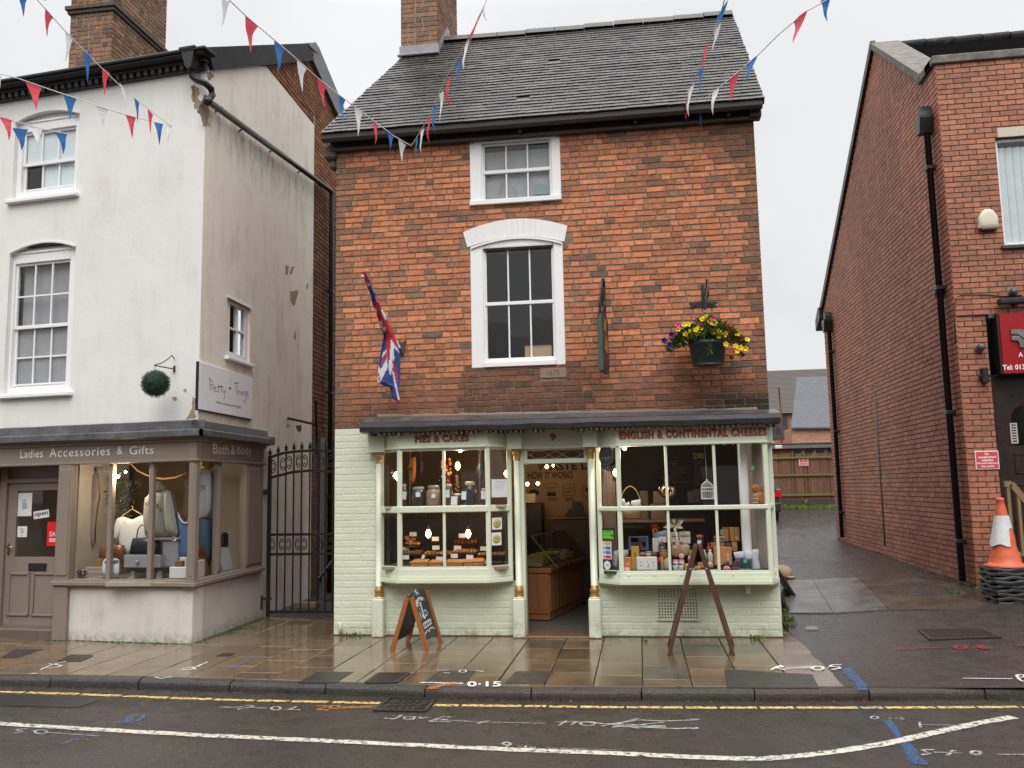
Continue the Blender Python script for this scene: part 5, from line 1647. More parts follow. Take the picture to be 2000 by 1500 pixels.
mb.face([FLS(SD+.1,-.15,0),FLS(3,-.15,0),FLS(3,-.15,2.35),FLS(SD+.1,-.15,2.35)])
mb.face([FLS(SD-.02,-.06,0),FLS(SD-.02,-2.2,0),FLS(SD-.02,-2.2,2.3),FLS(SD-.02,-.06,2.3)])
obj('shop_interior',mb,M_warm,B2)
mb = MB(); mb.face([FL(-6,-.1,.02),FL(-.12,-.1,.02),FL(-.6,-2.6,.02),FL(-6,-2.6,.02)])
obj('shop_floor',mb,paint('brown_floor',(.09,.05,.03),.5),B2)
mb = MB()
mb.box(FL,u_p1+.02,-.22,-.95,-.08,zs_t-.05,zs_t)
mb.box(FLS,.03,SD-.04,-1.1,-.08,zs_t-.05,zs_t-.001)
mb.box(FL,u_p1-.03,u_p1+.03,-1.0,-.10,zs_t-.05,2.3)
mb.box(FLS,SD-.30,SD-.03,-.5,-.09,zs_t,2.3)
obj('display_platform',mb,M_cream,B2)
mb = MB(); mb.box(FL,u_p1+.03,u_p1+.75,-1.02,-.98,zs_t,zs_t+.62); mb.box(FL,u_p1+.03,u_p1+.75,-1.0,-.96,zs_t+.62,zs_t+.65)
obj('dark_backboard',mb,paint('dark_backboard',(.055,.045,.04),.6),B2)
# ------------------------------------------------------------------ the modern brick building on the right
FR = Fr(4.33,12.4,0); FRS = Fr(4.33,12.4,-90)
B3 = thing('red_brick_office','modern red brick building with stone coping and long side wall along the lane','building',(6,13,.3))
ss = lambda px,py,n=0.0: FRS.px(px,py,n)
ap = ss(1708,96); no = ss(1801,168); rv = ss(1627,586)
uB = -8.2
zF = FR.px(1860,124)[1]
zN = no[1]
SP = [(uB,.1),(0,.1),(0,zF),(no[0],zF+.0),(ap[0],ap[1]),(uB,rv[1]-.1)]
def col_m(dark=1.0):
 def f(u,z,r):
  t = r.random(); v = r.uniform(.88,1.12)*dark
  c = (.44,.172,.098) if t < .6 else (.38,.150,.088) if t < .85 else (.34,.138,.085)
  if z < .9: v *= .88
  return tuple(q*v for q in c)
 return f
rq = random.Random(41)
mb = MB()
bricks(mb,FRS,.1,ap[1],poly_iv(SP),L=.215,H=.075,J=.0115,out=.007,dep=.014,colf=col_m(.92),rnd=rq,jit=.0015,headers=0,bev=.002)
mb.prism(FRS,[(min(u,-.04),z) for u,z in SP],-.25,0,1)
obj('side_wall',mb,[M_brick2,M_mortar2],B3)
wz = FR.rect(1952,2062,266,478); bz = FR.px(1870,617)[1]
dr_ = FR.rect(1953,2075,728,1120); sg = FR.rect(1944,2090,612,730)
def fiv(z):
 h = []
 if wz[2] < z < wz[3]: h.append((wz[0],wz[1]))
 if .15 < z < sg[3]-.01: h.append((dr_[0]-.005,dr_[1]))
 return cut(-.0,2.2,h)
mb = MB()
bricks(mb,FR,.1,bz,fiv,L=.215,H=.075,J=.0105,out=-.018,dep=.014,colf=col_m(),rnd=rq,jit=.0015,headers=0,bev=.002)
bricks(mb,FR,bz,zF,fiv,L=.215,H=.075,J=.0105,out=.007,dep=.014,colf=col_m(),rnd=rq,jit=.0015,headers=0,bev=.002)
sheet(mb,FR,.004,2.2,bz,zF,.0,[wz,(dr_[0]-.005,dr_[1],0,sg[3])],1)
sheet(mb,FR,.004,2.2,.0,bz,-.025,[(dr_[0]-.005,dr_[1],0,sg[3])],1)
mb.box(FR,.004,2.2,-.03,.0,bz-.004,bz,1)
mb.box(FR,2.2,6,-.2,.004,.0,zF,1)
reveal(mb,FR,wz,0,-.12,1)
obj('front_wall',mb,[M_brick2,M_mortar2],B3)
k = NB('mossy_concrete'); n = k.noise(7.0,6.0,.65); n2 = k.noise(22.0,5.0,.7)
c = k.ramp(n,[(.3,(.075,.068,.06)),(.55,(.16,.145,.125)),(.75,(.23,.21,.19))])
c = k.mix(k.vrange(n2,.62,.7),c,(.17,.115,.02)); k.col(c); k.rough(.75); k.bump(n2,.4,.01); M_conc = k.mat
mb = MB()
mb.box(FR,-.05,6,-.3,.05,zF,zF+.12,b=.012); mb.box(FRS,no[0]-.05,-.05,-.3,.05,zF,zF+.119,b=.012)
d_ = Vector((ap[0]-no[0],ap[1]-zF))
mb.prism(FRS,[(no[0]+.03,zF+.02),(ap[0],ap[1]),(ap[0]-.03,ap[1]+.14),(no[0]+.03,zF+.16)],-.42,.06)
obj('coping',mb,M_conc,B3)
mb = MB()
mb.prism(FRS,[(ap[0],ap[1]+.02),(uB-.15,rv[1]-.14),(uB-.15,rv[1]+.05),(ap[0]-.02,ap[1]+.17)],-.03,.06)
mb.prism(FRS,[(uB-.45,rv[1]-.42),(uB+.05,rv[1]-.2),(uB+.05,rv[1]+.05),(uB-.1,rv[1]+.06),(uB-.45,rv[1]-.18)],-.06,.10)
obj('bargeboard',mb,paint('dark_bargeboard',(.022,.016,.014),.45),B3)
mb = MB()
for i in range(22):
 t0,t1 = i/22,(i+1)/22
 a = lambda t: FRS(no[0]+(ap[0]-no[0])*t,0,zF+(ap[1]-zF)*t)
 p,q = a(t0),a(t1)
 p += Vector((.3,0,-.03)); q += Vector((.3,0,-.03))
 mb.face([p+Vector((0,-.03,.02)),p+Vector((6,-.03,.02)),q+Vector((6,0,-.0)),q])
 mb.face([p+Vector((0,-.03,.02)),p+Vector((6,-.03,.02)),p+Vector((6,-.0,-.0)),p])
pk = FRS(ap[0],-.3,ap[1]-.02)
mb.face([pk,pk+Vector((6,0,0)),FRS(uB,-6.3,rv[1]),FRS(uB,-.3,rv[1])])
rf_ = obj('roof',mb,paint('dark_concrete_tile',(.055,.05,.05),.45,.25),B3)
mb = MB()
for i in range(13): mb.tube([pk+Vector((.1+i*.45,0,.02)),pk+Vector((.1+i*.45+.43,0,.03))],.10,8)
obj('ridge_tiles',mb,M_tile,rf_)
mb = MB(); mb.box(None,4.34,10.3,-20.6,-20.5,0,rv[1]); obj('rear_wall',mb,M_btX,B3)
mb = MB(); nn = -.05
mb.box(FR,wz[0],wz[0]+.045,nn-.06,nn,wz[2],wz[3],b=.006); mb.box(FR,wz[1]-.045,wz[1],nn-.06,nn,wz[2],wz[3],b=.006)
mb.box(FR,wz[0]+.045,wz[1]-.045,nn-.06,nn-.001,wz[3]-.045,wz[3],b=.006); mb.box(FR,wz[0]+.045,wz[1]-.045,nn-.06,nn-.001,wz[2],wz[2]+.05,b=.006)
w_ = obj('window',mb,M_white,B3)
mb = MB(); mb.face([FR(wz[0]+.04,nn-.03,wz[2]+.04),FR(wz[1]-.04,nn-.03,wz[2]+.04),FR(wz[1]-.04,nn-.03,wz[3]-.04),FR(wz[0]+.04,nn-.03,wz[3]-.04)]); obj('pane',mb,M_glass_up,w_)
mb = MB()
for i in range(9):
 u = wz[0]+.06+i*.1; mb.face([FR(u,nn-.085,wz[2]),FR(u+.085,nn-.055,wz[2]),FR(u+.085,nn-.055,wz[3]-.1),FR(u,nn-.085,wz[3]-.1)])
obj('vertical_blind',mb,paint('blind_slats',(.78,.84,.87),.8),w_)
mb = MB(); mb.box(FR,wz[0]-.05,wz[1]+.05,-.05,.06,wz[2]-.05,wz[2],b=.008); obj('sill',mb,paint('dark_sill',(.06,.05,.045),.5),w_)
mb = MB(); q = FR.rect(1947,2070,246,265); mb.box(FR,q[0],q[1],-.02,.012,q[2],q[3],b=.006); obj('lintel',mb,paint('cream_lintel',(.58,.52,.43),.7),B3)
mb = MB(); mb.face([FR(-.0,-1.2,.2),FR(4,-1.2,.2),FR(4,-1.2,zF),FR(0,-1.2,zF)]); obj('inside_wall',mb,M_room,B3)
mb = MB(); q = FR.rect(1930,2090,610,619,.03); mb.box(FR,q[0],q[1],-.02,.045,q[2],q[3],b=.006); obj('lead_strip',mb,M_lead,B3)
M_brown = paint('dark_brown_upvc',(.030,.017,.014),.3,.15)
mb = MB(); nd = -.16
mb.box(FR,dr_[0],dr_[0]+.06,nd-.05,nd+.03,.25,dr_[3],b=.006)
mb.box(FR,dr_[0]+.061,dr_[1],nd-.05,nd,.25,dr_[3],b=.006)
do_ = obj('door',mb,M_brown,B3)
gq = FR.rect(1980,2060,870,870,nd); gb = FR.px(1985,870,nd)[1]; gt = FR.px(1990,788,nd)[1]
mb = MB(); r_ = (gt-gb)*.62
P = [(gq[0],gb),(gq[0]+.5,gb),(gq[0]+.5,gt-r_*.5)]+[(gq[0]+.25+.25*math.cos(math.pi*i/10),gt-r_*.5+r_*.5*math.sin(math.pi*i/10)) for i in range(1,10)]+[(gq[0],gt-r_*.5)]
mb.prism(FR,P,nd+.001,nd+.004)
obj('arched_pane',mb,paint('black_glass',(.006,.006,.006),.08),do_)
mb = MB()
for py0,py1 in ((885,925),(945,1075)):
 q = FR.rect(1982,2030,py0,py1,nd); 
 for a,b,c_,d2_ in ((q[0],q[1],q[3]-.02,q[3]),(q[0],q[1],q[2],q[2]+.02),(q[0],q[0]+.02,q[2],q[3]),(q[1]-.02,q[1],q[2],q[3])): mb.box(FR,a,b,nd,nd+.012,c_,d2_,b=.004)
obj('panel_moulding',mb,M_brown,do_)
mb = MB(); q = FR.rect(1974,1988,826,866,nd+.01); mb.box(FR,q[0],q[1],nd,nd+.006,q[2],q[3])
nm = obj('name_strip',mb,paint('pale_label',(.5,.48,.44),.5),do_)
mb = MB()
for i in range(7): z = q[2]+.02+(q[3]-q[2]-.04)*i/6.5; mb.box(FR,q[0]+.015,q[1]-.015,nd+.006,nd+.008,z,z+.018)
obj('marks',mb,M_ink,nm)
def pipe_side(px0,py0,px1,py1,hop,nm='downpipe',r=.045):
 mb = MB(); n = .075
 a = ss(px0,py0,n); b = ss(px1,py1,n); um = b[0]
 mb.tube([FRS(um,n,a[1]),FRS(um,n,b[1]+.0)],r,10)
 h0,h1 = hop
 za,zb_ = ss(px0,h1,n)[1],ss(px0,h0,n)[1]
 zm = za+(zb_-za)*.55
 c0 = FRS(um,n,0)
 mb.prism(FRS,[(um-.07,za),(um+.07,za),(um+.13,zm-.02),(um+.13,zm+.02),(um-.13,zm+.02),(um-.13,zm-.02)],.0,.2)
 mb.prism(FRS,[(um-.09,zm+.02),(um+.09,zm+.02),(um+.08,zb_-.1),(um+.02,zb_),(um-.06,zb_)],.0,.16)
 z = b[1]+.5
 while z < za:
  mb.box(FRS,um-.065,um+.065,.0,.13,z,z+.06,b=.01); z += 1.75
 return obj(nm,mb,M_black,B3)
pipe_side(1822,230,1880,1135,(188,248)); pipe_side(1627,640,1645,1050,(600,642))
mb = MB()
q0,q1 = ss(1707,752,.02),ss(1728,1066,.02); mb.tube([FRS(q0[0]-.18,.01,q0[1]+.03),FRS(q0[0],.015,q0[1]),FRS(q1[0],.015,q1[1])],.013,6)
obj('conduit',mb,paint('grey_conduit',(.16,.15,.15),.5),B3)
mb = MB()
pts = [FR.px(*p) for p in ((1995,577),(1960,579),(1925,576),(1890,576),(1875,577))]
P = [FR(u,.015,z) for u,z in pts]
pts = [ss(*p) for p in ((1868,583),(1867,640),(1868,672))]
P += [FRS(u,.015,z) for u,z in pts]
mb.tube(P,.006,5); obj('cable',mb,M_black,B3)
# ---- things fixed to its front
mb = MB(); q = FR.rect(1910,1949,409,449,.05)
zc = q[2]+.03; w = (q[1]-q[0]); um = (q[0]+q[1])/2
P = [(q[0],zc),(q[1],zc),(q[1]-.005,zc+.14),(q[1]-.05,q[3]-.03),(um+.03,q[3]),(um-.03,q[3]),(q[0]+.05,q[3]-.03),(q[0]+.005,zc+.14)]
t_ = thing('alarm_box','cream bell shaped alarm box on the red brick front above the red sign','alarm',FR(um,0,q[2]))
mb.prism(FR,P,.008,.07); mb.puffy(FR,P,.07,.06)
obj('cover',mb,paint('cream_plastic',(.70,.66,.52),.4,.05),t_)
mb = MB(); mb.box(FR,q[0]+.02,q[1]-.02,.008,.08,q[2]-.005,zc,b=.01); obj('base',mb,paint('dark_base',(.09,.07,.06),.5),t_)
t_ = thing('red_sign','deep red shop sign with a chrome emblem and telephone number over the brown door','sign',FR(sg[0],0,sg[2]))
mb = MB(); mb.box(FR,sg[0]+.03,sg[1],.01,.11,sg[2],sg[3],b=.008)
k = NB('red_sign_face'); k.col((.33,.008,.012)); k.rough(.25); face_ = obj('panel',mb,k.mat,t_)
mb = MB(); mb.box(FR,sg[0]-.0,sg[0]+.029,-.1,.10,sg[2]-.0,sg[3]+.01,b=.006); mb.box(FR,sg[0]+.03,sg[1],-.12,.009,sg[2]-.01,sg[3]); obj('frame',mb,M_black,t_)
mb = MB(); n = .112
for s,a,b,c_,d2_ in (('A',1989,1998,688,697),('Tel: 013',1958,2002,712,722)):
 q = FR.rect(a,b,c_,d2_,n); text(s,FR,q[0],q[1],q[2],q[3],n,bold=.025,mb=mb)
obj('lettering',mb,paint('sign_white',(.82,.82,.82),.4),face_)
mb = MB(); E3 = lambda p: [FR.px(1860+x/5.357,540+y/5.357,.13) for x,y in p]
mb.prism(FR,E3([(610,555),(700,550),(800,560),(800,650),(745,645),(690,605),(615,605)]),.112,.135)
mb.prism(FR,E3([(620,622),(690,620),(750,665),(800,700),(800,742),(705,740),(700,690),(680,670),(620,668)]),.112,.14)
obj('emblem',mb,paint('chrome_emblem',(.45,.42,.40),.15,.5,20,metal=1),face_)
def dome(px,py,n,label,r=.055):
 q = FR.px(px,py,n); t_ = thing('camera_dome',label,'camera',FR(q[0],0,q[1]-r),'round cameras on the brick front')
 mb = MB(); mb.ball(FR(q[0],.05,q[1]),r,14); obj('ball',mb,paint('grey_dome',(.09,.085,.085),.25,.2),t_)
 mb = MB(); mb.lathe(FR(q[0],-.02,q[1]),[(r*1.05,0),(r*1.05,.035),(r*.8,.05)],14,axis=FR.nd); obj('mount',mb,paint('grey_mount',(.22,.21,.2),.4),t_)
dome(1915.5,678,.04,'grey ball camera on the brick pier left of the red sign'); dome(1979,570,.04,'grey ball camera just above the black strip floodlight')
q = ss(1834,573,.05); t_ = thing('camera_dome','dark ball camera on the side wall by the tall downpipe','camera',FRS(q[0],0,q[1]-.06),'round cameras on the brick front')
mb = MB(); mb.ball(FRS(q[0],.06,q[1]),.06,12); obj('ball',mb,paint('grey_dome',(.09,.085,.085),.25,.2),t_)
mb = MB(); mb.lathe(FRS(q[0],0,q[1]),[(.06,0),(.06,.03),(.04,.05)],12,axis=FRS.nd); obj('mount',mb,paint('grey_mount',(.22,.21,.2),.4),t_)
t_ = thing('strip_floodlight','long black strip floodlight fixed above the red sign','light',FR(FR.px(1980,590)[0],0,FR.px(1980,590)[1]))
q = FR.rect(1949,2080,580,592,.12); mb = MB(); mb.box(FR,q[0],q[1],.05,.16,q[2],q[3],b=.02); obj('body',mb,paint('black_casing',(.018,.018,.022),.3),t_)
mb = MB(); mb.box(FR,q[0]+.2,q[0]+.26,.008,.06,q[2],q[3]); obj('arm',mb,M_black,t_)
mb = MB(); q = FR.rect(1919,1927,718,749,.05); mb.box(FR,q[0]-.01,q[1]+.02,-.01,.07,q[2],q[3],b=.012); zq = (q[2]+q[3])/2
mb.prism(FR,[(q[0]-.04,zq),(q[0],zq-.04),(q[0],zq+.04)],.0,.05); mb.tube([FR(q[1],.04,zq-.02),FR(sg[0],.04,zq+.0)],.012,6)
mobj('sign_bracket',mb,M_black,'small black bracket with a rod on the pier beside the brown door','bracket')
t_ = thing('warning_sign','red warning notice with white border on the brick pier above the cone','sign',FR(FR.px(1927,917)[0],0,FR.px(1927,917)[1]))
q = FR.rect(1904.5,1951,880.5,917,-.01); mb = MB(); mb.box(FR,q[0],q[1],-.02,-.004,q[2],q[3],b=.004); pl_ = obj('plate',mb,paint('sign_border_white',(.8,.78,.77),.4,.05),t_)
mb = MB(); mb.box(FR,q[0]+.012,q[1]-.012,-.004,-.002,q[2]+.012,q[3]-.012); rp_ = obj('panel',mb,paint('notice_red',(.62,.075,.085),.35,.08),pl_)
mb = MB(); hh = (q[3]-q[2]-.04)/5
for i,(s,w) in enumerate((('No',.16),('unauthorised',.74),('vehicles',.5),('allowed beyond',.9),('this point',.56))):
 um = (q[0]+q[1])/2; hw = (q[1]-q[0])*w/2; z1 = q[3]-.022-i*hh
 text(s,FR,um-hw,um+hw,z1-hh*.82,z1-hh*.08,-.002,bold=.03,mb=mb)
rp_['label'] = 'red printed panel'
obj('lettering',mb,paint('sign_white',(.82,.82,.82),.4),pl_)
# ---- handrail, cone, stack of cone bases
M_gpaint = paint('mustard_handrail_paint',(.23,.165,.085),.4,.15)
t_ = thing('handrail','mustard painted handrail with square posts at the brown door steps','handrail',FR(.5,.35,.2))
mb = MB(); nR = .35
a,b,c_ = [FR(*(lambda q: (q[0],nR,q[1]))(FR.px(*p,nR))) for p in ((1961,945),(1975,945),(2030,1012))]
mb.bar(a,b,.05,.075); mb.bar(b,c_,.05,.075); obj('rail',mb,M_gpaint,t_)
for px,py,pb in ((1968,950,1085),(1988,965,1110)):
 u,z = FR.px(px,py,nR); u2,z2 = FR.px(px+8,pb,nR)
 mb = MB(); mb.bar(FR(u,nR,z),FR(u,nR,z2-.1),.035,.035,up=(0,1,0)); obj('post',mb,M_gpaint,t_)
mb = MB(); mb.box(FR,dr_[0]-.02,3,-.05,.7,.1,FR.px(1990,1063,.3)[1]-.12,b=.01); mobj('door_steps',mb,M_conc,'pale concrete step below the brown door of the office','step')
cb = at_z(1962,1186,.21); cyb_ = 11.55
cc = at_y(1968,1150,cyb_); cx0,cy0 = cc.x,cyb_; gz = hgt(cx0,cy0-.2)
M_rub = paint('black_rubber',(.022,.022,.024),.5,.35,20,bump=.3)
stack_z0 = at_y(1960,1183,cyb_-.22).z; stack_z1 = at_y(1960,1108,cyb_-.1).z
nb = 9; hb = (stack_z1-stack_z0)/nb
rw = random.Random(77)
for i in range(nb):
 mb = MB(); ox,oy,rot = rw.uniform(-.012,.012),rw.uniform(-.012,.012),rw.uniform(-.04,.04)
 K = 32; s_ = .245
 def oct(sc,z,wv):
  L = []
  for k_ in range(K):
   a = 2*math.pi*(k_+.5)/K+rot
   r = min(s_/max(abs(math.cos(a)),abs(math.sin(a))),s_*1.30)*sc
   L.append(Vector((cx0+ox+math.cos(a)*r,cy0+oy+math.sin(a)*r,z+wv*math.sin(k_*1.1+i*2.3)*.010+wv*rw.uniform(-.003,.003))))
  return L
 z0 = stack_z0+i*hb; z1 = z0+hb*.94
 rings = [oct(.97,z0+.004,1),oct(1.0,z0+hb*.3,1),oct(1.0,z0+hb*.7,1),oct(.965,z1,1 if i < nb-1 else .4),oct(.6,z1+.004,0)]
 vs = [v for r_ in rings for v in r_]; n_ = K
 mb.add(vs,[(j*n_+q,j*n_+(q+1) % n_,(j+1)*n_+(q+1) % n_,(j+1)*n_+q) for j in range(4) for q in range(n_)]+[tuple(range(n_)),tuple(4*n_+q for q in range(n_))])
 lab = ('lowest black rubber foot, touching the pavement, of the stack under the cone' if i == 0 else
           'flat topped uppermost black rubber foot directly under the orange cone' if i == nb-1 else
           'black rubber foot in the middle of the stack beneath the orange cone')
 mobj('rubber_foot',mb,M_rub,lab,'cone base','rubber feet stacked under the cone')
zc0 = stack_z0+nb*hb+.006
zc1 = at_y(1961,972,cyb_).z; Hc = zc1-zc0
t_ = thing('traffic_cone','battered orange traffic cone with a torn white sleeve on stacked rubber feet','cone',(cx0,cy0,zc0))
M_or = paint('faded_orange',(.62,.12,.045),.5,.25,12)
mb = MB(); prof = [(.235,0),(.24,.012),(.20,.03),(.178,.05)]
R0,R1 = .175,.042
for i in range(1,13):
 t = i/12; prof.append((R0+(R1-R0)*t+(.006*math.sin(t*19) if t < .5 else 0),.05+(Hc-.09)*t))
prof += [(.046,Hc-.035),(.046,Hc-.015),(.036,Hc)]
mb.lathe((cx0,cy0,zc0),prof,28); body = obj('cone_body',mb,M_or,t_)
mb = MB(); Kq = 40
for k_ in range(Kq):
 a0,a1 = 2*math.pi*k_/Kq,2*math.pi*(k_+1)/Kq
 def low(a):
  d = math.cos(a-math.radians(200))
  return .44+(-.16 if d > .1 else .10)+.02*math.sin(a*5)
 for (a,b) in ((a0,a1),):
  l0,l1 = low(a),low(b)
  for j in range(5):
   q = []
   for (aa,tt) in ((a,l0+(.76-l0)*j/5),(b,l1+(.76-l1)*j/5),(b,l1+(.76-l1)*(j+1)/5),(a,l0+(.76-l0)*(j+1)/5)):
    r = R0+(R1-R0)*tt+.006+(.05*max(0,.62-tt)*max(0,math.cos(aa-math.radians(190))))
    q.append(Vector((cx0+math.cos(aa)*r,cy0+math.sin(aa)*r,zc0+.05+(Hc-.09)*tt)))
   mb.face(q,0,None,True)
obj('white_sleeve',mb,paint('scuffed_white_sleeve',(.60,.60,.61),.45,.3,14),t_)
# ------------------------------------------------------------------ the yard at the end of the lane
YF = 31.0
FF = Fr(0,YF,0)
fx0,fx1 = 2.6,9.0
zt = FF.px(1570,886)[1]; zbm = FF.px(1570,977)[1]; zgb = FF.px(1570,992)[1]
t_ = thing('timber_fence','brown close boarded timber fence with mossy rails at the end of the lane','fence',FF(4.5,0,zgb))
k = NB('weathered_fence_wood'); k.col(k.mix(1.0,k.attr(),k.ramp(k.noise(14.0,6.0,.65,(1,1,.1)),[(.3,.55),(.7,1.4)]),'MULTIPLY')); k.rough(.75); M_fboard = k.mat
mb = MB(); x = fx0; rz = random.Random(3)
while x < fx1: v_ = rz.uniform(.65,1.3); mb.box(FF,x,x+.094,-.02,rz.uniform(-.01,.012),zbm+.02,zt+rz.uniform(-.01,.01),0,(.135*v_,.062*v_,.032*v_)); x += .104
obj('boards',mb,M_fboard,t_)
M_mrail = paint('mossy_rail',(.13,.115,.035),.85,.4,14)
for py in (894,928,967):
 z = FF.px(1570,py)[1]; mb = MB(); mb.box(FF,fx0,fx1,.0,.06,z-.04,z+.035,b=.01); obj('rail',mb,M_mrail,t_)
mb = MB(); mb.box(FF,fx0,fx1,-.03,.03,zgb-.3,zbm+.03); obj('gravel_board',mb,paint('dark_gravel_board',(.05,.04,.033),.8,.3),t_)
q = FF.rect(1561,1579,895.5,910,.05)
t_ = thing('parking_notice','small red notice with white bars screwed to the timber fence','sign',FF(q[0],0,q[2]))
mb = MB(); mb.box(FF,q[0],q[1],.01,.035,q[2],q[3],b=.004); pl_ = obj('plate',mb,paint('sign_border_white',(.8,.78,.77),.4,.05),t_)
mb = MB(); hz = (q[3]-q[2])
mb.box(FF,q[0]+.02,q[1]-.02,.035,.04,q[2]+.02,q[2]+hz*.42); mb.box(FF,q[0]+.02,q[1]-.02,.035,.04,q[2]+hz*.5,q[3]-.02)
obj('panel',mb,paint('notice_red',(.62,.075,.085),.35,.08),pl_)
mb = MB(); um = (q[0]+q[1])/2
text('No',FF,um-.03,um+.03,q[2]+hz*.62,q[2]+hz*.78,.04,bold=.03,mb=mb); text('parking',FF,um-.1,um+.1,q[2]+hz*.16,q[2]+hz*.32,.04,bold=.03,mb=mb)
obj('lettering',mb,paint('sign_white',(.82,.82,.82),.4),pl_)
YH = 60.0; FH = Fr(0,YH,0)
hp = lambda px,py,n=0.0: FH.px(px,py,n)
t_ = thing('rear_house','long low brick house with a brown tiled roof beyond the timber fence','building',FH(5,0,.9))
zr_,ze_ = hp(1560,722,-3.5)[1],hp(1520,808)[1]
mb = MB(); mb.box(FH,-3,30,-7,0,.5,ze_); obj('wall',mb,brick_tex('house_brickwork','X',(.42,.13,.06),(.25,.09,.05),(.25,.2,.16)),t_)
mb = MB(); NR = 34
for i in range(NR):
 a,b = i/NR,(i+1)/NR
 f = lambda t,o: (FH(-3,.25-3.75*t,ze_+(zr_-ze_)*t+o),FH(30,.25-3.75*t,ze_+(zr_-ze_)*t+o))
 p,q = f(a,.03),f(b,0); mb.face([p[0],p[1],q[1],q[0]]); r_ = f(a,0); mb.face([r_[0],r_[1],p[1],p[0]])
mb.face([FH(-3,-3.5,zr_),FH(30,-3.5,zr_),FH(30,-7.2,ze_),FH(-3,-7.2,ze_)])
obj('roof',mb,paint('brown_house_tile',(.075,.064,.058),.55,.4,25),t_)
mb = MB(); q = FH.rect(1500,1539,806,857,.03)
mb.box(FH,q[0]-.6,q[1],.01,.06,q[2],q[3]); wn = obj('window',mb,paint('dark_grey_frame',(.05,.055,.065),.5),t_)
for i,(a,b,c_,d2_) in enumerate(((1500,1512,835,850),(1515,1525,835,850),(1528,1536,812,832))):
 q = FH.rect(a,b,c_,d2_,.06); mb = MB(); mb.box(FH,q[0],q[1],.058,.064,q[2],q[3]); obj('pane',mb,paint('dark_pane',(.06,.055,.06),.15),wn)
YS = 50.0; FS_ = Fr(0,YS,0); sp_ = lambda px,py,n=0.0: FS_.px(px,py,n)
t_ = thing('slate_outhouse','brick outhouse with a steep blue grey slate roof behind the fence','building',FS_(5.5,0,.9))
A,B_,C_,D_ = [Vector((*(lambda q: (q.x,q.y,q.z))(at_y(*p,YS+dy)),)) for p,dy in (((1545,835),-.2),((1700,834),-.2),((1700,733),1.6),((1556,736),1.6))]
k = NB('blue_slate'); cbx = k.N('ShaderNodeCombineXYZ'); xs_ = k.sep(); k.L(xs_['X'],cbx.inputs[0]); k.L(xs_['Z'],cbx.inputs[1])
b_ = k.N('ShaderNodeTexBrick'); k.L(cbx.outputs[0],b_.inputs['Vector'])
for nm_,v in (('Scale',1.0),('Brick Width',.3),('Row Height',.15),('Mortar Size',.006)): b_.inputs[nm_].default_value = v
b_.inputs['Color1'].default_value = (.075,.085,.105,1); b_.inputs['Color2'].default_value = (.06,.068,.085,1); b_.inputs['Mortar'].default_value = (.02,.022,.028,1)
k.col(b_.outputs[0]); k.rough(.4); k.bump(b_.outputs['Fac'],-.4,.01); M_bslate = k.mat
mb = MB(); dn = Vector((0,0,-.08)); mb.add([A,B_,C_,D_,A+dn,B_+dn,C_+dn,D_+dn],[(0,1,2,3),(4,5,1,0),(5,6,2,1),(7,4,0,3)]); mb.face([D_,C_,C_+Vector((0,1.9,-1.8)),D_+Vector((0,1.9,-1.8))])
obj('roof',mb,M_bslate,t_)
mb = MB(); mb.box(FS_,A.x+.05,B_.x,-2.5,0,.5,A.z); obj('wall',mb,brick_tex('pale_brickwork','X',(.50,.22,.12),(.38,.15,.09),(.45,.38,.3)),t_)
YG = 32.6; FG = Fr(0,YG,0)
t_ = thing('flat_roof_shed','flat roofed brick shed with a row of small windows just behind the fence','building',FG(5,0,.9))
q = FG.rect(1490,1700,876,1000); zz1 = FG.px(1570,874)[1]
mb = MB(); mb.box(FG,2,10,-1.6,0,.5,zz1); obj('wall',mb,brick_tex('shed_brickwork','X',(.42,.15,.07),(.30,.11,.06),(.3,.22,.15)),t_)
z0,z1 = FG.px(1570,876,.2)[1],FG.px(1570,866,.2)[1]
mb = MB(); mb.box(FG,1.9,10,-1.7,.2,z0,z1,b=.02); mb.box(FG,1.9,10,-1.7,.24,z1,z1+.03); obj('roof',mb,paint('shed_felt',(.16,.15,.14),.6,.3),t_)
mb = MB(); zw0,zw1 = FG.px(1590,886)[1],FG.px(1590,879)[1]; ux = [FG.px(x,882)[0] for x in (1549,1571,1593,1615,1637,1660)]
mb.box(FG,ux[0]-.05,ux[-1],.0,.03,zw0-.1,zw1+.03); wn = obj('window',mb,paint('pale_timber',(.3,.26,.2),.6),t_)
for a,b in zip(ux[:-1],ux[1:]):
 m2 = MB(); m2.box(FG,a,b-.09,.028,.035,zw0-.08,zw1); obj('pane',m2,paint('dark_pane',(.06,.055,.06),.15),wn)
q = FG.rect(1513,1527,870,877,.25); mb = MB(); mb.box(FG,q[0],q[1],.2,.35,q[2],q[3],b=.02)
mobj('bulkhead_lamp',mb,paint('lamp_white',(.6,.6,.54),.4),'small white bulkhead lamp under the shed eaves, unlit','lamp')
mb = MB(); mb.tube([at_y(1521,757,33),at_y(1526,812,33),at_y(1527,884,33)],.025,6)
mobj('rusty_pole',mb,paint('rust_pole',(.22,.075,.035),.7),'thin rusty pole standing up behind the shop canopy end','pole')
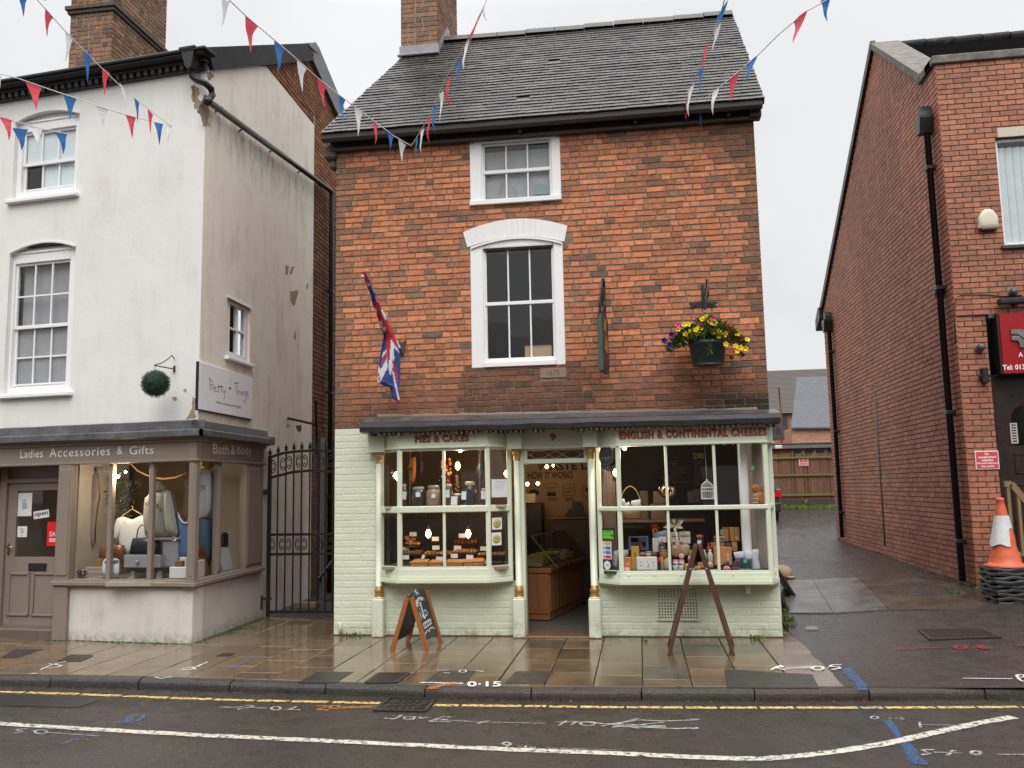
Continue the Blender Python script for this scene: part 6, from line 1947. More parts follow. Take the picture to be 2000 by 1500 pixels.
# ---- parked car, mostly hidden by the shop
pl0 = on_lane(1514,1020); cy1 = pl0.y; xr_ = at_y(1528,985,cy1).x; zg = pl0.z-.01
t_ = thing('parked_car','dark grey hatchback parked in the yard, only its rear corner showing','car',(xr_-.87,cy1+1.8,zg))
M_car = NB('car_paint'); M_car.col((.045,.048,.056)); M_car.rough(.22); M_car.b.inputs['Coat Weight'].default_value = .6; M_car = M_car.mat
secs = []
xm = xr_-.87
for y,hb_,z0,zb_,hbelt,zr2,hr in ((0,.80,.35,.95,.80,1.0,.66),(.06,.85,.28,.98,.86,1.3,.60),(.35,.87,.25,1.0,.87,1.46,.60),(1.3,.87,.22,.98,.87,1.52,.62),(2.3,.87,.22,.95,.86,1.45,.60),(2.9,.86,.24,.93,.84,1.0,.72),(3.6,.82,.28,.80,.78,.84,.70),(3.75,.70,.40,.68,.66,.70,.60)):
 secs.append([(-hb_*.9,z0),(-hb_,z0+.15),(-hbelt,zb_),(-hr,zr2),(hr,zr2),(hbelt,zb_),(hb_,z0+.15),(hb_*.9,z0)])
mb = MB()
ys_ = (0,.06,.35,1.3,2.3,2.9,3.6,3.75)
vs = [Vector((xm+p[0],cy1+y,zg+p[1])) for y,s_ in zip(ys_,secs) for p in s_]
mb.add(vs,[(i*8+j,i*8+(j+1) % 8,(i+1)*8+(j+1) % 8,(i+1)*8+j) for i in range(7) for j in range(8)]+[tuple(range(8)),tuple(56+j for j in range(8))])
cbod = obj('body',mb,M_car,t_)
M_cgl = paint('car_glass',(.10,.12,.14),.06)
mb = MB(); mb.add([Vector((xm+x,cy1+y-.01,zg+z)) for x,y,z in ((-.72,.02,1.03),(.72,.02,1.03),(.56,.1,1.36),(-.56,.1,1.36))],[(0,1,2,3)]); obj('rear_window',mb,M_cgl,t_)
mb = MB(); mb.add([Vector((xm+x,cy1+y,zg+z)) for x,y,z in ((.862,.45,1.03),(.858,2.4,.99),(.64,2.2,1.42),(.63,.6,1.44))],[(0,1,2,3)]); obj('side_window',mb,M_cgl,t_)
for s_ in (-1,1):
 mb = MB(); mb.prism(Fr(xm,cy1,0),[(s_*.60,.76+zg),(s_*.845,.74+zg),(s_*.865,.84+zg),(s_*.74,.98+zg)][::s_],-.05,.035); obj('taillight',mb,paint('red_lens',(.60,.012,.02),.15),t_)
for s_ in (-1,1):
 for y in (.65,3.0):
  mb = MB(); mb.lathe((xm+s_*.72,cy1+y,zg+.31),[(.2,-.1),(.31,-.09),(.315,0),(.31,.09),(.2,.1)],20,axis=(1,0,0)); wh = obj('wheel',mb,paint('tyre_black',(.015,.015,.015),.8),t_)
mb = MB(); mb.box(Fr(xm,cy1,0),-.84,.84,-.2,.06,zg+.32,zg+.58,b=.03); obj('bumper',mb,paint('bumper_grey',(.028,.029,.032),.4),t_)
# ---- things leaning by the shop's right corner
mb = MB(); w_k = wood('dark_wet_plank',(.030,.020,.016),.4,'Z')
def lean(px_b,py_b,y0,y1,zt_,label):
 pb_ = on_lane(px_b,py_b)
 t_ = thing('leaning_board',label,'board',pb_,'boards leaning on the shop end')
 mb = MB(); a = Vector((pb_.x,pb_.y,pb_.z)); d = Vector((1.535,pb_.y+.02,zt_))
 w = Vector((0,y1-y0,.0)); th = Vector((.025,0,.012))
 mb.add([a,a+w,d+w,d,a+th,a+w+th,d+w+th,d+th],[(0,1,2,3),(4,5,6,7),(0,1,5,4),(1,2,6,5),(2,3,7,6),(3,0,4,7)]); obj('board',mb,w_k,t_)
 mb = MB(); mb.bar(a+th,d+th,.05,.03); mb.bar(a+w+th,d+w+th,.05,.03); mb.bar(a+(d-a)*.3+th,a+(d-a)*.3+w+th,.04,.03); obj('frame',mb,w_k,t_)
lean(1549,1165,0,.6,.98,'nearer dark board leaning on the end wall of the shop')
lean(1536,1194,0,.45,.62,'shorter dark board propped low against the shop corner')
pb_ = on_lane(1532,1130); mb = MB()
sbf = Fr(pb_.x,pb_.y,0)
mb.ball((pb_.x-.02,pb_.y+.1,pb_.z+.08),.14,14,sq=(1.15,.9,.85)); mb.ball((pb_.x+.09,pb_.y-.03,pb_.z+.02),.06,8,sq=(1.2,.8,.4))
mobj('sandbag',mb,paint('sandbag_cloth',(.42,.32,.22),.8,.25,12),'pale beige sandbag slumped behind the leaning boards','sandbag')
# ---- weeds and grass
def tufts(name,spots,c,label=None):
 r = random.Random(len(spots)); mb = MB()
 for p,rad,n,h in spots:
  for _ in range(n):
   a,d = r.uniform(0,6.28),r.uniform(0,rad)
   b = Vector(p)+Vector((math.cos(a)*d,math.sin(a)*d*.6,0)); hh = h*r.uniform(.4,1); l = Vector((r.uniform(-1,1),r.uniform(-1,1),0))*hh*.6
   w = Vector((r.uniform(-1,1),r.uniform(-1,1),0)).normalized()*hh*.12
   v = r.uniform(.6,1.4); cc = tuple(q*v for q in c)
   mb.add([b-w,b+w,b+l*.5+Vector((0,0,hh*.7))+w*.8,b+l+Vector((0,0,hh*.9)),b+l*.5+Vector((0,0,hh*.7))-w*.8],[(0,1,2,3,4)],0,cc)
 o = struct(name,mb,M_leaf,'stuff'); return o
k = NB('leaf'); k.col(k.mix(1.0,k.attr(),k.ramp(k.noise(30.0),[(.3,.8),(.7,1.2)]),'MULTIPLY')); k.rough(.5); k.b.inputs['Specular IOR Level'].default_value = .3; M_leaf = k.mat
G = [((at_z(*p,0.0)),rd,n,h) for p,rd,n,h in (((690,1243),.16,60,.06),((670,1240),.08,30,.05),((1478,1249),.09,50,.06),((1260,1254),.03,16,.04),((400,1256),.25,30,.02),((450,1238),.2,60,.025),((490,1226),.22,90,.03),((540,1213),.25,60,.025),((1120,1346),.03,14,.03),((387,1330),.05,20,.03),((1325,1344),.04,18,.03))]
G += [(on_lane(1535,1212),.12,120,.07),(on_lane(1540,1225),.08,60,.06),(on_lane(1532,1196),.06,40,.06)]
G += [(on_lane(1850,1152),.25,60,.04),(on_lane(1870,1160),.1,40,.05),(FR(-.04,-.1,.3),.04,25,.1)]
tufts('grass',G,(.085,.14,.022))
rr2 = random.Random(6)
G = []
for i in range(60):
 px = 1522+i*2.1
 p = FF(FF.px(px,990,.3)[0],.25+rr2.uniform(-.1,.25),0); p.z = hgt(p.x,p.y)
 G.append((p,.15,9,rr2.uniform(.07,.18)))
G.append((FF(FF.px(1573,980,.1)[0],.1,hgt(4.9,31)+.1),.08,10,.22))
tufts('weeds',G,(.13,.20,.03))
rl_ = random.Random(15); mb = MB()
for _ in range(420):
 y = rl_.uniform(12.3,20.4); x = 4.30-abs(rl_.gauss(0,.10)); s_ = rl_.uniform(.008,.03)
 a = rl_.uniform(0,6.28); p = Vector((x,y,hgt(x,y)+.008)); d = Vector((math.cos(a),math.sin(a),.2))*s_; e_ = Vector((-math.sin(a),math.cos(a),.1))*s_*.6
 v = rl_.uniform(.4,1.5); mb.add([p-d,p+e_,p+d,p-e_],[(0,1,2,3)],0,(.09*v,.065*v,.04*v))
for _ in range(260):
 x = rl_.uniform(-6,4); y = kerb_y(x)-abs(rl_.gauss(0,.05))-.012; s_ = rl_.uniform(.004,.014); a = rl_.uniform(0,6.28); p = Vector((x,y,RZ+.006)); d = Vector((math.cos(a),math.sin(a),.2))*s_; e_ = Vector((-math.sin(a),math.cos(a),.1))*s_*.6
 v = rl_.uniform(.4,1.8); mb.add([p-d,p+e_,p+d,p-e_],[(0,1,2,3)],0,(.10*v,.075*v,.045*v))
struct('leaf_litter',mb,M_leaf,'stuff')
mb = MB()
for _ in range(500):
 t = rl_.random(); p = FLS(t*SD*1.05,abs(rl_.gauss(0,.05))+.0,.002)
 if rl_.random() < .3: p = FL(-rl_.uniform(0,2),abs(rl_.gauss(0,.03)),.002)
 s_ = rl_.uniform(.006,.022); v = rl_.uniform(.5,1.3); mb.ball(p,s_,5,sq=(1,1,.3),c=(.05*v,.075*v,.015*v))
struct('moss',mb,M_leaf,'stuff')
# ---- the terrace over the road, seen only in the window reflections
t_ = thing('opposite_terrace','dark terrace roofline reflected in the upper windows of the shop','building',(0,-7,0))
mb = MB(); mb.box(None,-30,30,9,16,-.2,5.6); obj('wall',mb,paint('opposite_brick',(.14,.08,.055),.85,.4,3),t_)
mb = MB()
for x0,x1,zr_ in ((-30,-9,8.6),(-9,1.5,8.0),(1.5,30,8.8)):
 mb.add([(x0,-8.8,5.6),(x1,-8.8,5.6),(x1,-12.5,zr_),(x0,-12.5,zr_),(x0,-16,5.6),(x1,-16,5.6)],[(0,1,2,3),(3,2,5,4),(0,3,4),(1,5,2)])
obj('roof',mb,M_slate,t_)
for i in range(14):
 for z in (1.2,3.6):
  m2 = MB(); m2.box(None,-26+i*4,-24.7+i*4,8.96,9.02,z-.3,z+1.1); obj('window',m2,M_white,t_)
# ------------------------------------------------------------------ gate in the passage
YGt = 11.75; FGt = Fr(0,YGt,0); gp = lambda px,py: FGt.px(px,py)
gate = thing('iron_gate','black wrought iron passage gate with arched top, scrolls and spear finials','gate',FGt(-4.45,0,0))
GX = [gp(x,1000)[0] for x in (526,542,557.5,573,588.5,604.5,620,636,650)]
dxs = GX[2]-GX[1]
GX += [GX[-1]+dxs,GX[-1]+2*dxs]
GX = [x for x in GX if x < -3.72]
zA = lambda px,py: gp(px,py)[1]
TOP = [(gp(525,894)[0],zA(525,894)),(gp(550,886)[0],zA(550,886)),(gp(575,882)[0],zA(575,882)),(gp(610,880)[0],zA(610,880)),(gp(650,881)[0],zA(650,881)),(-3.72,zA(650,881)-.06)]
LOW = [(gp(528,933)[0],zA(528,933)),(gp(572,922)[0],zA(572,922)),(gp(606,919)[0],zA(606,919)),(gp(650,921)[0],zA(650,921)),(-3.72,zA(650,921)-.05)]
zt_ = lambda x: interp(x,TOP)
zr1_,zr2_,zb0 = zA(600,1043.5),zA(600,1082),.05
mb = MB()
for L_ in (TOP,LOW):
 for a,b in zip(L_[:-1],L_[1:]): mb.bar(FGt(a[0],0,a[1]),FGt(b[0]+.004,0,b[1]),.03,.035)
for z in (zr1_,zr2_,zb0+.02): mb.box(FGt,GX[0],-3.72,-.015,.016,z-.017,z+.017)
mb.box(FGt,GX[0]-.022,GX[0]+.022,-.022,.022,.0,zt_(GX[0])+.02); mb.box(FGt,-3.76,-3.72,-.022,.022,.0,zt_(-3.74)+.02)
obj('frame',mb,M_black,gate)
for x in GX[1:]:
 mb = MB(); mb.box(FGt,x-.009,x+.009,-.009,.009,zb0,zt_(x)); obj('bar',mb,M_black,gate)
for x in GX:
 z = zt_(x); mb = MB()
 P = [(x-.009,z),(x-.009,z+.035),(x-.028,z+.03),(x-.02,z+.055),(x-.012,z+.055),(x-.03,z+.075),(x-.012,z+.085),(x,z+.135),(x+.012,z+.085),(x+.03,z+.075),(x+.012,z+.055),(x+.02,z+.055),(x+.028,z+.03),(x+.009,z+.035),(x+.009,z)]
 mb.prism(FGt,P,-.008,.008); obj('finial',mb,M_black,gate)
def scroll(u,z0,z1,s):
 mb = MB(); h = z1-z0; zm = (z0+z1)/2; w = dxs*.36
 P = []
 for t in range(21):
  a = -math.pi*.5+math.pi*t/20
  P.append((u-s*w*.25+s*w*.75*math.cos(a),zm+h*.33*math.sin(a)))
 def curl(c,r,a0,dr):
  return [(c[0]+r*(1-.72*i/12)*math.cos(a0+dr*i/12*4.6),c[1]+r*(1-.72*i/12)*math.sin(a0+dr*i/12*4.6)) for i in range(13)]
 top = curl((u-s*w*.25,zm+h*.33-h*.13),h*.13,math.pi/2,s); bot = curl((u-s*w*.25,zm-h*.33+h*.13),h*.13,-math.pi/2,-s)
 P = bot[::-1]+P[1:-1]+top
 mb.tube([FGt(a,0,b) for a,b in P],.007,5); return mb
for i in range(len(GX)-1):
 u = (GX[i]+GX[i+1])/2; s = 1 if i % 2 == 0 else -1
 obj('scroll',scroll(u,zr2_+.017,zr1_-.017,s),M_black,gate)
 obj('scroll',scroll(u,interp(u,LOW)+.017,zt_(u)-.017,s),M_black,gate)
mb = MB(); hu = gp(519,960); mb.box(FGt,hu[0]-.05,GX[0],-.012,.012,hu[1]-.05,hu[1]+.03); h2 = gp(514,1170); mb.box(FGt,h2[0]-.04,GX[0]+.05,-.012,.012,h2[1]-.01,h2[1]+.02); mb.box(FGt,h2[0]-.05,h2[0]-.02,-.03,.03,h2[1]-.14,h2[1]+.05)
obj('hinge',mb,M_rust,gate)
t_ = thing('lamp_bracket','black iron arm and upright fixed to the white side wall over the gate','bracket',at_y(590,822,11.9))
mb = MB(); a = FUS(*(lambda q: (q[0],0,q[1]))(FUS.px(562,817))); b = at_y(617,829,a.y-.1); mb.bar(a,b,.035,.035); mb.tube([at_y(617,786,b.y),at_y(619,888,b.y)],.018,6); mb.ball(at_y(617,783,b.y),.028,8)
obj('arm',mb,M_black,t_)
mb = MB(); c_ = at_y(584,836,b.y); mb.prism(Fr(0,c_.y,0),[(c_.x-.05,c_.z+.03),(c_.x+.03,c_.z+.05),(c_.x+.04,c_.z-.02),(c_.x+.01,c_.z-.07),(c_.x-.03,c_.z-.03)],-.01,.01); obj('ornament',mb,M_rust,t_)
mb = MB(); mb.box(None,-5.6,-3.6,-20.3,-20,-.1,3.0); mobj('yard_wall',mb,M_btX,'dark brick yard wall closing the far end of the gated passage','wall')
mb = MB(); mb.face([(-5.5,11.6,.0),(-3.69,11.6,.0),(-3.69,20,.05),(-5.5,20,.05)]); struct('passage_floor',mb,M_patch)
mb = MB(); p0 = at_y(626,1120,13.6); mb.tube([(p0.x,13.6,0),(p0.x,13.6,2.6)],.05,8); mb.tube([(p0.x,13.55,.35),(p0.x+.35,13.5,.75)],.035,6)
mobj('waste_pipe',mb,M_black,'black waste pipe with an elbow standing in the passage behind the gate','pipe')
mb = MB(); p0 = at_z(600,1186,.05); mb.box(None,p0.x-.18,p0.x+.16,-p0.y-.09,-p0.y+.04,.03,.12,b=.01)
mobj('wood_block',mb,wood('pale_block',(.22,.15,.08),.7,'X'),'pale wooden block lying on the ground behind the gate','block')
# ---- signs and brackets on the white shop
q0 = FLS.px(390,714,.02); 
SG = [FUS.px(*p,.04) for p in ((390,715),(494,731),(494,815),(390,804))]
su0 = SG[0][0]; su1 = SG[1][0]; sz0 = (SG[2][1]+SG[3][1])/2; sz1 = (SG[0][1]+SG[1][1])/2
t_ = thing('white_sign','white rectangular sign with thin handwritten lettering on the side wall corner','sign',FUS(su0,0,sz0))
mb = MB(); mb.box(FUS,su0,su1,.005,.04,sz0,sz1,b=.003); pn = obj('panel',mb,paint('sign_panel_white',(.84,.83,.86),.35,.03),t_)
mb = MB(); mb.box(FUS,su0-.012,su0+.003,.0,.035,sz0-.01,sz1+.005); mb.box(FUS,su0-.012,su1+.005,.0,.03,sz0-.012,sz0-.001); obj('backing',mb,M_black,t_)
def zsp(p): return [FUS.px(380+x/6.52,690+y/6.52,.04) for x,y in p]
HW = [[(180,310),(215,345),(235,375),(230,398),(195,408)],[(188,330),(195,400),(202,475)],[(228,420),(235,472)],[(230,435),(247,420)],[(250,458),(272,445),(268,428),(250,450),(258,490),(285,482)],
      [(300,400),(306,500)],[(285,428),(345,424)],[(335,405),(342,500)],[(322,430),(365,424)],[(355,450),(362,495),(385,490)],[(390,455),(385,530),(378,578),(366,572)],
      [(498,381),(566,377)],[(520,381),(525,450),(531,528)],[(545,400),(555,530)],[(553,495),(570,472),(580,533)],[(590,482),(596,535)],[(588,462),(590,466)],[(605,485),(610,540)],[(608,505),(622,485),(632,540)],
      [(662,492),(646,490),(641,528),(660,530),(666,490),(652,580),(632,625),(618,612)],[(682,480),(668,505),(683,530),(668,560)]]
mb = MB()
for s in HW: mb.ribbon([FUS(u,.0412,z) for u,z in zsp(s)],.010,FUS.nd)
q = zsp([(275,655),(592,722)]); text('ladies accessories & gifts',FUS,q[0][0],q[1][0],q[1][1]+.01,q[1][1]+.055,.0405,mb=mb)
obj('lettering',mb,paint('sign_ink',(.04,.035,.06),.5),pn)
mb = MB(); mb.prism(FUS,zsp([(452,470),(437,440),(445,430),(453,440),(462,430),(468,440)]),.04,.042); obj('heart',mb,paint('navy',(.015,.012,.08),.5),pn)
mb = MB()
for s in (loop(456,340,10,16,12),loop(452,560,32,22,14),[(448,360),(456,400)],[(470,360),(464,400)]): mb.ribbon([FUS(u,.0412,z) for u,z in zsp(s)],.004,FUS.nd)
obj('figure',mb,paint('faint_grey',(.5,.49,.5),.5),pn)
bc = FU.px(304,749,.36); bp = FU(bc[0],.36,bc[1]); br = .163
t_ = thing('topiary_ball','round artificial green topiary ball hanging on the white front wall','topiary',bp-Vector((0,0,br)))
rt_ = random.Random(19); mb = MB(); mb.ball(bp,br*.9,16,c=(.012,.028,.018))
for _ in range(2600):
 d = Vector((rt_.gauss(0,1),rt_.gauss(0,1),rt_.gauss(0,1))).normalized(); p = bp+d*br*(rt_.uniform(.86,.97) if rt_.random() > .06 else rt_.uniform(.97,1.05))
 a = d.orthogonal().normalized(); a.rotate(Matrix.Rotation(rt_.uniform(0,6.28),3,d)); w = d.cross(a)
 l = rt_.uniform(.010,.02); v = rt_.uniform(.5,1.5); c_ = (.018*v,.055*v,.036*v)
 tip = p+d*l*.7+a*l*1.2
 mb.add([p-w*.003,p+w*.003,tip+w*.001,tip-w*.001],[(0,1,2,3)],0,c_)
obj('foliage',mb,M_leaf,t_)
ab = FU.px(303,714,.36); aa = FU.px(341,721,0)
mb = MB(); mb.tube([FU(ab[0],.36,ab[1]),FU(ab[0],.36,bc[1]+br)],.003,4); obj('wire',mb,M_black,t_)
t_ = thing('ball_bracket','thin rusty wall bracket holding the green topiary ball','bracket',FU(aa[0],0,aa[1]))
mb = MB(); mb.box(FU,aa[0]-.012,aa[0]+.012,0,.012,aa[1]-.04,aa[1]+.04); obj('plate',mb,M_rust,t_)
mb = MB(); mb.bar(FU(aa[0],.01,aa[1]),FU(ab[0],.37,ab[1]),.012,.012)
q1,q2 = FU.px(336,694,.08),FU.px(341,702,.01)
mb.tube([FU(ab[0],.36,ab[1]+.01),FU((ab[0]*.6+q1[0]*.4),.26,ab[1]*.75+q1[1]*.25),FU(ab[0]*.25+q1[0]*.75,.15,ab[1]*.35+q1[1]*.65),FU(q1[0],.08,q1[1]),FU(q2[0],.01,q2[1])],.006,6); obj('arm',mb,M_rust,t_)
def stuck(name,label,cat,fr,px,n,mat,extra=None,rot=0.0,group=None):
 q = fr.rect(*px,n); cu,cz = (q[0]+q[1])/2,(q[2]+q[3])/2
 t_ = thing(name,label,cat,fr(cu,n,q[2]),group)
 mb = MB(); hw,hh = (q[1]-q[0])/2,(q[3]-q[2])/2; c_,s_ = math.cos(rot),math.sin(rot)
 P = [(cu+x*c_-z*s_,cz+x*s_+z*c_) for x,z in ((-hw,-hh),(hw,-hh),(hw,hh),(-hw,hh))]
 mb.prism(fr,P,n,n+.003); pl_ = obj('sheet',mb,mat,t_)
 if extra: extra(pl_,fr,cu,cz,hw,hh,n+.0032)
 return t_
M_paper = paint('white_paper',(.72,.72,.74),.6,.03); M_grey_ink = paint('print_ink',(.05,.05,.06),.6)
def lines(rows,x0=-.8,x1=.8,mat=None,name='print'):
 def f(pl_,fr,cu,cz,hw,hh,n):
  mb = MB(); r = random.Random(int(abs(cu*1000)))
  for z,h in rows:
   a,b = x0+r.uniform(0,.25),x1-r.uniform(0,.3)
   mb.box(fr,cu+a*hw,cu+b*hw,n-.0005,n+.0006,cz+z*hh-h*hh,cz+z*hh+h*hh)
  obj(name,mb,mat or M_grey_ink,pl_)
 return f
ng = ND-.022
stuck('opening_hours_notice','framed white opening hours notice inside the taupe door glass','notice',FL,(35,62.5,963,1008),ng,M_paper,lines([(.35,.03)]+[(.2-i*.09,.018) for i in range(7)],-.45,.45))
def openx(pl_,fr,cu,cz,hw,hh,n):
 mb = MB(); text('open',fr,cu-hw*.88,cu+hw*.88,cz-hh*.62,cz+hh*.5,n,bold=.02,mb=mb)
 c_,s_ = math.cos(.12),math.sin(.12); 
 for v in mb.v:
  u = (v-fr.o).dot(fr.ud)-cu; z = v.z-cz; v.xyz = fr(cu+u*c_-z*s_,n+.001,cz+u*s_+z*c_)
 obj('lettering',mb,M_ink,pl_)
stuck('open_sign','small tilted white open sign hanging inside the taupe door','sign',FL,(66,96,997,1012),ng,M_paper,openx,.12)
def salex(pl_,fr,cu,cz,hw,hh,n):
 mb = MB(); text('SALE',fr,cu-hw*.7,cu+hw*.85,cz-hh*.22,cz+hh*.18,n,bold=.01,mb=mb); mb.box(fr,cu-hw*.7,cu+hw*.4,n,n+.001,cz-hh*.5,cz-hh*.4); mb.box(fr,cu-hw*.7,cu+hw*.2,n,n+.001,cz-hh*.66,cz-hh*.57)
 obj('lettering',mb,M_paper,pl_)
stuck('sale_poster','bright red sale poster inside the taupe shop door','poster',FL,(92.5,122,1019,1066),ng,paint('poster_red',(.72,.012,.015),.4,.04),salex)
stuck('small_notice','small white notice low in the taupe door glass','notice',FL,(34.5,53,1028,1049),ng,M_paper,lines([(.5,.05),(.15,.05),(-.15,.05),(-.6,.05)],-.5,.5))
# ---- union flag on its leaning pole
bq = FC.px(787,690); tipd = 9.25
P0 = FC(bq[0],.02,bq[1]); P1 = at_y(709,539,tipd)
t_ = thing('flag','limp red white and blue union flag on a pole leaning out from the brick wall','flag',P0)
mb = MB(); mb.tube([P0,P1],.011,8); mb.ball(P1,.02,8); obj('pole',mb,M_white,t_)
mb = MB(); mb.prism(FC,[FC.px(*p) for p in ((780,665),(786,670),(794,664),(792,685),(783,698),(779,690))],0,.02); mb.tube([P0,P0+(P1-P0)*.08],.022,8); obj('socket',mb,paint('shield_iron',(.05,.035,.032),.6,.3),t_)
ROWS = [(68,90,128),(110,103,150),(150,116,172),(200,140,183),(240,158,196),(300,182,236),(350,192,262),(400,204,278),(450,222,296),(500,242,330),(550,258,352),(600,268,374),(650,282,396),(700,316,420),(760,314,446),(820,302,466),(880,290,482),(950,278,490),(1020,268,493),(1100,262,494),(1160,257,492),(1215,256,488),(1240,300,484),(1262,385,482),(1320,398,480),(1380,412,484),(1405,455,488),(1425,466,478)]
RED,WHT,BLU = (.56,.030,.055),(.72,.70,.74),(.035,.06,.24)
PG = [(RED,[(95,68),(130,70),(178,185),(150,220),(112,130)]),(WHT,[(112,130),(152,218),(140,240),(118,190)]),(WHT,[(140,170),(180,190),(165,215),(150,190)]),(RED,[(228,300),(265,380),(300,470),(310,520),(265,575),(243,505),(204,432),(218,395)]),
      (WHT,[(225,305),(240,325),(264,378),(250,372)]),(WHT,[(204,405),(212,432),(246,440),(242,500),(222,470)]),(RED,[(243,505),(300,478),(340,555),(390,600),(462,790),(474,862),(402,770),(390,900),(366,990),(345,900),(342,690),(310,690),(268,600)]),
      (WHT,[(292,455),(310,460),(352,552),(328,562),(300,500)]),(WHT,[(260,575),(302,566),(312,668),(275,642)]),(WHT,[(308,635),(342,640),(335,686),(315,682)]),(WHT,[(395,765),(478,890),(475,904),(420,852),(430,960),(405,1090),(385,1155),(368,1060),(386,920)]),
      (WHT,[(348,865),(348,900),(300,965),(302,925)]),(RED,[(350,900),(352,940),(288,1065),(292,1000)]),(WHT,[(355,960),(362,1062),(282,1215),(284,1090)]),(RED,[(404,960),(425,1000),(462,1130),(474,1250),(455,1195),(420,1085)]),
      (WHT,[(398,1085),(425,1115),(490,1405),(468,1402),(440,1285)]),(WHT,[(262,1020),(288,1090),(287,1165),(282,1235),(252,1235),(258,1100)]),(RED,[(262,1100),(278,1150),(282,1200),(262,1200)]),(RED,[(464,1398),(482,1396),(472,1432)])]
def inpoly(x,y,P):
 c = False
 for (x0,y0),(x1,y1) in zip(P,P[1:]+P[:1]):
  if (y0 > y) != (y1 > y) and x < (x1-x0)*(y-y0)/(y1-y0)+x0: c = not c
 return c
NRr,NCc = 110,26; grid = []
for i in range(NRr+1):
 y = 68+(1425-68)*i/NRr
 l = interp(y,[(r[0],r[1]) for r in ROWS]); r_ = interp(y,[(r[0],r[2]) for r in ROWS])
 row = []
 t = min(1,i/NRr/.5)
 dY = tipd+(9.78-tipd)*t
 for j in range(NCc+1):
  s = j/NCc; x = l+(r_-l)*s
  yy = dY-.035*math.sin(s*7.5+y*.004)*min(1,(r_-l)/120)-.03*math.cos((s-.5)*math.pi)
  row.append((at_y(690+x/5.357,520+y/5.357,yy),x,y))
 grid.append(row)
mb = MB()
for i in range(NRr):
 for j in range(NCc):
  q = [grid[i][j],grid[i][j+1],grid[i+1][j+1],grid[i+1][j]]
  cx_,cy_ = sum(a[1] for a in q)/4,sum(a[2] for a in q)/4; c_ = BLU
  for cc_,P in PG:
   if inpoly(cx_,cy_,P): c_ = cc_
  mb.face([a[0] for a in q],0,c_,True)
k = NB('flag_cloth'); k.col(k.attr()); k.rough(.75); k.bump(k.noise(14.0,3.0),.25,.02); M_cloth = k.mat
fl_ = obj('cloth',mb,M_cloth,t_)
bm_ = fl_.data; 
sm_ = fl_.modifiers.new('thickness','SOLIDIFY'); sm_.thickness = .003
# ---- hanging sign seen nearly edge-on, hanging basket and its bracket
pf,pw = at_y(1176.5,660,9.8),at_y(1189,672,10.22); hx = pf.x; yn = pf.y; Lh = Vector((pw.x-pf.x,pw.y-pf.y)).length; yw = yn+Lh
zt2,zb2 = at_y(1176,612,9.8).z,at_y(1177,723,9.8).z
FHs = Fr(hx,yn,math.degrees(math.atan2(pw.y-pf.y,pw.x-pf.x)))
t_ = thing('hanging_sign','narrow dark green hanging sign seen edge on with scrolled iron above it','sign',(hx,(yn+yw)/2,zb2))
mb = MB(); mb.box(FHs,.0,yw-yn-.03,-.055,.0,zb2,zt2,b=.004); obj('board',mb,paint('sign_green',(.045,.07,.062),.5,.3),t_)
mb = MB(); mb.box(FHs,.02,yw-yn-.05,.0,.006,zb2+.03,zt2-.03); pnl = obj('picture_panel',mb,paint('sign_brown',(.05,.028,.018),.5,.3),t_)
mb = MB(); mb.prism(FHs,[(.12,zb2+.25),(.3,zb2+.22),(.34,zb2+.35),(.2,zb2+.42)],.006,.009); mb.prism(FHs,[(.08,zb2+.48),(.2,zb2+.46),(.26,zb2+.6),(.15,zb2+.62)],.006,.009); obj('gilding',mb,paint('faded_gilding',(.30,.17,.035),.5,.4,30),pnl)
mb = MB(); ztp = at_y(1180,540,10.1).z
mb.bar(FHs(Lh,-.03,zt2+.02),FHs(0,-.03,zt2+.02),.025,.025); mb.bar(FHs(Lh-.02,-.03,zt2-.05),FHs(Lh-.02,-.03,ztp),.03,.03)
mb.tube([FHs(Lh-.02,-.03,ztp-.05)]+[FHs(Lh*.75+Lh*.22*math.cos(a),-.03,ztp-.2+.17*math.sin(a)) for a in [math.pi*.1*i for i in range(2,22)]],.013,6)
mb.tube([FHs(Lh*.4+Lh*.25*math.cos(a),-.03,zt2+.13+.1*math.sin(a)) for a in [math.pi*.12*i for i in range(0,18)]],.012,6)
mb.bar(FHs(Lh-.03,-.03,ztp-.1),FHs(.05,-.03,zt2+.03),.018,.018); mb.box(FHs,.03,.06,-.04,-.02,zt2-.01,zt2+.08)
obj('scroll_bracket',mb,M_black,t_)
bc = at_y(1382,690,9.88); t_ = thing('hanging_basket','dark green plastic pot overflowing with yellow, purple and pink petunias hung on the brick wall','hanging basket',(bc.x,bc.y,at_y(1382,715,9.88).z))
zr_,zbm = at_y(1382,668,9.88).z,at_y(1382,714,9.88).z; R_ = .205
M_pot = paint('dark_green_plastic',(.010,.026,.026),.35,.15)
mb = MB(); mb.lathe((bc.x,bc.y,zbm),[(R_*.80,0),(R_*.86,.02),(R_*.97,zr_-zbm-.05),(R_*1.03,zr_-zbm-.045),(R_*1.04,zr_-zbm),(R_*.95,zr_-zbm),(R_*.9,zr_-zbm-.03)],28); obj('pot',mb,M_pot,t_)
hk = at_y(1377.5,607,9.88)
mb = MB()
for a in (0.3,2.4,4.5): mb.tube([hk,Vector((bc.x+math.cos(a)*R_,bc.y+math.sin(a)*R_,zr_))],.004,4)
mb.lathe(hk,[(.022,-.004),(.026,0),(.022,.004)],12,axis=(0,1,0)); obj('chain',mb,paint('zinc_chain',(.3,.3,.3),.4),t_)
rb_ = random.Random(51); mb = MB()
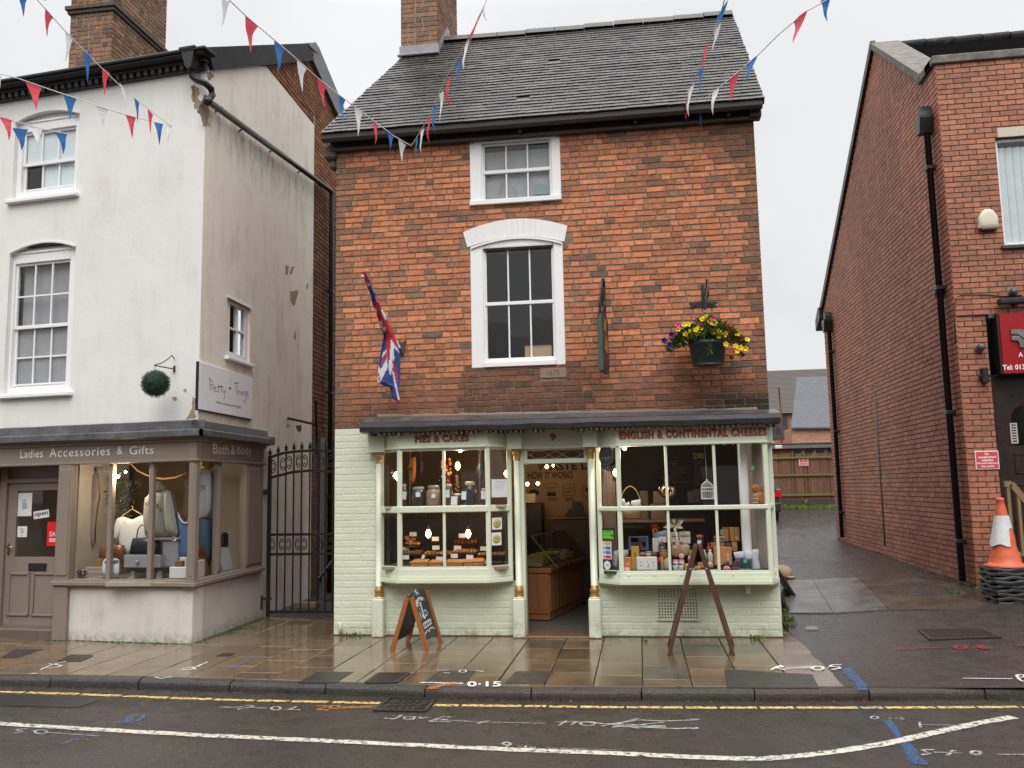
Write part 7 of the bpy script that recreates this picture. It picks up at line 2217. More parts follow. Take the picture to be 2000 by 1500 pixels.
def leaf(mb,p,d,l,c_,w=.38):
 d = d.normalized(); s = d.cross(Vector((0,0,1)))
 if s.length < .1: s = Vector((1,0,0))
 s.normalize(); up = s.cross(d)
 m_ = p+d*l*.5+up*l*.12
 mb.add([p,m_+s*l*w*.5,p+d*l,m_-s*l*w*.5],[(0,1,2,3)],0,c_)
ctr = Vector((bc.x,bc.y,zr_))
for _ in range(2300):
 a = rb_.uniform(0,6.28); rad = rb_.random()**.6
 x = math.cos(a)*rad*.42; y = math.sin(a)*rad*.24
 h = (.25*(1-(abs(x)/.44)**1.5))*rb_.random()**.8-.02-.13*max(0,abs(x)-.22)*rb_.random()*4
 if abs(x) < .2 and h < .0: h = .02
 p = ctr+Vector((x,y,h)); d = Vector((x*1.5+rb_.uniform(-.3,.3),y*1.5+rb_.uniform(-.3,.3),rb_.uniform(-.2,.5)))
 v = rb_.uniform(.5,1.5); leaf(mb,p,d,rb_.uniform(.035,.085),(.085*v,.165*v,.032*v))
for k_ in range(44):
 z = zr_-.02-k_*.0038; leaf(mb,Vector((bc.x-.0+rb_.uniform(-.02,.03),bc.y-R_*1.03-.01,z)),Vector((rb_.uniform(-1,1),-.4,rb_.uniform(-.6,.3))),.028,(.30,.34,.05),.6)
obj('foliage',mb,M_leaf,t_)
Bz = lambda x,y: (1150+x/5.714,480+y/5.714)
YEL,PUR,PNK,CRM,DRK = (.80,.60,.035),(.055,.018,.16),(.62,.06,.25),(.55,.03,.02),(.055,.006,.02)
FLW = [(YEL,p) for p in ((1315,795),(1272,825),(1400,860),(1060,880),(1000,935),(1140,955),(1127,1003),(1215,982),(1235,885),(1248,915),(1448,955),(1520,990),(1390,950),(1200,940),(1660,972),(1765,1050),(1635,1122),(1693,1138),(1750,1145),(1660,1170),(1080,985),(1350,845),(1110,880),(1455,1005),(1530,1100))]
FLW += [(PUR,p) for p in ((840,1062),(922,995),(1018,995),(905,1118),(1225,855),(1370,908))]+[(PNK,p) for p in ((993,882),(1395,808),(1275,860),(1015,950))]+[(CRM,p) for p in ((1552,942),(1695,1035),(1622,1190))]+[(DRK,p) for p in ((1595,1055),(1590,1255),(1715,1220),(1680,1195))]
for c_,(x,y) in FLW:
 px,py = Bz(x,y); dpt = 9.88-.20*math.sqrt(max(0,1-((px-1382)/95)**2))+rb_.uniform(-.03,.03)
 p = at_y(px,py,dpt); r = rb_.uniform(.030,.042) if c_ in (YEL,PNK,PUR) else .03
 ax = (Vector((rb_.uniform(-.5,.5),-1,rb_.uniform(-.2,.5)))).normalized(); a0 = ax.orthogonal().normalized(); b0 = ax.cross(a0)
 mb = MB(); vs = [p-ax*.012]; n_ = 20
 for k_ in range(n_):
  th = 2*math.pi*k_/n_; rr_ = r*(.86+.16*math.cos(5*th)); vs.append(p+(a0*math.cos(th)+b0*math.sin(th))*rr_*.45+ax*.002)
 for k_ in range(n_):
  th = 2*math.pi*k_/n_; rr_ = r*(.88+.14*math.cos(5*th)); vs.append(p+(a0*math.cos(th)+b0*math.sin(th))*rr_+ax*(.010+.005*math.sin(3*th)))
 inner = tuple(q*.55 for q in c_) if c_ != YEL else (.75,.38,.02)
 fs = [(0,1+k_,1+(k_+1) % n_) for k_ in range(n_)]; mb.add(vs[:n_+1],fs,0,inner)
 mb.add(vs[1:],[(k_,(k_+1) % n_,n_+(k_+1) % n_,n_+k_) for k_ in range(n_)],0,c_)
 f_ = obj('flower',mb,M_leaf,t_)
 f_['label'] = {YEL: 'yellow flower',PUR: 'purple flower',PNK: 'pink flower',CRM: 'red flower',DRK: 'dark maroon flower'}[c_]
t_ = thing('basket_bracket','black wrought iron wall bracket with a bolted crossbar over the flower pot','bracket',FC(.83,0,3.75))
q = FC.rect(1346,1402,591,601); mb = MB(); mb.prism(FC,[(q[0],q[2]),(q[0]+.04,(q[2]+q[3])/2),(q[0],q[3]),(q[1],q[3]),(q[1]-.04,(q[2]+q[3])/2),(q[1],q[2])],.004,.016)
for x in (q[0]+.07,q[1]-.07): mb.ball(FC(x,.018,(q[2]+q[3])/2),.014,8)
obj('crossbar',mb,M_black,t_)
u0 = FC.px(1375,580)[0]; zT_,zB_ = FC.px(1375,556)[1],FC.px(1375,602)[1]
mb = MB(); mb.box(FC,u0-.03,u0+.005,.016,.03,zB_,zT_,b=.004)
n1 = 10.28-9.88
mb.tube([FC(u0+.02,.02,zB_+.03)]+[FC(u0+.02,.03+n1*t,zB_+.05+.22*math.sin(t*math.pi*.8)) for t in (0.15,.3,.45,.6,.75,.9)]+[FC(hk.x,n1,hk.z+.03),hk+Vector((0,0,.01))],.012,6)
mb.tube([FC(u0+.03+.0,.03+.12*math.cos(a)+.12,zB_+.16+.06*math.sin(a)) for a in [i*.5 for i in range(13)]],.010,6)
obj('scroll_arm',mb,M_black,t_)
# ---- chalk sandwich board on the pavement
FA = {n: at_z(*p,0.0) for n,p in dict(bl=(766,1271),al=(834,1271),br=(796,1254),ar=(861,1254)).items()}
t_ = thing('chalkboard_sign','orange framed sandwich board with white chalk drawing standing on the wet pavement','sandwich board',(FA['bl']+FA['ar'])/2)
M_ow = wood('orange_varnished_wood',(.30,.105,.03),.3,'Z',.3,20); M_cb = paint('chalkboard',(.030,.031,.034),.5,.25,8)
apx = at_y(794,1166,FA['al'].y+.0); zap = apx.z
apn = Vector(((FA['bl'].x+FA['al'].x)/2,FA['al'].y,zap)); apf = Vector(((FA['br'].x+FA['ar'].x)/2,FA['ar'].y,zap))
for side,(fn,ff) in (('right',(FA['al'],FA['ar'])),('left',(FA['bl'],FA['br']))):
 s = 1 if side == 'right' else -1
 o_ = Vector((s*.022,0,0)); tn,tf = apn+o_,apf+o_
 for a,b in ((fn,tn),(ff,tf)):
  mb = MB(); mb.bar(a,b,.045,.035,up=(0,1,0)); obj('leg',mb,M_ow,t_)
 dn_ = (ff-fn); 
 f = lambda u,v: fn.lerp(ff,u).lerp(tn.lerp(tf,u),v)
 nrm = (tn-fn).cross(ff-fn).normalized()
 if nrm.x*s < 0: nrm = -nrm
 mb = MB(); K = [(.06,.17),(.94,.17),(.94,.93)]+[(.5+.44*math.cos(a),.93+.20*math.sin(a)) for a in [math.pi*i/10 for i in range(1,10)]]+[(.06,.93)]
 A_ = [f(u,v)+nrm*.004 for u,v in K]; B_ = [p-nrm*.012 for p in A_]; n_ = len(K)
 mb.add(A_+B_,[tuple(range(n_)),tuple(range(2*n_-1,n_-1,-1))]+[(i,(i+1) % n_,n_+(i+1) % n_,n_+i) for i in range(n_)])
 bd = obj('board',mb,M_cb,t_)
 if side == 'right':
  def onb(x,y):
   px,py = 795+x/13.64,1140+y/13.64; d = ray(px,py); P_ = fn+nrm*.006; tt = (P_-CO).dot(nrm)/d.dot(nrm); return CO+d*tt
  mb = MB(); ck = lambda pts,w=.010: mb.ribbon([onb(*p) for p in pts],w,nrm)
  for s_ in ([(225,140),(240,230)],[(195,225),(215,190),(245,170)],[(240,210),(245,320)],[(240,260),(265,230),(280,285)],[(285,215),(310,265),(290,280)]): ck(s_,.012)
  for i in range(9):
   a = math.radians(200-i*17); cx0_,cy0_ = 375,560
   p = lambda r: (cx0_+r*.62*math.cos(a)*1.1-(r*.1),cy0_-r*math.sin(a))
   ck([p(120),p(210)],.022 if i % 2 else .016)
   a2 = math.radians(200-(i+.5)*17); 
  for y_ in (1,): ck([(225,690),(235,560),(270,430),(330,360),(440,380),(465,465)],.008)
  ck([(330,620),(305,590),(320,520),(370,500),(385,530),(345,580),(350,600)],.010); ck([(365,560),(400,680),(440,800)],.030); ck([(325,650),(360,740),(380,800)],.010)
  ck([(420,760),(450,850),(490,930)],.028); ck([(330,770),(370,870),(400,960)],.016); ck([(450,720),(500,700),(545,770),(530,840),(490,870)],.010); ck([(470,760),(500,850)],.010); ck([(400,830),(470,920)],.022)
  for i,x in enumerate((445,490,535,580,625)): ck([(x-12,1060-i*26),(x+22,1180-i*30)],.018); ck([(x-12,1085-i*26),(x+20,1070-i*26)],.010)
  ck([(430,1060),(620,935)],.009); ck([(470,1195),(660,1050)],.009)
  ck([(485,1410),(485,1330),(530,1255),(570,1235),(615,1275)],.009); ck([(585,1290),(590,1220),(640,1175),(700,1160),(735,1210)],.009); ck([(515,1270),(525,1330)],.008); ck([(655,1180),(665,1210)],.008); ck([(700,1165),(740,1215)],.014)
  obj('chalk_drawing',mb,paint('chalk_white',(.66,.72,.78),.9,.1,40),bd)
mb = MB(); mb.bar(apn+Vector((-.03,.0,.0)),apn+Vector((.03,0,0)),.03,.02); mb.bar(f(.06,.45)+Vector((0,0,0)),Vector((apn.x*2-f(.06,.45).x,f(.06,.45).y,f(.06,.45).z)),.006,.006); obj('hinge',mb,M_black,t_)
# ---- the other sandwich board, seen exactly along its boards
fL_,fR_ = at_z(1307,1280,0.0),at_z(1432,1280,0.0)
za = at_y(1362,1069,fL_.y).z
t_ = thing('edge_on_sandwich_board','tall dark brown sandwich board seen edge on before the right bay window','sandwich board',(fL_+fR_)/2)
M_dw = wood('dark_brown_wood',(.085,.036,.022),.4,'Z',.25,20)
ax_ = at_y(1363,1069,fL_.y).x
for s,foot in ((-1,fL_),(1,fR_)):
 top = Vector((ax_+s*.022,foot.y,za)); dv = lambda p: Vector((p.x/p.y,1,0)).normalized()*.55
 f2,t2 = foot+dv(foot),top+dv(top)
 for a,b in ((foot,top),(f2,t2)):
  mb = MB(); mb.bar(a,b,.036,.05,up=(0,1,0)); obj('leg',mb,M_dw,t_)
 g = lambda u,v: foot.lerp(f2,u).lerp(top.lerp(t2,u),v)
 nrm = (top-foot).cross(f2-foot).normalized()
 mb = MB(); Q = [g(0.03,.14),g(.97,.14),g(.97,.98),g(.03,.98)]
 mb.add([p+nrm*.008 for p in Q]+[p-nrm*.008 for p in Q],[(0,1,2,3),(7,6,5,4),(0,1,5,4),(1,2,6,5),(2,3,7,6),(3,0,4,7)]); obj('board',mb,M_cb,t_)
 mb = MB(); mb.bar(g(0,.985),g(1,.985),.04,.03,up=nrm); mb.bar(g(0,.13),g(1,.13),.03,.03,up=nrm); obj('rail',mb,M_dw,t_)
 mb = MB(); mb.ball(g(-.045,.80),.008,6); obj('screw',mb,paint('steel_screw',(.5,.5,.48),.3),t_)
# ------------------------------------------------------------------ bunting across the street
M_pR = paint('pennant_red',(.74,.085,.115),.7,.06); M_pB = paint('pennant_blue',(.04,.18,.48),.7,.06); M_pW = paint('pennant_white',(.86,.86,.88),.7,.03)
def cloth_mat(m,c):
 nt_ = m.node_tree; tr = nt_.nodes.new('ShaderNodeBsdfTranslucent'); tr.inputs[0].default_value = (*c,1); b = [n for n in nt_.nodes if n.type == 'BSDF_PRINCIPLED'][0]; o_ = [n for n in nt_.nodes if n.type == 'OUTPUT_MATERIAL'][0]
 ms = nt_.nodes.new('ShaderNodeMixShader'); ms.inputs[0].default_value = .35; nt_.links.new(b.outputs[0],ms.inputs[1]); nt_.links.new(tr.outputs[0],ms.inputs[2]); nt_.links.new(ms.outputs[0],o_.inputs[0])
for m,c in ((M_pR,(.75,.10,.14)),(M_pB,(.06,.2,.5)),(M_pW,(.8,.8,.82))): cloth_mat(m,c)
M_str = paint('white_tape',(.75,.75,.76),.7)
PMAT = {'r': (M_pR,'red pennant'),'b': (M_pB,'blue pennant'),'w': (M_pW,'white pennant')}
def bunting(label,anch,flags):
 P = [at_d(px,py,d) for px,py,d in anch]
 t_ = thing('bunting',label,'bunting',P[-1],'strings of pennants across the street')
 pts = []
 for a,b in zip(P[:-1],P[1:]):
  for i in range(6): pts.append(a.lerp(b,i/6))
 pts.append(P[-1])
 mb = MB(); mb.tube(pts,.0055,5); obj('cord',mb,M_str,t_)
 def dep(px,py):
  best = None
  for (x0,y0,d0),(x1,y1,d1) in zip(anch[:-1],anch[1:]):
   L2 = (x1-x0)**2+(y1-y0)**2; t = max(0,min(1,((px-x0)*(x1-x0)+(py-y0)*(y1-y0))/L2))
   e_ = (x0+(x1-x0)*t-px)**2+(y0+(y1-y0)*t-py)**2
   if best is None or e_ < best[0]: best = (e_,d0+(d1-d0)*t)
  return best[1]
 r = random.Random(len(flags)*7+int(anch[0][0]))
 for c,tl,tr,tip in flags:
  d0,d1 = dep(*tl),dep(*tr); A,B = at_d(*tl,d0),at_d(*tr,d1); T_ = at_d(*tip,(d0+d1)/2+r.uniform(-.05,.05))
  nrm = (B-A).cross(T_-A).normalized(); bl = r.uniform(-.02,.02); mb = MB(); N = 8; prev = None
  for i in range(N+1):
   v = i/N; cen = (A+B)/2
   l = A.lerp(T_,v); q = B.lerp(T_,v); m_ = (l+q)/2
   k_ = 1-.20*math.sin(v*math.pi)
   off = nrm*(bl*math.sin(v*math.pi)+.006*math.sin(v*6+r.random()))
   row = [m_+(l-m_)*k_+off,m_+off*1.9-nrm*.008*(1-v),m_+(q-m_)*k_+off]
   if prev: mb.face([prev[0],prev[1],row[1],row[0]],0,None,True); mb.face([prev[1],prev[2],row[2],row[1]],0,None,True)
   prev = row
  o_ = obj('pennant',mb,PMAT[c][0],t_); o_['label'] = PMAT[c][1]
ZA = lambda x,y: (x/2.857,y/2.857)
ZD = lambda x,y: (640+x*.43,y*.43)
def fl(c,f,*p): return (c,f(*p[0]),f(*p[1]),f(*p[2]))
bunting('bunting falling from the top left corner past the big chimney to the white wall',[(40,-40,8.2),(73,0,8.6),(125,58,9.1),(180,115,9.6),(245,178,10.1),(300,220,10.35),(336,248,10.5)],
  [fl('r',ZA,(255,45),(298,100),(262,212)),fl('w',ZA,(365,170),(410,215),(362,345)),fl('b',ZA,(470,275),(518,325),(488,462)),fl('r',ZA,(573,380),(615,410),(585,538)),fl('w',ZA,(668,460),(702,512),(702,605)),fl('b',ZA,(748,543),(778,575),(765,686)),fl('r',ZA,(825,608),(855,640),(838,750)),fl('w',ZA,(925,690),(955,708),(935,790))])
bunting('bunting slung over the black gutter at the left edge of the white shop',[(-60,135,9.2),(0,144,9.5),(35,153,9.6),(119,182,9.9),(210,213,10.15),(245,224,10.3),(318,242,10.5)],
  [fl('w',ZA,(-22,415),(10,425),(0,495)),fl('r',ZA,(142,455),(236,487),(203,612)),fl('b',ZA,(350,525),(428,550),(393,668)),fl('w',ZA,(530,585),(607,610),(575,700)),fl('r',ZA,(699,635),(759,655),(738,772)),fl('b',ZA,(860,683),(911,693),(890,810))])
bunting('short low bunting crossing the top floor window of the white shop',[(-60,212,9.0),(0,228,9.3),(40,240,9.6),(85,252,9.9),(133,262,10.2)],
  [fl('r',ZA,(-5,648),(69,668),(50,786)),fl('b',ZA,(69,714),(159,722),(122,842)),fl('w',ZA,(163,700),(238,730),(205,832)),fl('b',ZA,(308,737),(375,750),(352,862))])
bunting('long bunting sloping down to the left end of the brick shop eaves',[(420,-30,6.6),(450,2,6.8),(480,31,7.1),(536,78,7.8),(581,117,8.4),(620,152,9.0),(663,186,9.5),(700,214,9.9),(735,240,10.2),(770,266,10.5),(803,285,10.75)],
  [fl('w',ZA,(1240,-5),(1285,10),(1238,150)),fl('r',ZA,(1371,88),(1441,150),(1400,294)),fl('b',ZA,(1530,226),(1589,276),(1547,409)),fl('w',ZA,(1660,336),(1713,386),(1688,516)),fl('r',ZA,(1771,436),(1826,480),(1810,600)),fl('b',ZA,(1892,530),(1929,560),(1914,681)),('w',(693,208),(709,222),(700,266)),('r',(727,233),(738,247),(733,283)),('b',(757,253),(770,267),(762,293)),('w',(779,272),(794,284),(785,317))])
bunting('bunting climbing steeply from the brick shop eaves past its chimney',[(956,-40,7.6),(950,0,7.9),(938,30,8.2),(915,76,8.6),(894,114,9.0),(872,150,9.4),(860,175,9.7),(848,208,10.0),(833,235,10.25),(818,262,10.5),(803,285,10.75)],
  [fl('b',ZD,(397,628),(410,618),(402,712)),fl('w',ZD,(420,598),(437,582),(425,702)),fl('r',ZD,(453,542),(469,526),(462,652)),fl('b',ZD,(478,492),(497,476),(488,606)),fl('w',ZD,(505,430),(526,412),(508,556)),fl('r',ZD,(538,368),(556,348),(556,486)),fl('b',ZD,(578,294),(598,262),(598,382)),fl('w',ZD,(618,214),(642,176),(618,326)),fl('r',ZD,(645,172),(692,52),(645,205)),fl('w',ZD,(712,10),(724,-30),(718,95))])
bunting('bunting bunched at the right eaves and rising almost straight up the roof',[(1424,-40,7.6),(1415,0,7.9),(1405,35,8.2),(1390,72,8.6),(1376,100,9.0),(1362,140,9.5),(1347,178,10.0),(1335,215,10.4),(1325,243,10.75)],
  [fl('b',ZD,(1765,82),(1818,-5),(1768,118)),fl('w',ZD,(1752,150),(1785,100),(1744,238)),fl('r',ZD,(1706,232),(1732,192),(1708,332)),fl('b',ZD,(1679,330),(1706,300),(1690,419)),fl('w',ZD,(1636,422),(1666,372),(1638,530)),fl('r',ZD,(1616,500),(1638,448),(1626,542)),fl('b',ZD,(1600,520),(1625,505),(1612,590)),fl('r',ZD,(1588,545),(1610,510),(1582,572))])
bunting('bunting running from the right eaves of the brick shop out over the gap of sky',[(1660,-30,7.2),(1612,2,7.5),(1575,22,8.0),(1520,68,8.7),(1480,108,9.3),(1440,142,9.7),(1400,175,10.1),(1370,200,10.4),(1325,243,10.75)],
  [fl('b',ZD,(1678,482),(1719,458),(1696,580)),fl('w',ZD,(1743,428),(1780,398),(1750,524)),fl('r',ZD,(1818,368),(1869,328),(1830,462)),fl('b',ZD,(1905,292),(1954,248),(1902,380)),('r',(1549,42),(1577,19),(1548,84)),('b',(1601,2),(1622,-8),(1615,42))])
bunting('single blue tail of bunting entering at the extreme top left corner',[(-40,-30,7.5),(30,-12,7.9),(90,0,8.2)],[fl('b',ZA,(105,-20),(155,-8),(130,96))])
# ------------------------------------------------------------------ goods in the three shop windows
def rnd_label(s): return s
# ---- left bay: shelves
zsh0,zsh1 = zl[2]-.004,zl[4]
mb = MB(); mb.box(FC,-3.04,-1.55,-.55,FB-.035,zsh0-.03,zsh0); obj('window_board',mb,paint('window_board',(.26,.20,.14),.5),B1)
mb = MB(); mb.box(FC,-3.02,-1.56,-.14,FB-.05,zsh1-.022,zsh1); obj('glass_shelf',mb,paint('pale_shelf',(.42,.36,.28),.5),B1)
mb = MB(); mb.box(FC,-.44,1.40,-.60,FB-.035,zr[2]-.034,zr[2]-.004); obj('window_board',mb,paint('artificial_turf',(.022,.05,.014),.95,.5,90,bump=.6,bscale=300),B1)
mb = MB(); mb.box(FC,-3.3,-1.5,-1.0,-.75,.02,1.35); mb.box(FC,-.42,.2,-1.3,-1.0,.02,1.2); obj('back_shelving',mb,paint('dark_shelving',(.03,.022,.018),.6),B1)
def fpx(fr,n): return lambda x,y: fr.px(x,y,n)
def Z7(x,y): return (720+x/5.77,860+y/5.77)
def Z8(x,y): return (1160+x/5.172,860+y/5.172)
def Z6(x,y): return (120+x/5.768,890+y/5.768)
def crate(name,label,cat,fr,zf_,r,n,depth,c,rough=.5,deco=None,group=None,b=.006,floor=None):
 """boxed goods: px rectangle in a zoomed crop, set at distance n behind / before the wall plane"""
 (x0,y0),(x1,y1) = zf_(r[0],r[1]),zf_(r[2],r[3]); q = fr.rect(x0,x1,y0,y1,n)
 z0 = q[2] if floor is None else floor
 t_ = thing(name,label,cat,fr((q[0]+q[1])/2,n-depth/2,z0),group)
 mb = MB(); mb.box(fr,q[0],q[1],n-depth,n,z0,q[3],b=b)
 o_ = obj('carton',mb,paint('card_%d_%d_%d' % tuple(int(v*999) for v in c),c,rough,.06),t_)
 w,h = q[1]-q[0],q[3]-z0
 for d in (deco or []):
  u0,v0,u1,v1,dc,nm = d
  m2 = MB(); m2.box(fr,q[0]+w*u0,q[0]+w*u1,n-.001,n+.0015,z0+h*v0,z0+h*v1); obj(nm,m2,paint('ink_%d_%d_%d' % tuple(int(v*999) for v in dc),dc,.5),o_)
 return t_
def lathed(name,label,cat,fr,zf_,cx_,y0,y1,w,n,prof,c,rough=.3,lid=None,tagr=None,group=None,floor=None):
 """round goods; prof = (radius share, height share)"""
 (px,pa),(px1,pb_) = zf_(cx_,y0),zf_(cx_,y1); sc = zf_(cx_+w,y0)[0]-px
 u,zt_ = fr.px(px,pa,n); _,z0 = fr.px(px,pb_,n); r = (fr.px(px+sc,pa,n)[0]-u)/2
 if floor is not None: z0 = floor
 h = zt_-z0; t_ = thing(name,label,cat,fr(u,n,z0),group)
 mb = MB(); mb.lathe(fr(u,n,z0),[(a*r,b_*h) for a,b_ in prof],18); o_ = obj('vessel',mb,paint('ves_%d_%d_%d_%d' % (*[int(v*999) for v in c],int(rough*100)),c,rough,.35,60),t_)
 if lid: mb = MB(); mb.lathe(fr(u,n,z0+h*lid[0]),[(r*lid[1],0),(r*lid[1]*1.03,h*.02),(r*lid[1],h*(1-lid[0])*.9),(r*lid[1]*.5,h*(1-lid[0]))],16); obj('lid',mb,paint('lid_%d_%d_%d' % tuple(int(v*999) for v in lid[2]),lid[2],.35,.1),t_)
 if tagr:
  (ax,ay),(bx,by) = zf_(tagr[0],tagr[1]),zf_(tagr[2],tagr[3]); q = fr.rect(ax,bx,ay,by,n+r)
  a_ = tagr[4] if len(tagr) > 4 else 0; cu,cz = (q[0]+q[1])/2,(q[2]+q[3])/2; hw,hh = (q[1]-q[0])/2,(q[3]-q[2])/2
  mb = MB(); P = [(cu+x*math.cos(a_)-z*math.sin(a_),cz+x*math.sin(a_)+z*math.cos(a_)) for x,z in ((-hw,-hh),(hw,-hh),(hw,hh),(-hw,hh))]; mb.prism(fr,P,n+r+.004,n+r+.006); obj('tag',mb,M_paper,t_)
 return t_
JAR = [(.80,0),(.97,.03),(1,.1),(1,.62),(.9,.74),(.72,.8),(.72,.86)]
for lab,cx_,y0,y1,w,c,tg,lidc in (
 ('narrow preserving jar with a large white tag at the left of the shelf',390,490,728,85,(.09,.06,.045),(350,578,425,668,-.1),(.30,.25,.2)),
 ('fat jar of dark brown spice on the window shelf',560,522,733,160,(.045,.035,.028),(532,585,582,638,0),(.22,.21,.18)),
 ('fat jar of pale speckled grain on the window shelf',730,505,733,165,(.25,.17,.12),(710,602,752,650,-.1),(.20,.18,.16)),
 ('jar half hidden by the mullion with a big white tag',895,490,728,105,(.10,.055,.05),(848,558,912,645,.05),(.30,.24,.19)),
 ('small squat jar behind a tilted white tag on the shelf',1000,598,728,105,(.06,.045,.04),(928,632,1000,728,-.08),(.55,.55,.52)),
 ('tall dark green jar with a pale wooden lid',1140,462,705,135,(.018,.028,.026),(1048,575,1100,668,-.08),(.40,.30,.18)),
 ('dark jar at the right end of the shelf beside the paper notice',1320,540,715,120,(.04,.03,.03),(1268,570,1330,662,0),(.3,.28,.26))):
 lathed('glass_jar',lab,'jar',FC,Z7,cx_,y0,y1,w,.06,JAR,c,.12,(.84,.78,lidc),tg,'jars on the left window shelf',floor=zsh1)
def hang(name,label,cat,build,top,low,mat,group=None):
 t_ = thing(name,label,cat,low,group); mb = MB(); mb.tube([top,low],.003,4); obj('string',mb,paint('string',(.2,.17,.14),.8),t_); m2 = MB(); build(m2); obj('body',m2,mat,t_); return t_
z7p = lambda x,y,n: FC(*(lambda q: (q[0],n,q[1]))(FC.px(*Z7(x,y),n)))
hang('dried_pumpkin','orange dried half pumpkin hanging in the left bay','decoration',lambda m: m.puffy(FC,[FC.px(*Z7(*p),-.3) for p in ((425,320),(445,260),(480,205),(530,182),(535,300),(530,400),(515,470),(480,490),(470,420),(490,330))],-.3,.06),z7p(470,80,-.3),z7p(475,330,-.3),paint('pumpkin_orange',(.55,.16,.02),.5,.3))
hang('dried_aubergine','dark maroon dried leaf shape hanging beside the orange one','decoration',lambda m: m.puffy(FC,[FC.px(*Z7(*p),-.4) for p in ((560,210),(590,190),(615,260),(605,360),(570,440),(555,330))],-.4,.05),z7p(590,80,-.4),z7p(590,200,-.4),paint('maroon',(.05,.014,.016),.6))
rg = random.Random(14)
def chil(m):
 for _ in range(46):
  x,y = rg.gauss(865,34),rg.uniform(215,490); p = z7p(x,y,-.28+rg.uniform(-.03,.03)); m.ball(p,rg.uniform(.012,.024),8,c=rg.choice([(.28,.015,.012),(.10,.012,.012),(.45,.12,.02),(.02,.015,.012),(.5,.28,.06)]),sq=(1,1,rg.uniform(1,1.5)))
hang('dried_garland','garland of red chillies and dried fruit behind the bay mullion','decoration',chil,z7p(865,80,-.28),z7p(865,220,-.28),M_leaf)
def onion(m):
 for i in range(8): m.ball(z7p(995+rg.uniform(-12,12),410+i*24,-.2),.024,8,c=(.13+rg.uniform(-.03,.05),.07,.03))
hang('onion_string','string of small brown onions above the squat jar','decoration',onion,z7p(995,330,-.2),z7p(995,420,-.2),M_leaf)
hang('dried_gourd','dark green dried gourd hanging in the right half of the left bay','decoration',lambda m: m.puffy(FC,[FC.px(*Z7(*p),-.3) for p in ((1240,240),(1275,225),(1305,270),(1300,370),(1265,430),(1215,400),(1215,320))],-.3,.09),z7p(1265,80,-.3),z7p(1265,240,-.3),paint('dark_gourd',(.02,.028,.022),.4))
for lab,x in (('metal chain hanging before the orange pumpkin in the left bay',463),('metal chain hanging near the right mullion of the left bay',1253)):
 mb = MB(); a,b = z7p(x,80,.1),z7p(x+2,725,.1); n_ = 46
 for i in range(n_):
  p = a.lerp(b,(i+.5)/n_); mb.lathe(p,[(.006,-.0015),(.009,0),(.006,.0015)],6,axis=(1,0,0) if i % 2 else (0,1,0))
 mobj('chain',mb,paint('steel_chain',(.20,.18,.17),.4,metal=.5),lab,'chain','chains in the left bay')
M_brass = paint('brass_cap',(.18,.09,.03),.4,metal=.5)
def pendant(label,px,py,y,watts,r=.034,len_=.11,top=None,strength=14,lightr=.03,grp='filament bulbs in the shops',long=True,col_=(1,.60,.22)):
 p = at_y(px,py,y); t_ = thing('pendant_bulb',label,'lamp',p-Vector((0,0,len_/2)),grp)
 mb = MB(); mb.lathe(p-Vector((0,0,len_*.55)),[(.004,0),(r*.55,.012),(r,len_*.42),(r*.9,len_*.62),(r*.4,len_*.95)] if long else [(.004,0),(r*.8,r*.4),(r,r),(r*.8,r*1.6),(.006,r*2)],14); obj('bulb',mb,glow('filament_glow',(1,.60,.22),strength),t_)
 if top:
  q = at_y(*top,y); q = Vector((p.x,p.y,q.z)); mb = MB(); mb.tube([p+Vector((0,0,len_*.4+.03)),q],.004,5); obj('flex',mb,M_black,t_)
 mb = MB(); mb.lathe(p+Vector((0,0,len_*.38)),[(r*.5,0),(r*.55,.03),(r*.3,.055)],12); obj('cap',mb,M_brass,t_)
 if watts: lamp(p-Vector((0,.0,.02)),watts,col_,lightr,'bulb_light',t_)
 return t_
pendant('left of the two glowing filament bulbs over the pies',836.6,1041,10.22,14,top=(836,1003))
pendant('right of the two glowing filament bulbs over the pies',914.5,1041,10.22,14,top=(915,1003))
pendant('small glowing bulb hanging above the jars in the left bay',894,909,11.0,12,top=(894,870))
pendant('glowing wall bulb at the right edge of the left bay',990,924,12.6,12,r=.045)
pendant('bright bulb high in the doorway over the lettering',1068,911,12.8,7,r=.028,len_=.06)
pendant('left bulb of the low pair just inside the doorway',1030,945,12.4,9,r=.028,len_=.06)
pendant('right bulb of the low pair just inside the doorway',1050.5,944,12.4,0,r=.028,len_=.06)
pendant('tiny bulb right of the bright one in the doorway',1080.5,909,13.0,0,r=.02,len_=.045)
pendant('orange bulb behind the left mullion of the right bay',1203.5,922,11.2,4,r=.045,top=(1203,872))
def spot(label,px,py,y,r=.03,w=0):
 p = at_y(px,py,y); t_ = thing('spotlight',label,'spotlight',p,'ceiling spotlights in the shops'); mb = MB(); mb.ball(p,r,10); obj('lens',mb,glow('spot_white',(.92,.95,1),9),t_); mb = MB(); mb.lathe(p+Vector((0,r*.6,-r*.2)),[(r*1.15,0),(r*1.2,r*2),(r*.7,r*3)],12,axis=(0,.5,1)); obj('housing',mb,M_black,t_)
 if w: lamp(p-Vector((0,.0,.07)),w,(1,.86,.68),.05,'spot_light',t_)
spot('white spotlight at the top of the left bay',899,879.5,10.26,.024,10); spot('white spotlight at the top left of the right bay',1219.5,875.5,10.16,.024,14)  # both spots set close to the glass to light the goods
M_crust = paint('pie_crust',(.46,.22,.07),.5,.35,30,bump=.4); M_golden = paint('golden_top',(.52,.20,.045),.4,.4,25,bump=.4)
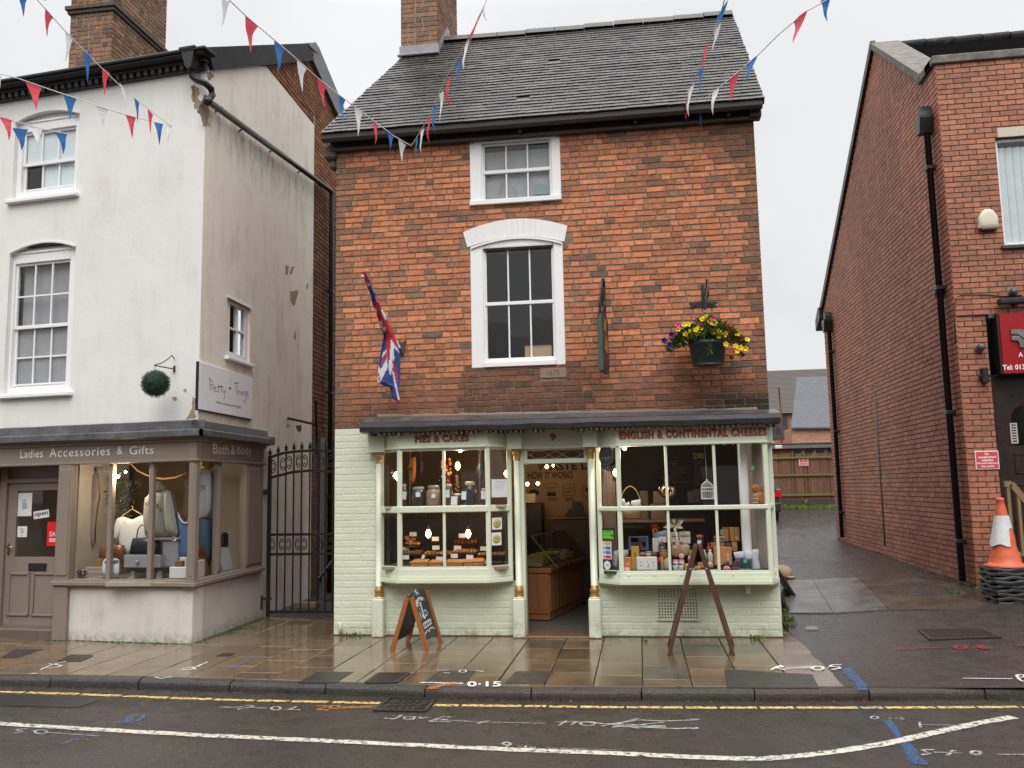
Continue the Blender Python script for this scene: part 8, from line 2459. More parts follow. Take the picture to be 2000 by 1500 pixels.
def pie(label,x0,x1,y0,y1,n,group='pies in the left bay window',nm='pie',cat='pie'):
 (ax,ay),(bx,by) = Z7(x0,y0),Z7(x1,y1); q = FC.rect(ax,bx,ay,by,n); t_ = thing(nm,label,cat,FC((q[0]+q[1])/2,n,q[2]),group)
 d = .16; w = q[1]-q[0]; h = q[3]-q[2]; i_ = w*.05; mb = MB()
 lo = [FC(q[0]+i_,n,q[2]),FC(q[1]-i_,n,q[2]),FC(q[1]-i_,n-d,q[2]),FC(q[0]+i_,n-d,q[2])]; hi = [FC(q[0],n+.008,q[2]+h*.6),FC(q[1],n+.008,q[2]+h*.6),FC(q[1],n-d,q[2]+h*.6),FC(q[0],n-d,q[2]+h*.6)]
 mb.add(lo+hi,[(0,1,2,3),(0,1,5,4),(1,2,6,5),(2,3,7,6),(3,0,4,7),(4,5,6,7)])
 for a,b in ((0,1),(1,2),(2,3),(3,0)): mb.tube([hi[a],hi[b]],h*.13,6)
 obj('crust',mb,M_crust,t_)
 mb = MB(); r = random.Random(x0); 
 for i in range(5):
  for j in range(3): mb.ball(FC(q[0]+w*(.14+.72*i/4),n-.03-j*.05,q[2]+h*(.62+.1*j)),h*r.uniform(.22,.34),8,sq=(1.3,1,.7))
 obj('topping',mb,M_golden,t_)
for lab,*r in (('pie in a pale tray at the left front of the bay window',470,668,1345,1418,.16),('pie beside the mullion in the front row of the bay',672,832,1350,1418,.16),('pie in front row just right of the middle mullion',868,968,1345,1415,.16),('pie second right of the middle mullion in the front row',958,1064,1350,1415,.16),('narrow pie left of the last one in the front row',1068,1172,1340,1415,.16),('rightmost pie in the front row of the bay',1168,1288,1335,1412,.16)): pie(lab,*r)
M_tray = paint('dark_tray',(.03,.02,.015),.3)
def tray(label,x0,x1,y0,y1,n,c,nb_=7,group='trays of bakes in the left bay window'):
 (ax,ay),(bx,by) = Z7(x0,y0),Z7(x1,y1); q = FC.rect(ax,bx,ay,by,n); t_ = thing('bake_tray',label,'tray',FC((q[0]+q[1])/2,n,q[2]),group)
 h = q[3]-q[2]; mb = MB(); mb.box(FC,q[0],q[1],n-.2,n,q[2]-.012,q[2],b=.004); mb.box(FC,q[0]+.02,q[0]+.04,n-.1,n-.08,zsh0,q[2]-.012); mb.box(FC,q[1]-.04,q[1]-.02,n-.1,n-.08,zsh0,q[2]-.012); obj('tray',mb,M_tray,t_)
 mb = MB(); w = (q[1]-q[0])/nb_; r = random.Random(int(x0))
 for i in range(nb_):
  for j in range(2): v = r.uniform(.75,1.25); mb.box(FC,q[0]+i*w+.003,q[0]+(i+1)*w-.003,n-.09-j*.1,n-.005-j*.1,q[2]+.001,q[2]+h*r.uniform(.7,1),0,tuple(u*v for u in c),b=.008)
 obj('slices',mb,M_leaf,t_)
tray('tray of flaky slices on a low stand behind the front pies',620,925,1250,1292,.0,(.38,.2,.07)); tray('tray of glazed slices right of the middle mullion',942,1212,1225,1270,.0,(.45,.16,.06)); tray('tray of biscuits at the right side of the bay',1222,1530,1262,1300,.0,(.4,.2,.08)); tray('upper tray of dark brownies under the right bulb',960,1222,1110,1170,-.12,(.16,.05,.02)); tray('dim tray of bakes at the left side of the bay',372,580,1235,1288,.0,(.28,.13,.05)); tray('small tray of pink slices on the far right stand',1270,1340,1130,1175,-.12,(.22,.06,.03),3)
t_ = thing('bread_rolls','heap of round golden buns on a stand at the left of the bay','buns',z7p(490,1180,-.1))
mb = MB(); q = z7p(490,1185,-.1); mb.lathe(q-Vector((0,0,.01)),[(.10,0),(.105,.008),(.10,.012)],16); mb.tube([Vector((q.x,q.y,zsh0)),q],.012,8); obj('stand',mb,M_tray,t_)
for x,y in ((440,1160),(475,1165),(520,1165),(555,1165),(440,1115),(500,1115),(470,1140),(430,1095)):
 mb = MB(); mb.ball(z7p(x,y,-.1+rg.uniform(-.02,.02)),.030,10,sq=(1.1,1,.8)); obj('bun',mb,M_golden,t_)
for x,y,a in ((412,1225,.25),(415,1318,0),(500,1058,0),(752,1112,0),(758,1210,.08),(615,1312,-.9),(800,1336,0),(1002,1212,-.08),(965,1302,0),(1140,1316,-.12),(1297,1220,0),(1310,1372,-.08),(1055,1075,0)):
 w_ = 16 if a < -.5 else 40; n = .05 if y > 1280 else -.06
 (ax,ay),(bx,by) = Z7(x-w_,y-24),Z7(x+w_,y+24); q = FC.rect(ax,bx,ay,by,n); cu,cz = (q[0]+q[1])/2,(q[2]+q[3])/2
 t_ = thing('price_card','small white price card on a short stick among the pies in the left bay','price card',FC(cu,n,q[2]-.04),'price cards among the pies')
 mb = MB(); P = [(cu+u*math.cos(a*.5)-v*math.sin(a*.5),cz+u*math.sin(a*.5)+v*math.cos(a*.5)) for u,v in ((q[0]-cu,q[2]-cz),(q[1]-cu,q[2]-cz),(q[1]-cu,q[3]-cz),(q[0]-cu,q[3]-cz))]; mb.prism(FC,P,n,n+.002); obj('card',mb,M_paper,t_)
 mb = MB(); mb.bar(FC(cu,n-.001,q[2]-.05),FC(cu,n-.001,q[2]+.01),.003,.003); obj('stick',mb,M_black,t_)
Cc = FC(LP0[2][0],LP0[2][1],0); Cd = FC(LP0[3][0],LP0[3][1],0); FLc = Fr(Cc.x,Cc.y,math.degrees(math.atan2(Cd.y-Cc.y,Cd.x-Cc.x)))
stuck('paper_notice','white printed notice in the upper right pane of the left bay','notice',FLc,(960,993.5,936,971),-.016,M_paper,lines([(.75,.03),(.5,.02),(.3,.02),(.1,.02),(-.1,.02)],-.7,.7,paint('olive_ink',(.45,.42,.2),.6)))
def rosette(pl_,fr,cu,cz,hw,hh,n):
 for r0,r1,c_ in ((.78,.42,(.42,.38,.10)),(.4,.22,(.5,.52,.5)),(.2,.02,(.62,.55,.25))):
  mb = MB(); mb.lathe(fr(cu,n,cz),[(hw*r0,0),(hw*r0,.001),(hw*r1,.0015)],20,axis=fr.nd); obj('ring',mb,paint('ring_%d' % int(r0*100),c_,.5),pl_)
stuck('award_sticker','upper square sticker with a yellow ring in the right lower pane of the left bay','sticker',FLc,(961,980,1011,1034),-.016,M_paper,rosette,0,'award stickers'); stuck('award_sticker','lower square sticker with a yellow ring in the right lower pane of the left bay','sticker',FLc,(960,979,1040,1065),-.016,M_paper,rosette,0,'award stickers')
# ---- inside the doorway: deli counter, back counter and till
c0 = at_z(1040,1209,.02); c1 = at_z(1074,1212,.02); zct = at_y(1075,1112,c1.y).z
t_ = thing('deli_counter','plank fronted wooden deli counter with slanted glass running back from the doorway','counter',(c1.x,c1.y,.02)); FK = Fr(c1.x,c1.y,79); LK = 1.75; kp = lambda u,n,z: FK(u,n,z)
M_ply = wood('counter_wood',(.26,.115,.045),.5,'Z',.2,16)
mb = MB()
mb.box(FK,0,LK,-.75,0,.02,zct,b=.008)
for i in range(11): mb.box(FK,.02+i*.15,.158+i*.15,0,.014,.12,zct-.02,b=.004)
for i in range(5): mb.box(FK,-.012,0,-.15-i*.15,-.012-i*.15,.1,zct-.06,b=.004)
mb.box(FK,-.02,LK,-.75,.03,zct-.05,zct+.01,b=.006); obj('base',mb,M_ply,t_)
mb = MB(); g0,g1 = kp(0,.12,zct+.02),kp(.05,-.25,zct+.42)
L_ = FK.ud*(LK-.1); mb.face([g0,g0+L_,g1+L_,g1]); mb.face([g0,g1,kp(.05,-.7,zct+.42),kp(0,-.7,zct+.02)]); mb.face([g1,g1+L_,g1+L_-FK.nd*.4,g1-FK.nd*.4]); obj('glass',mb,glass_mat('deli_glass',(.62,.66,.62)),t_)
mb = MB(); mb.tube([g0,g0+L_],.010,6); mb.tube([g1,g1+L_],.010,6); mb.tube([g0,g1],.008,6); obj('trim',mb,paint('steel_trim',(.25,.24,.22),.3,metal=.6),t_)
mb = MB()
for i in range(30):
 y = .06+rg.random()*1.5; mb.box(FK,y,y+.08,-.45+rg.uniform(-.1,.1),-.2+rg.uniform(-.1,.12),zct+.02,zct+.06+rg.random()*.1,0,rg.choice([(.5,.42,.2),(.45,.42,.36),(.5,.32,.1),(.2,.2,.08)]),b=.01)
obj('cheeses',mb,M_leaf,t_)
t_ = thing('back_counter','dark back counter below the wall lettering at the rear of the shop','counter',(-.7,13.2,.02))
mb = MB(); zbc = at_y(1130,1013,13.2).z; mb.box(None,-1.35,-.43,-13.58,-13.0,.02,zbc,b=.01); obj('body',mb,paint('dark_counter',(.035,.018,.013),.5),t_)
mb = MB(); mb.box(None,-1.35,-.43,-13.58,-12.98,zbc,zbc+.03,b=.006); obj('top',mb,paint('counter_top',(.12,.06,.04),.5),t_)
q = at_y(1125,1008,13.2); t_ = thing('till','black till with a sloping screen on the back counter','till',(q.x,13.2,zbc+.03))
mb = MB(); fB_ = Fr(q.x,13.2,0); mb.prism(fB_,[(-.16,zbc+.03),(.16,zbc+.03),(.10,zbc+.14),(-.10,zbc+.15)],-.1,.1); obj('drawer',mb,M_black,t_); mb = MB(); mb.prism(fB_,[(-.05,zbc+.12),(.14,zbc+.1),(.1,zbc+.25),(-.04,zbc+.26)],.0,.06); obj('screen',mb,M_black,t_)
q = at_y(1035,985,13.1); t_ = thing('coffee_machine','dark coffee machine with a pale panel at the left rear of the doorway','machine',(q.x,13.1,zct))
mb = MB(); mb.box(None,q.x-.2,q.x+.2,-13.3,-13.0,zct,q.z+.02,b=.02); obj('body',mb,M_black,t_); mb = MB(); mb.box(None,q.x-.06,q.x+.1,-12.99,-12.97,q.z+.02,q.z+.16,b=.006); obj('panel',mb,paint('pale_panel',(.3,.26,.22),.5),t_)
# ---- right bay
zfl = zr[2]-.003
z8p = lambda x,y,n: FC(*(lambda q: (q[0],n,q[1]))(FC.px(*Z8(x,y),n)))
mb = MB(); a = FC.px(*Z8(1480,600),-.05)[0]; b = FC.px(*Z8(1572,600),-.05)[0]; mb.box(FC,a,b,-.15,-.05,zfl,2.3,b=.02); obj('white_post',mb,M_white,B1)
mb = MB(); a = FC.px(*Z8(1560,600),-.2)[0]; mb.face([FC(a,-.25,zfl),FC(1.43,-.02,zfl),FC(1.43,-.02,2.3),FC(a,-.25,2.3)]); obj('inner_pier',mb,paint('pale_plaster',(.42,.36,.32),.8),B1)
t_ = thing('driftwood_slats','rough brown driftwood slats standing in the left pane of the right bay','slats',FC(-.38,-.3,zfl))
for i in range(6):
 mb = MB(); u = FC.px(*Z8(85+i*22,500),-.25)[0]; mb.box(FC,u,u+.02+rg.random()*.012,-.28,-.25-rg.random()*.02,zfl,FC.px(*Z8(90,320+rg.uniform(-30,120)),-.25)[1],b=.004); obj('slat',mb,wood('driftwood',(.16,.09,.055),.7),t_)
t_ = thing('tan_shelf','long tan shelf across the back of the right bay','shelf',z8p(500,815,-.55)); q = FC.rect(*[v for v in (Z8(280,0)[0],Z8(1120,0)[0],Z8(0,800)[1],Z8(0,830)[1])],-.5); mb = MB(); mb.box(FC,q[0],q[1],-.85,-.5,q[2],q[3],b=.005); obj('board',mb,paint('tan_board',(.14,.075,.04),.6),t_); zts = q[3]
for lab,r,c_ in (('tall tan box on the back shelf behind the basket',(465,510,550,800),(.09,.06,.04)),('plain tan box stack on the back shelf left of the amber globe',(600,515,720,640),(.15,.095,.06)),('wide tan box below the amber globe with a round mark',(575,640,725,800),(.14,.085,.055)),('small dark box standing right of the amber globe',(950,510,1010,640),(.05,.035,.028)),('taller dark box behind the birdcage',(1010,490,1085,640),(.045,.035,.028))):
 crate('storage_box',lab,'box',FC,Z8,r,-.6,.15,c_,.7,floor=None if r[3] == 640 else zts)
def deco_dots(n=7):
 r = random.Random(3); return [(x,y,x+.05,y+.09,r.choice([(.05,.1,.03),(.3,.02,.02),(.35,.12,.02),(.04,.03,.02)]),'picture') for x,y in [(.16,.55),(.2,.3),(.5,.6),(.56,.35),(.52,.2),(.78,.55),(.8,.25)]]
ORG = (.50,.17,.06); 
for nm,lab,r,n,dp,c_,dec in (
 ('tall_box','tall mustard yellow box near the left of the right bay',(378,1072,460,1332),.06,.09,(.46,.26,.05),[(.3,.55,.7,.75,(.30,.14,.02),'print')]),
 ('small_box','small orange box beside the pink ball',(303,1182,380,1330),.10,.06,ORG,[(.2,.4,.8,.6,(.6,.3,.15),'print')]),
 ('gift_box','white box printed with little coloured pictures',(432,1178,640,1338),.10,.05,(.68,.66,.63),deco_dots()),
 ('photo_box','blue edged box with a dark photograph behind the yellow box',(350,972,552,1112),-.12,.08,(.09,.16,.25),[(.1,.2,.9,.95,(.06,.05,.06),'photo'),(.12,.6,.5,.9,(.3,.3,.33),'photo'),(.6,.3,.85,.6,(.35,.06,.05),'photo'),(.1,.12,.55,.3,(.03,.07,.3),'photo')]),
 ('ring_box','white box with a grey ring printed on it',(592,990,690,1130),-.06,.07,(.58,.57,.56),[(.55,.1,.95,.55,(.25,.25,.27),'print'),(.62,.2,.95,.45,(.6,.6,.6),'print')]),
 ('snack_carton','left of two cream topped cartons under the lily',(778,930,858,1045),-.05,.07,(.52,.46,.38),[(.1,.6,.9,.7,(.1,.09,.08),'print')]),('snack_carton','right of two cream topped cartons under the lily',(865,925,976,1045),-.05,.07,(.55,.5,.42),[(.1,.6,.9,.7,(.1,.09,.08),'print')]),
 ('yellow_box','bright yellow box at the front by the sandwich board',(920,1247,985,1345),.10,.05,(.62,.36,.02),[(.2,.3,.8,.6,(.4,.03,.02),'print')]),
 ('mustard_tin','yellow labelled tin behind the sandwich board top',(948,1110,1010,1175),.0,.05,(.50,.33,.02),[(.1,.2,.9,.6,(.4,.3,.02),'print')]),
 ('egg_box','long blue and white flat box lying at the front',(1058,1312,1256,1355),.12,.09,(.55,.60,.62),[(.05,.3,.3,.7,(.3,.4,.5),'print'),(.75,.2,.85,.6,(.03,.04,.06),'print'),(.08,.1,.14,.4,(.03,.04,.06),'print'),(.4,.3,.6,.7,(.35,.05,.1),'print')]),
 ('gift_carton','large orange gift carton behind the right mullion',(1212,1080,1395,1262),-.02,.12,(.52,.20,.085),[(.72,.5,.84,.66,(.5,.45,.4),'window'),(.72,.3,.84,.44,(.5,.45,.4),'window')]),
 ('brown_carton','brown carton leaning under the orange gift carton',(1180,1035,1320,1090),-.14,.1,(.27,.15,.06),[]),
 ('tan_packet','left of the tan packets stacked by the white post',(1300,882,1362,1022),-.2,.1,(.36,.17,.06),[(.1,.9,.9,1,(.2,.1,.04),'fold')]),('tan_packet','right pair of tan packets stacked by the white post',(1372,880,1472,1022),-.2,.1,(.38,.18,.06),[(.48,0,.53,1,(.12,.06,.03),'fold'),(.55,.2,.8,.35,(.55,.4,.25),'print')]),
 ('pale_brown_box','pale brown box below the tan packets',(1392,1030,1450,1120),-.16,.1,(.36,.22,.10),[]),('black_box','black box between the brown boxes by the white post',(1325,1035,1388,1072),-.14,.08,(.02,.022,.02),[(.1,.2,.9,.8,(.05,.09,.06),'print')]),
 ('label_tin','squat tin with a dark label above the orange carton',(1212,968,1262,1022),-.18,.07,(.25,.17,.10),[(0,.3,1,.7,(.06,.04,.03),'label')]),('label_tin','squat tin with a pale label right of the mullion',(1270,970,1322,1025),-.18,.07,(.42,.32,.22),[(.1,.3,.9,.7,(.10,.07,.05),'label')]),('mint_box','small mint green box above the tins',(1278,905,1302,960),-.2,.05,(.24,.38,.28),[]),
 ('choc_box','white and maroon box behind the yellow one',(958,1175,1012,1250),.04,.05,(.45,.42,.42),[(0,0,1,.55,(.12,.01,.05),'band')]),
 ('brown_hamper_box','flat brown box on the turf behind the blue and white one',(1060,1245,1180,1300),.02,.08,(.25,.14,.05),[]),('purple_pot_box','striped box with a white lid line at the front of the mullion',(806,1300,912,1336),.12,.05,(.13,.14,.2),[(.02,.5,.98,.98,(.66,.63,.6),'band')])):
 crate(nm,lab,'box',FC,Z8,r,n,dp,c_,.5,dec,floor=zfl if r[3] > 1300 else None)
Z9 = lambda x,y: (1160+x/10,980+y/10)
for nm,lab,r,n,dp,c_,dec in (
 ('dark_bottle_box','dark box with a red foot in front of the blue edged box',(890,745,960,950),-.03,.05,(.03,.02,.03),[(.1,.05,.9,.4,(.16,.02,.04),'print')]),
 ('layer_box','small stacked box with white and pink layers left of the mullion',(1275,820,1400,905),.01,.05,(.42,.34,.3),[(0,.3,1,.5,(.3,.06,.06),'band'),(0,.75,1,1,(.04,.03,.03),'band')]),
 ('white_flower_carton','white carton behind the ring box',(1270,690,1420,800),-.02,.05,(.6,.57,.53),[(.3,.2,.5,.5,(.5,.25,.1),'print')]),
 ('grey_card','tall grey card behind the white carton',(1350,560,1425,690),-.1,.02,(.3,.3,.33),[]),
 ('biscuit_box','box printed with biscuits behind the nut bags',(1520,765,1745,900),-.03,.06,(.45,.33,.24),[(.05,.5,.3,.9,(.16,.08,.05),'print'),(.4,.4,.6,.8,(.62,.52,.42),'print'),(.7,.5,.95,.9,(.2,.1,.06),'print'),(.1,.1,.4,.3,(.6,.5,.4),'print')]),
 ('shelf_row','low dark row of boxes behind the white gift box',(890,980,1240,1060),.0,.05,(.05,.035,.03),[(.05,.3,.3,.9,(.35,.26,.2),'print'),(.4,.2,.62,.9,(.4,.33,.22),'print'),(.72,.3,.95,.9,(.12,.1,.12),'print')])):
 crate(nm,lab,'box',FC,Z9,r,n,dp,c_,.5,dec)
ZR = lambda x,y: (1330+x/9.374,980+y/9.374)
for nm,lab,r,n,dp,c_,dec in (
 ('tea_box','tan box with a cream label high beside the right mullion',(560,745,650,890),-.15,.08,(.30,.17,.07),[]),
 ('magenta_box','white and magenta box beside the left leg of the sandwich board',(130,1000,232,1130),.05,.05,(.5,.48,.48),[(0,.1,1,.6,(.25,.02,.12),'band')]),
 ('brown_parcel','brown parcel between the legs of the sandwich board',(310,1110,470,1215),.07,.05,(.30,.18,.08),[]),
 ('bread_pack','pack with a bun picture right of the sandwich board',(495,1110,585,1205),.09,.04,(.50,.33,.2),[(.1,.15,.9,.6,(.6,.5,.4),'print')]),
 ('chocolate_bar','slanted dark chocolate bar in front of the foil bags',(940,1200,1080,1290),.10,.02,(.10,.05,.04),[(.1,.1,.7,.4,(.45,.22,.15),'print')]),
 ('card_pack','white and green pack by the yellow box',(215,1215,300,1320),.11,.03,(.25,.3,.26),[(.1,.1,.9,.5,(.5,.5,.45),'print')])):
 crate(nm,lab,'box',FC,ZR,r,n,dp,c_,.5,dec)
POT = [(.9,0),(1,.06),(1,.62),(.92,.7)]
for i,(x,y0,y1) in enumerate(((825,1205,1255),(885,1205,1255),(822,1240,1298),(880,1240,1298))):
 lathed('yoghurt_pot','round white pot with a %s rim, %s %s of the four by the mullion' % (('pink','pink','maroon','maroon')[i],('upper','upper','lower','lower')[i],('left','right','left','right')[i]),'pot',FC,Z8,x,y0,y1,56,.08,POT,(.62,.6,.6),.4,(.7,1.0,((.6,.2,.26),(.6,.2,.26),(.10,.02,.05),(.10,.02,.05))[i]),None,'round white pots')
BOT = [(.85,0),(1,.04),(1,.6),(.75,.74),(.42,.82),(.42,.9)]
for lab,x,y0,y1,w,n,c_,lc in (('left of two white capped bottles by the sandwich board',1112,1105,1230,50,.03,(.50,.55,.52),(.66,.66,.64)),('right of two white capped bottles by the sandwich board',1172,1102,1230,54,.03,(.45,.50,.48),(.66,.66,.64)),('tall red bottle behind the white bottles',1155,1035,1190,46,-.06,(.32,.01,.02),(.3,.01,.02)),('slim green capped bottle in front of the red flower',688,1180,1340,34,.1,(.35,.22,.05),(.5,.35,.1)),('pale small bottle beside the drawn gift box',1030,1270,1345,40,.1,(.15,.2,.12),(.3,.32,.3))):
 lathed('bottle',lab,'bottle',FC,Z8,x,y0,y1,w,n,BOT,c_,.2,(.88,.46,lc),None,'bottles in the right bay',floor=zfl if y1 > 1330 else None)
lathed('honey_jar','dark brown honey jar with an orange lid standing highest by the sandwich board','jar',FC,Z8,1068,955,1062,72,-.05,[(.9,0),(1,.08),(1,.75),(.9,.82)],(.05,.014,.008),.12,(.8,1.0,(.30,.11,.04)),(1045,1010,1085,1050,0))
lathed('storage_jar','tall glass jar of red layers beside the mullion','jar',FC,Z8,690,1040,1175,72,.0,JAR,(.16,.06,.045),.12,(.84,.9,(.03,.03,.03)),None)
lathed('nut_jar','jar of orange dried fruit below the layered jar','jar',FC,Z8,705,1105,1190,80,.04,JAR,(.32,.12,.03),.15,(.84,.9,(.2,.15,.1)),None)
lathed('candle_tin','low cream tin between the boxes at the centre left','tin',FC,Z8,550,1118,1170,62,.0,POT,(.45,.36,.24),.4,(.7,1,(.2,.2,.2)),None)
def puff(nm,lab,cat,pts,n,th,c_,rough=.5,bump=True,floor=None):
 P = [FC.px(*Z8(*p),n) for p in pts]; k_ = paint('puff_%d_%d_%d' % tuple(int(v*999) for v in c_),c_,rough,.3,25,bump=.6 if bump else 0,bscale=35)
 m_ = MB(); m_.puffy(FC,P,n,th); return mobj(nm,m_,k_,lab,cat)
puff('foil_bag','white printed foil bag lying flat at the right of the bay','bag',[(1408,1130),(1512,1118),(1518,1190),(1430,1200)],.0,.05,(.58,.62,.70),.25); puff('foil_bag','plain white foil bag in the middle of the three','bag',[(1510,1115),(1590,1112),(1612,1130),(1600,1215),(1520,1205)],-.02,.06,(.62,.66,.73),.25); puff('foil_bag','tall crumpled white foil bag standing by the right post','bag',[(1590,1105),(1665,1095),(1660,1180),(1690,1320),(1590,1318),(1600,1200)],.0,.07,(.55,.57,.62),.2)
for i,(lab,pts,c_) in enumerate((('left dark pouch lying before the foil bags',[(1430,1205),(1490,1195),(1495,1290),(1400,1320),(1380,1300)],(.04,.028,.026)),('right dark pouch with a teal label',[(1495,1200),(1592,1195),(1590,1300),(1480,1300)],(.03,.04,.042)))):
 puff('pouch',lab,'pouch',pts,.05,.03,c_,.4)
crate('teal_packet','flat teal packet lying in front of the dark pouches','packet',FC,Z8,(1460,1300,1592,1328),.10,.06,(.06,.30,.30),.3,[(.1,.3,.9,.6,(.2,.45,.43),'print')]); crate('teal_label','small teal square sticker on the right dark pouch','label',FC,Z8,(1512,1208,1545,1240),.072,.004,(.10,.36,.35),.4)
puff('nut_bag','left clear bag of nuts piled under the cream cartons','bag',[(782,1070),(830,1050),(880,1080),(890,1150),(830,1190),(785,1160)],.02,.08,(.30,.19,.11),.25); puff('nut_bag','right clear bag of nuts piled under the cream cartons','bag',[(870,1060),(930,1040),(970,1060),(965,1140),(920,1175),(870,1150)],.02,.08,(.34,.24,.17),.2)
puff('round_cheese','round pale wooden cheese box leaning on the nut bags','cheese box',[(885+28*math.cos(a*.5),1170+28*math.sin(a*.5)) for a in range(12)],.07,.03,(.55,.40,.24),.5,False)
puff('grey_bag','grey printed bag behind the ring box','bag',[(592,925),(690,918),(722,940),(720,1010),(600,1000)],-.12,.08,(.22,.24,.30),.35); puff('silver_bag','crumpled silver bag in the left pane','bag',[(200,1115),(250,1130),(240,1230),(235,1300),(185,1260)],.02,.07,(.34,.35,.36),.2); puff('white_cloth_bag','white cloth bag behind the orange box','bag',[(215,1110),(350,1105),(345,1170),(280,1200),(220,1190)],-.08,.08,(.5,.5,.5),.7)
puff('pink_sweets','pink and white sweets heaped at the right front','sweets',[(1300,1290),(1330,1265),(1370,1275),(1385,1305),(1320,1318)],.09,.05,(.62,.22,.28),.4); puff('orange_card','small orange and blue card tent before the drawn gift box','card',[(490,1345),(535,1310),(600,1348),(545,1350)],.13,.01,(.58,.22,.06),.5,False); puff('teal_cloth','crumpled navy cloth right of the orange carton','cloth',[(1300,1240),(1360,1220),(1370,1250),(1310,1275)],.04,.05,(.03,.05,.10),.8); puff('red_rose','small red flower by the slim bottle','flower',[(645,1190),(680,1175),(695,1210),(670,1240),(645,1225)],.06,.05,(.45,.03,.06),.6)
puff('turf_mound','clump of artificial moss in the right corner of the bay','moss',[(1640,1345),(1660,1300),(1720,1285),(1775,1300),(1790,1345)],.08,.08,(.02,.045,.014),.9)
puff('rose_soap','fluffy cream packet with pink print left of the mullion','packet',[(700,1190),(760,1180),(770,1280),(720,1330),(700,1270)],.05,.06,(.45,.40,.37),.5)
puff('orange_sweet','small orange tub behind the blue and white flat box','tub',[(1038,1270),(1070,1265),(1078,1300),(1045,1310)],.09,.04,(.65,.18,.05),.4,False); puff('slice_box','round topped pack printed with a bun','pack',[(1150,1245),(1180,1230),(1205,1245),(1205,1275),(1150,1280)],.09,.03,(.55,.38,.25),.5,False)
mb = MB(); p = z8p(333,1318,.12); mb.ball(p,.042,14); mobj('bath_bomb',mb,paint('pink_ball',(.72,.30,.36),.6,.15),'round pink ball at the front left of the right bay','ball')
t_ = thing('lily','large cream lily flower in the middle of the right bay','flower',z8p(825,940,.0)); cL = z8p(822,870,.03)
for px,py in ((800,790),(908,805),(905,890),(815,940),(735,850),(700,880),(860,895)):
 e_ = z8p(px,py,.06); mb = MB(); d = (e_-cL); s = d.cross(Vector((0,1,0))).normalized()*d.length*.22; m_ = cL+d*.55+Vector((0,-.025,.012)); mb.add([cL,m_+s,e_,m_-s,m_+Vector((0,.012,-.004))],[(0,1,4),(1,2,4),(2,3,4),(3,0,4)]); obj('petal',mb,paint('lily_petal',(.68,.60,.42),.5,.1),t_)
mb = MB(); mb.tube([z8p(840,1000,-.02),cL],.005,5); 
for px,py in ((990,955),(950,910),(900,920)): leaf(mb,z8p(880,930,0),z8p(px,py,.02)-z8p(880,930,0),.07,(.2,.3,.03))
obj('stem',mb,M_leaf,t_)
mb = MB(); cF = z8p(612,885,-.08)
for i in range(40): a = rg.uniform(0,6.28); leaf(mb,cF,Vector((math.cos(a),-.5,math.sin(a)*.8+.2)),rg.uniform(.04,.065),(.62*rg.uniform(.7,1.1),.16,.015),.5)
mobj('orange_flower',mb,M_leaf,'spiky orange silk flower above the grey bag','flower')
t_ = thing('wicker_basket','shallow woven basket with a hoop handle holding white packets in the right bay','basket',z8p(375,785,.02)); n = .02
k = NB('wicker'); w1_ = k.N('ShaderNodeTexWave'); w1_.bands_direction = 'DIAGONAL'; w1_.inputs['Scale'].default_value = 38; w1_.inputs['Distortion'].default_value = 1.5; k.L(k.pos,w1_.inputs['Vector']); k.col(k.mix(w1_.outputs[1],(.20,.10,.035),(.52,.31,.12))); k.rough(.6); k.bump(w1_.outputs[1],.6,.01); M_wick = k.mat
q0_,q1_ = FC.px(*Z8(268,690),n),FC.px(*Z8(480,785),n); cu = (q0_[0]+q1_[0])/2; rr_ = (q1_[0]-q0_[0])/2
mb = MB(); mb.lathe(FC(cu,n-.05,q1_[1]),[(rr_*.85,0),(rr_*.92,.02),(rr_,q0_[1]-q1_[1]),(rr_*.96,q0_[1]-q1_[1]+.006),(rr_*.8,.03)],24); obj('bowl',mb,M_wick,t_)
mb = MB(); zh_ = FC.px(*Z8(375,466),n)[1]; mb.tube([FC(cu+rr_*math.cos(a),n-.05,q0_[1]+(zh_-q0_[1])*math.sin(a)) for a in [math.pi*i/16 for i in range(17)]],.006,6); obj('handle',mb,M_wick,t_)
for lab,pts in (('left white packet tipped in the wicker basket',[(262,600),(305,588),(325,640),(275,668)]),('middle grey striped packet in the wicker basket',[(275,665),(355,618),(370,668),(300,680)]),('right crumpled white packet in the wicker basket',[(378,612),(470,595),(470,668),(372,670)])): puff('white_packet',lab,'packet',pts,n,.03,(.52,.52,.5),.35)
t_ = thing('birdcage','small white wire birdcage hanging in the right bay','birdcage',z8p(1150,595,.05)); n = .05
cu,zb_c = FC.px(*Z8(1150,590),n); zs_c = FC.px(*Z8(1150,480),n)[1]; zt_c = FC.px(*Z8(1150,410),n)[1]; rc_ = (FC.px(*Z8(1215,500),n)[0]-FC.px(*Z8(1087,500),n)[0])/2
M_cage = paint('cage_white',(.62,.58,.54),.5)
mb = MB(); C0 = lambda a,r,z: FC(cu+r*math.cos(a),n+r*math.sin(a),z)
for i in range(18):
 a = 2*math.pi*i/18; mb.tube([C0(a,rc_,zb_c),C0(a,rc_,zs_c),C0(a,rc_*.85,zs_c+(zt_c-zs_c)*.5),C0(a,rc_*.4,zs_c+(zt_c-zs_c)*.88),C0(a,.004,zt_c)],.0028,4)
obj('bars',mb,M_cage,t_)
mb = MB(); 
for z,r in ((zb_c,rc_*1.05),(zs_c,rc_*1.05),(zb_c+(zs_c-zb_c)*.7,rc_)): mb.lathe(FC(cu,n,z),[(r*.97,-.004),(r*1.02,0),(r*.97,.006)],20)
mb.ball(FC(cu,n,zt_c+.008),.012,8); obj('rings',mb,M_cage,t_)
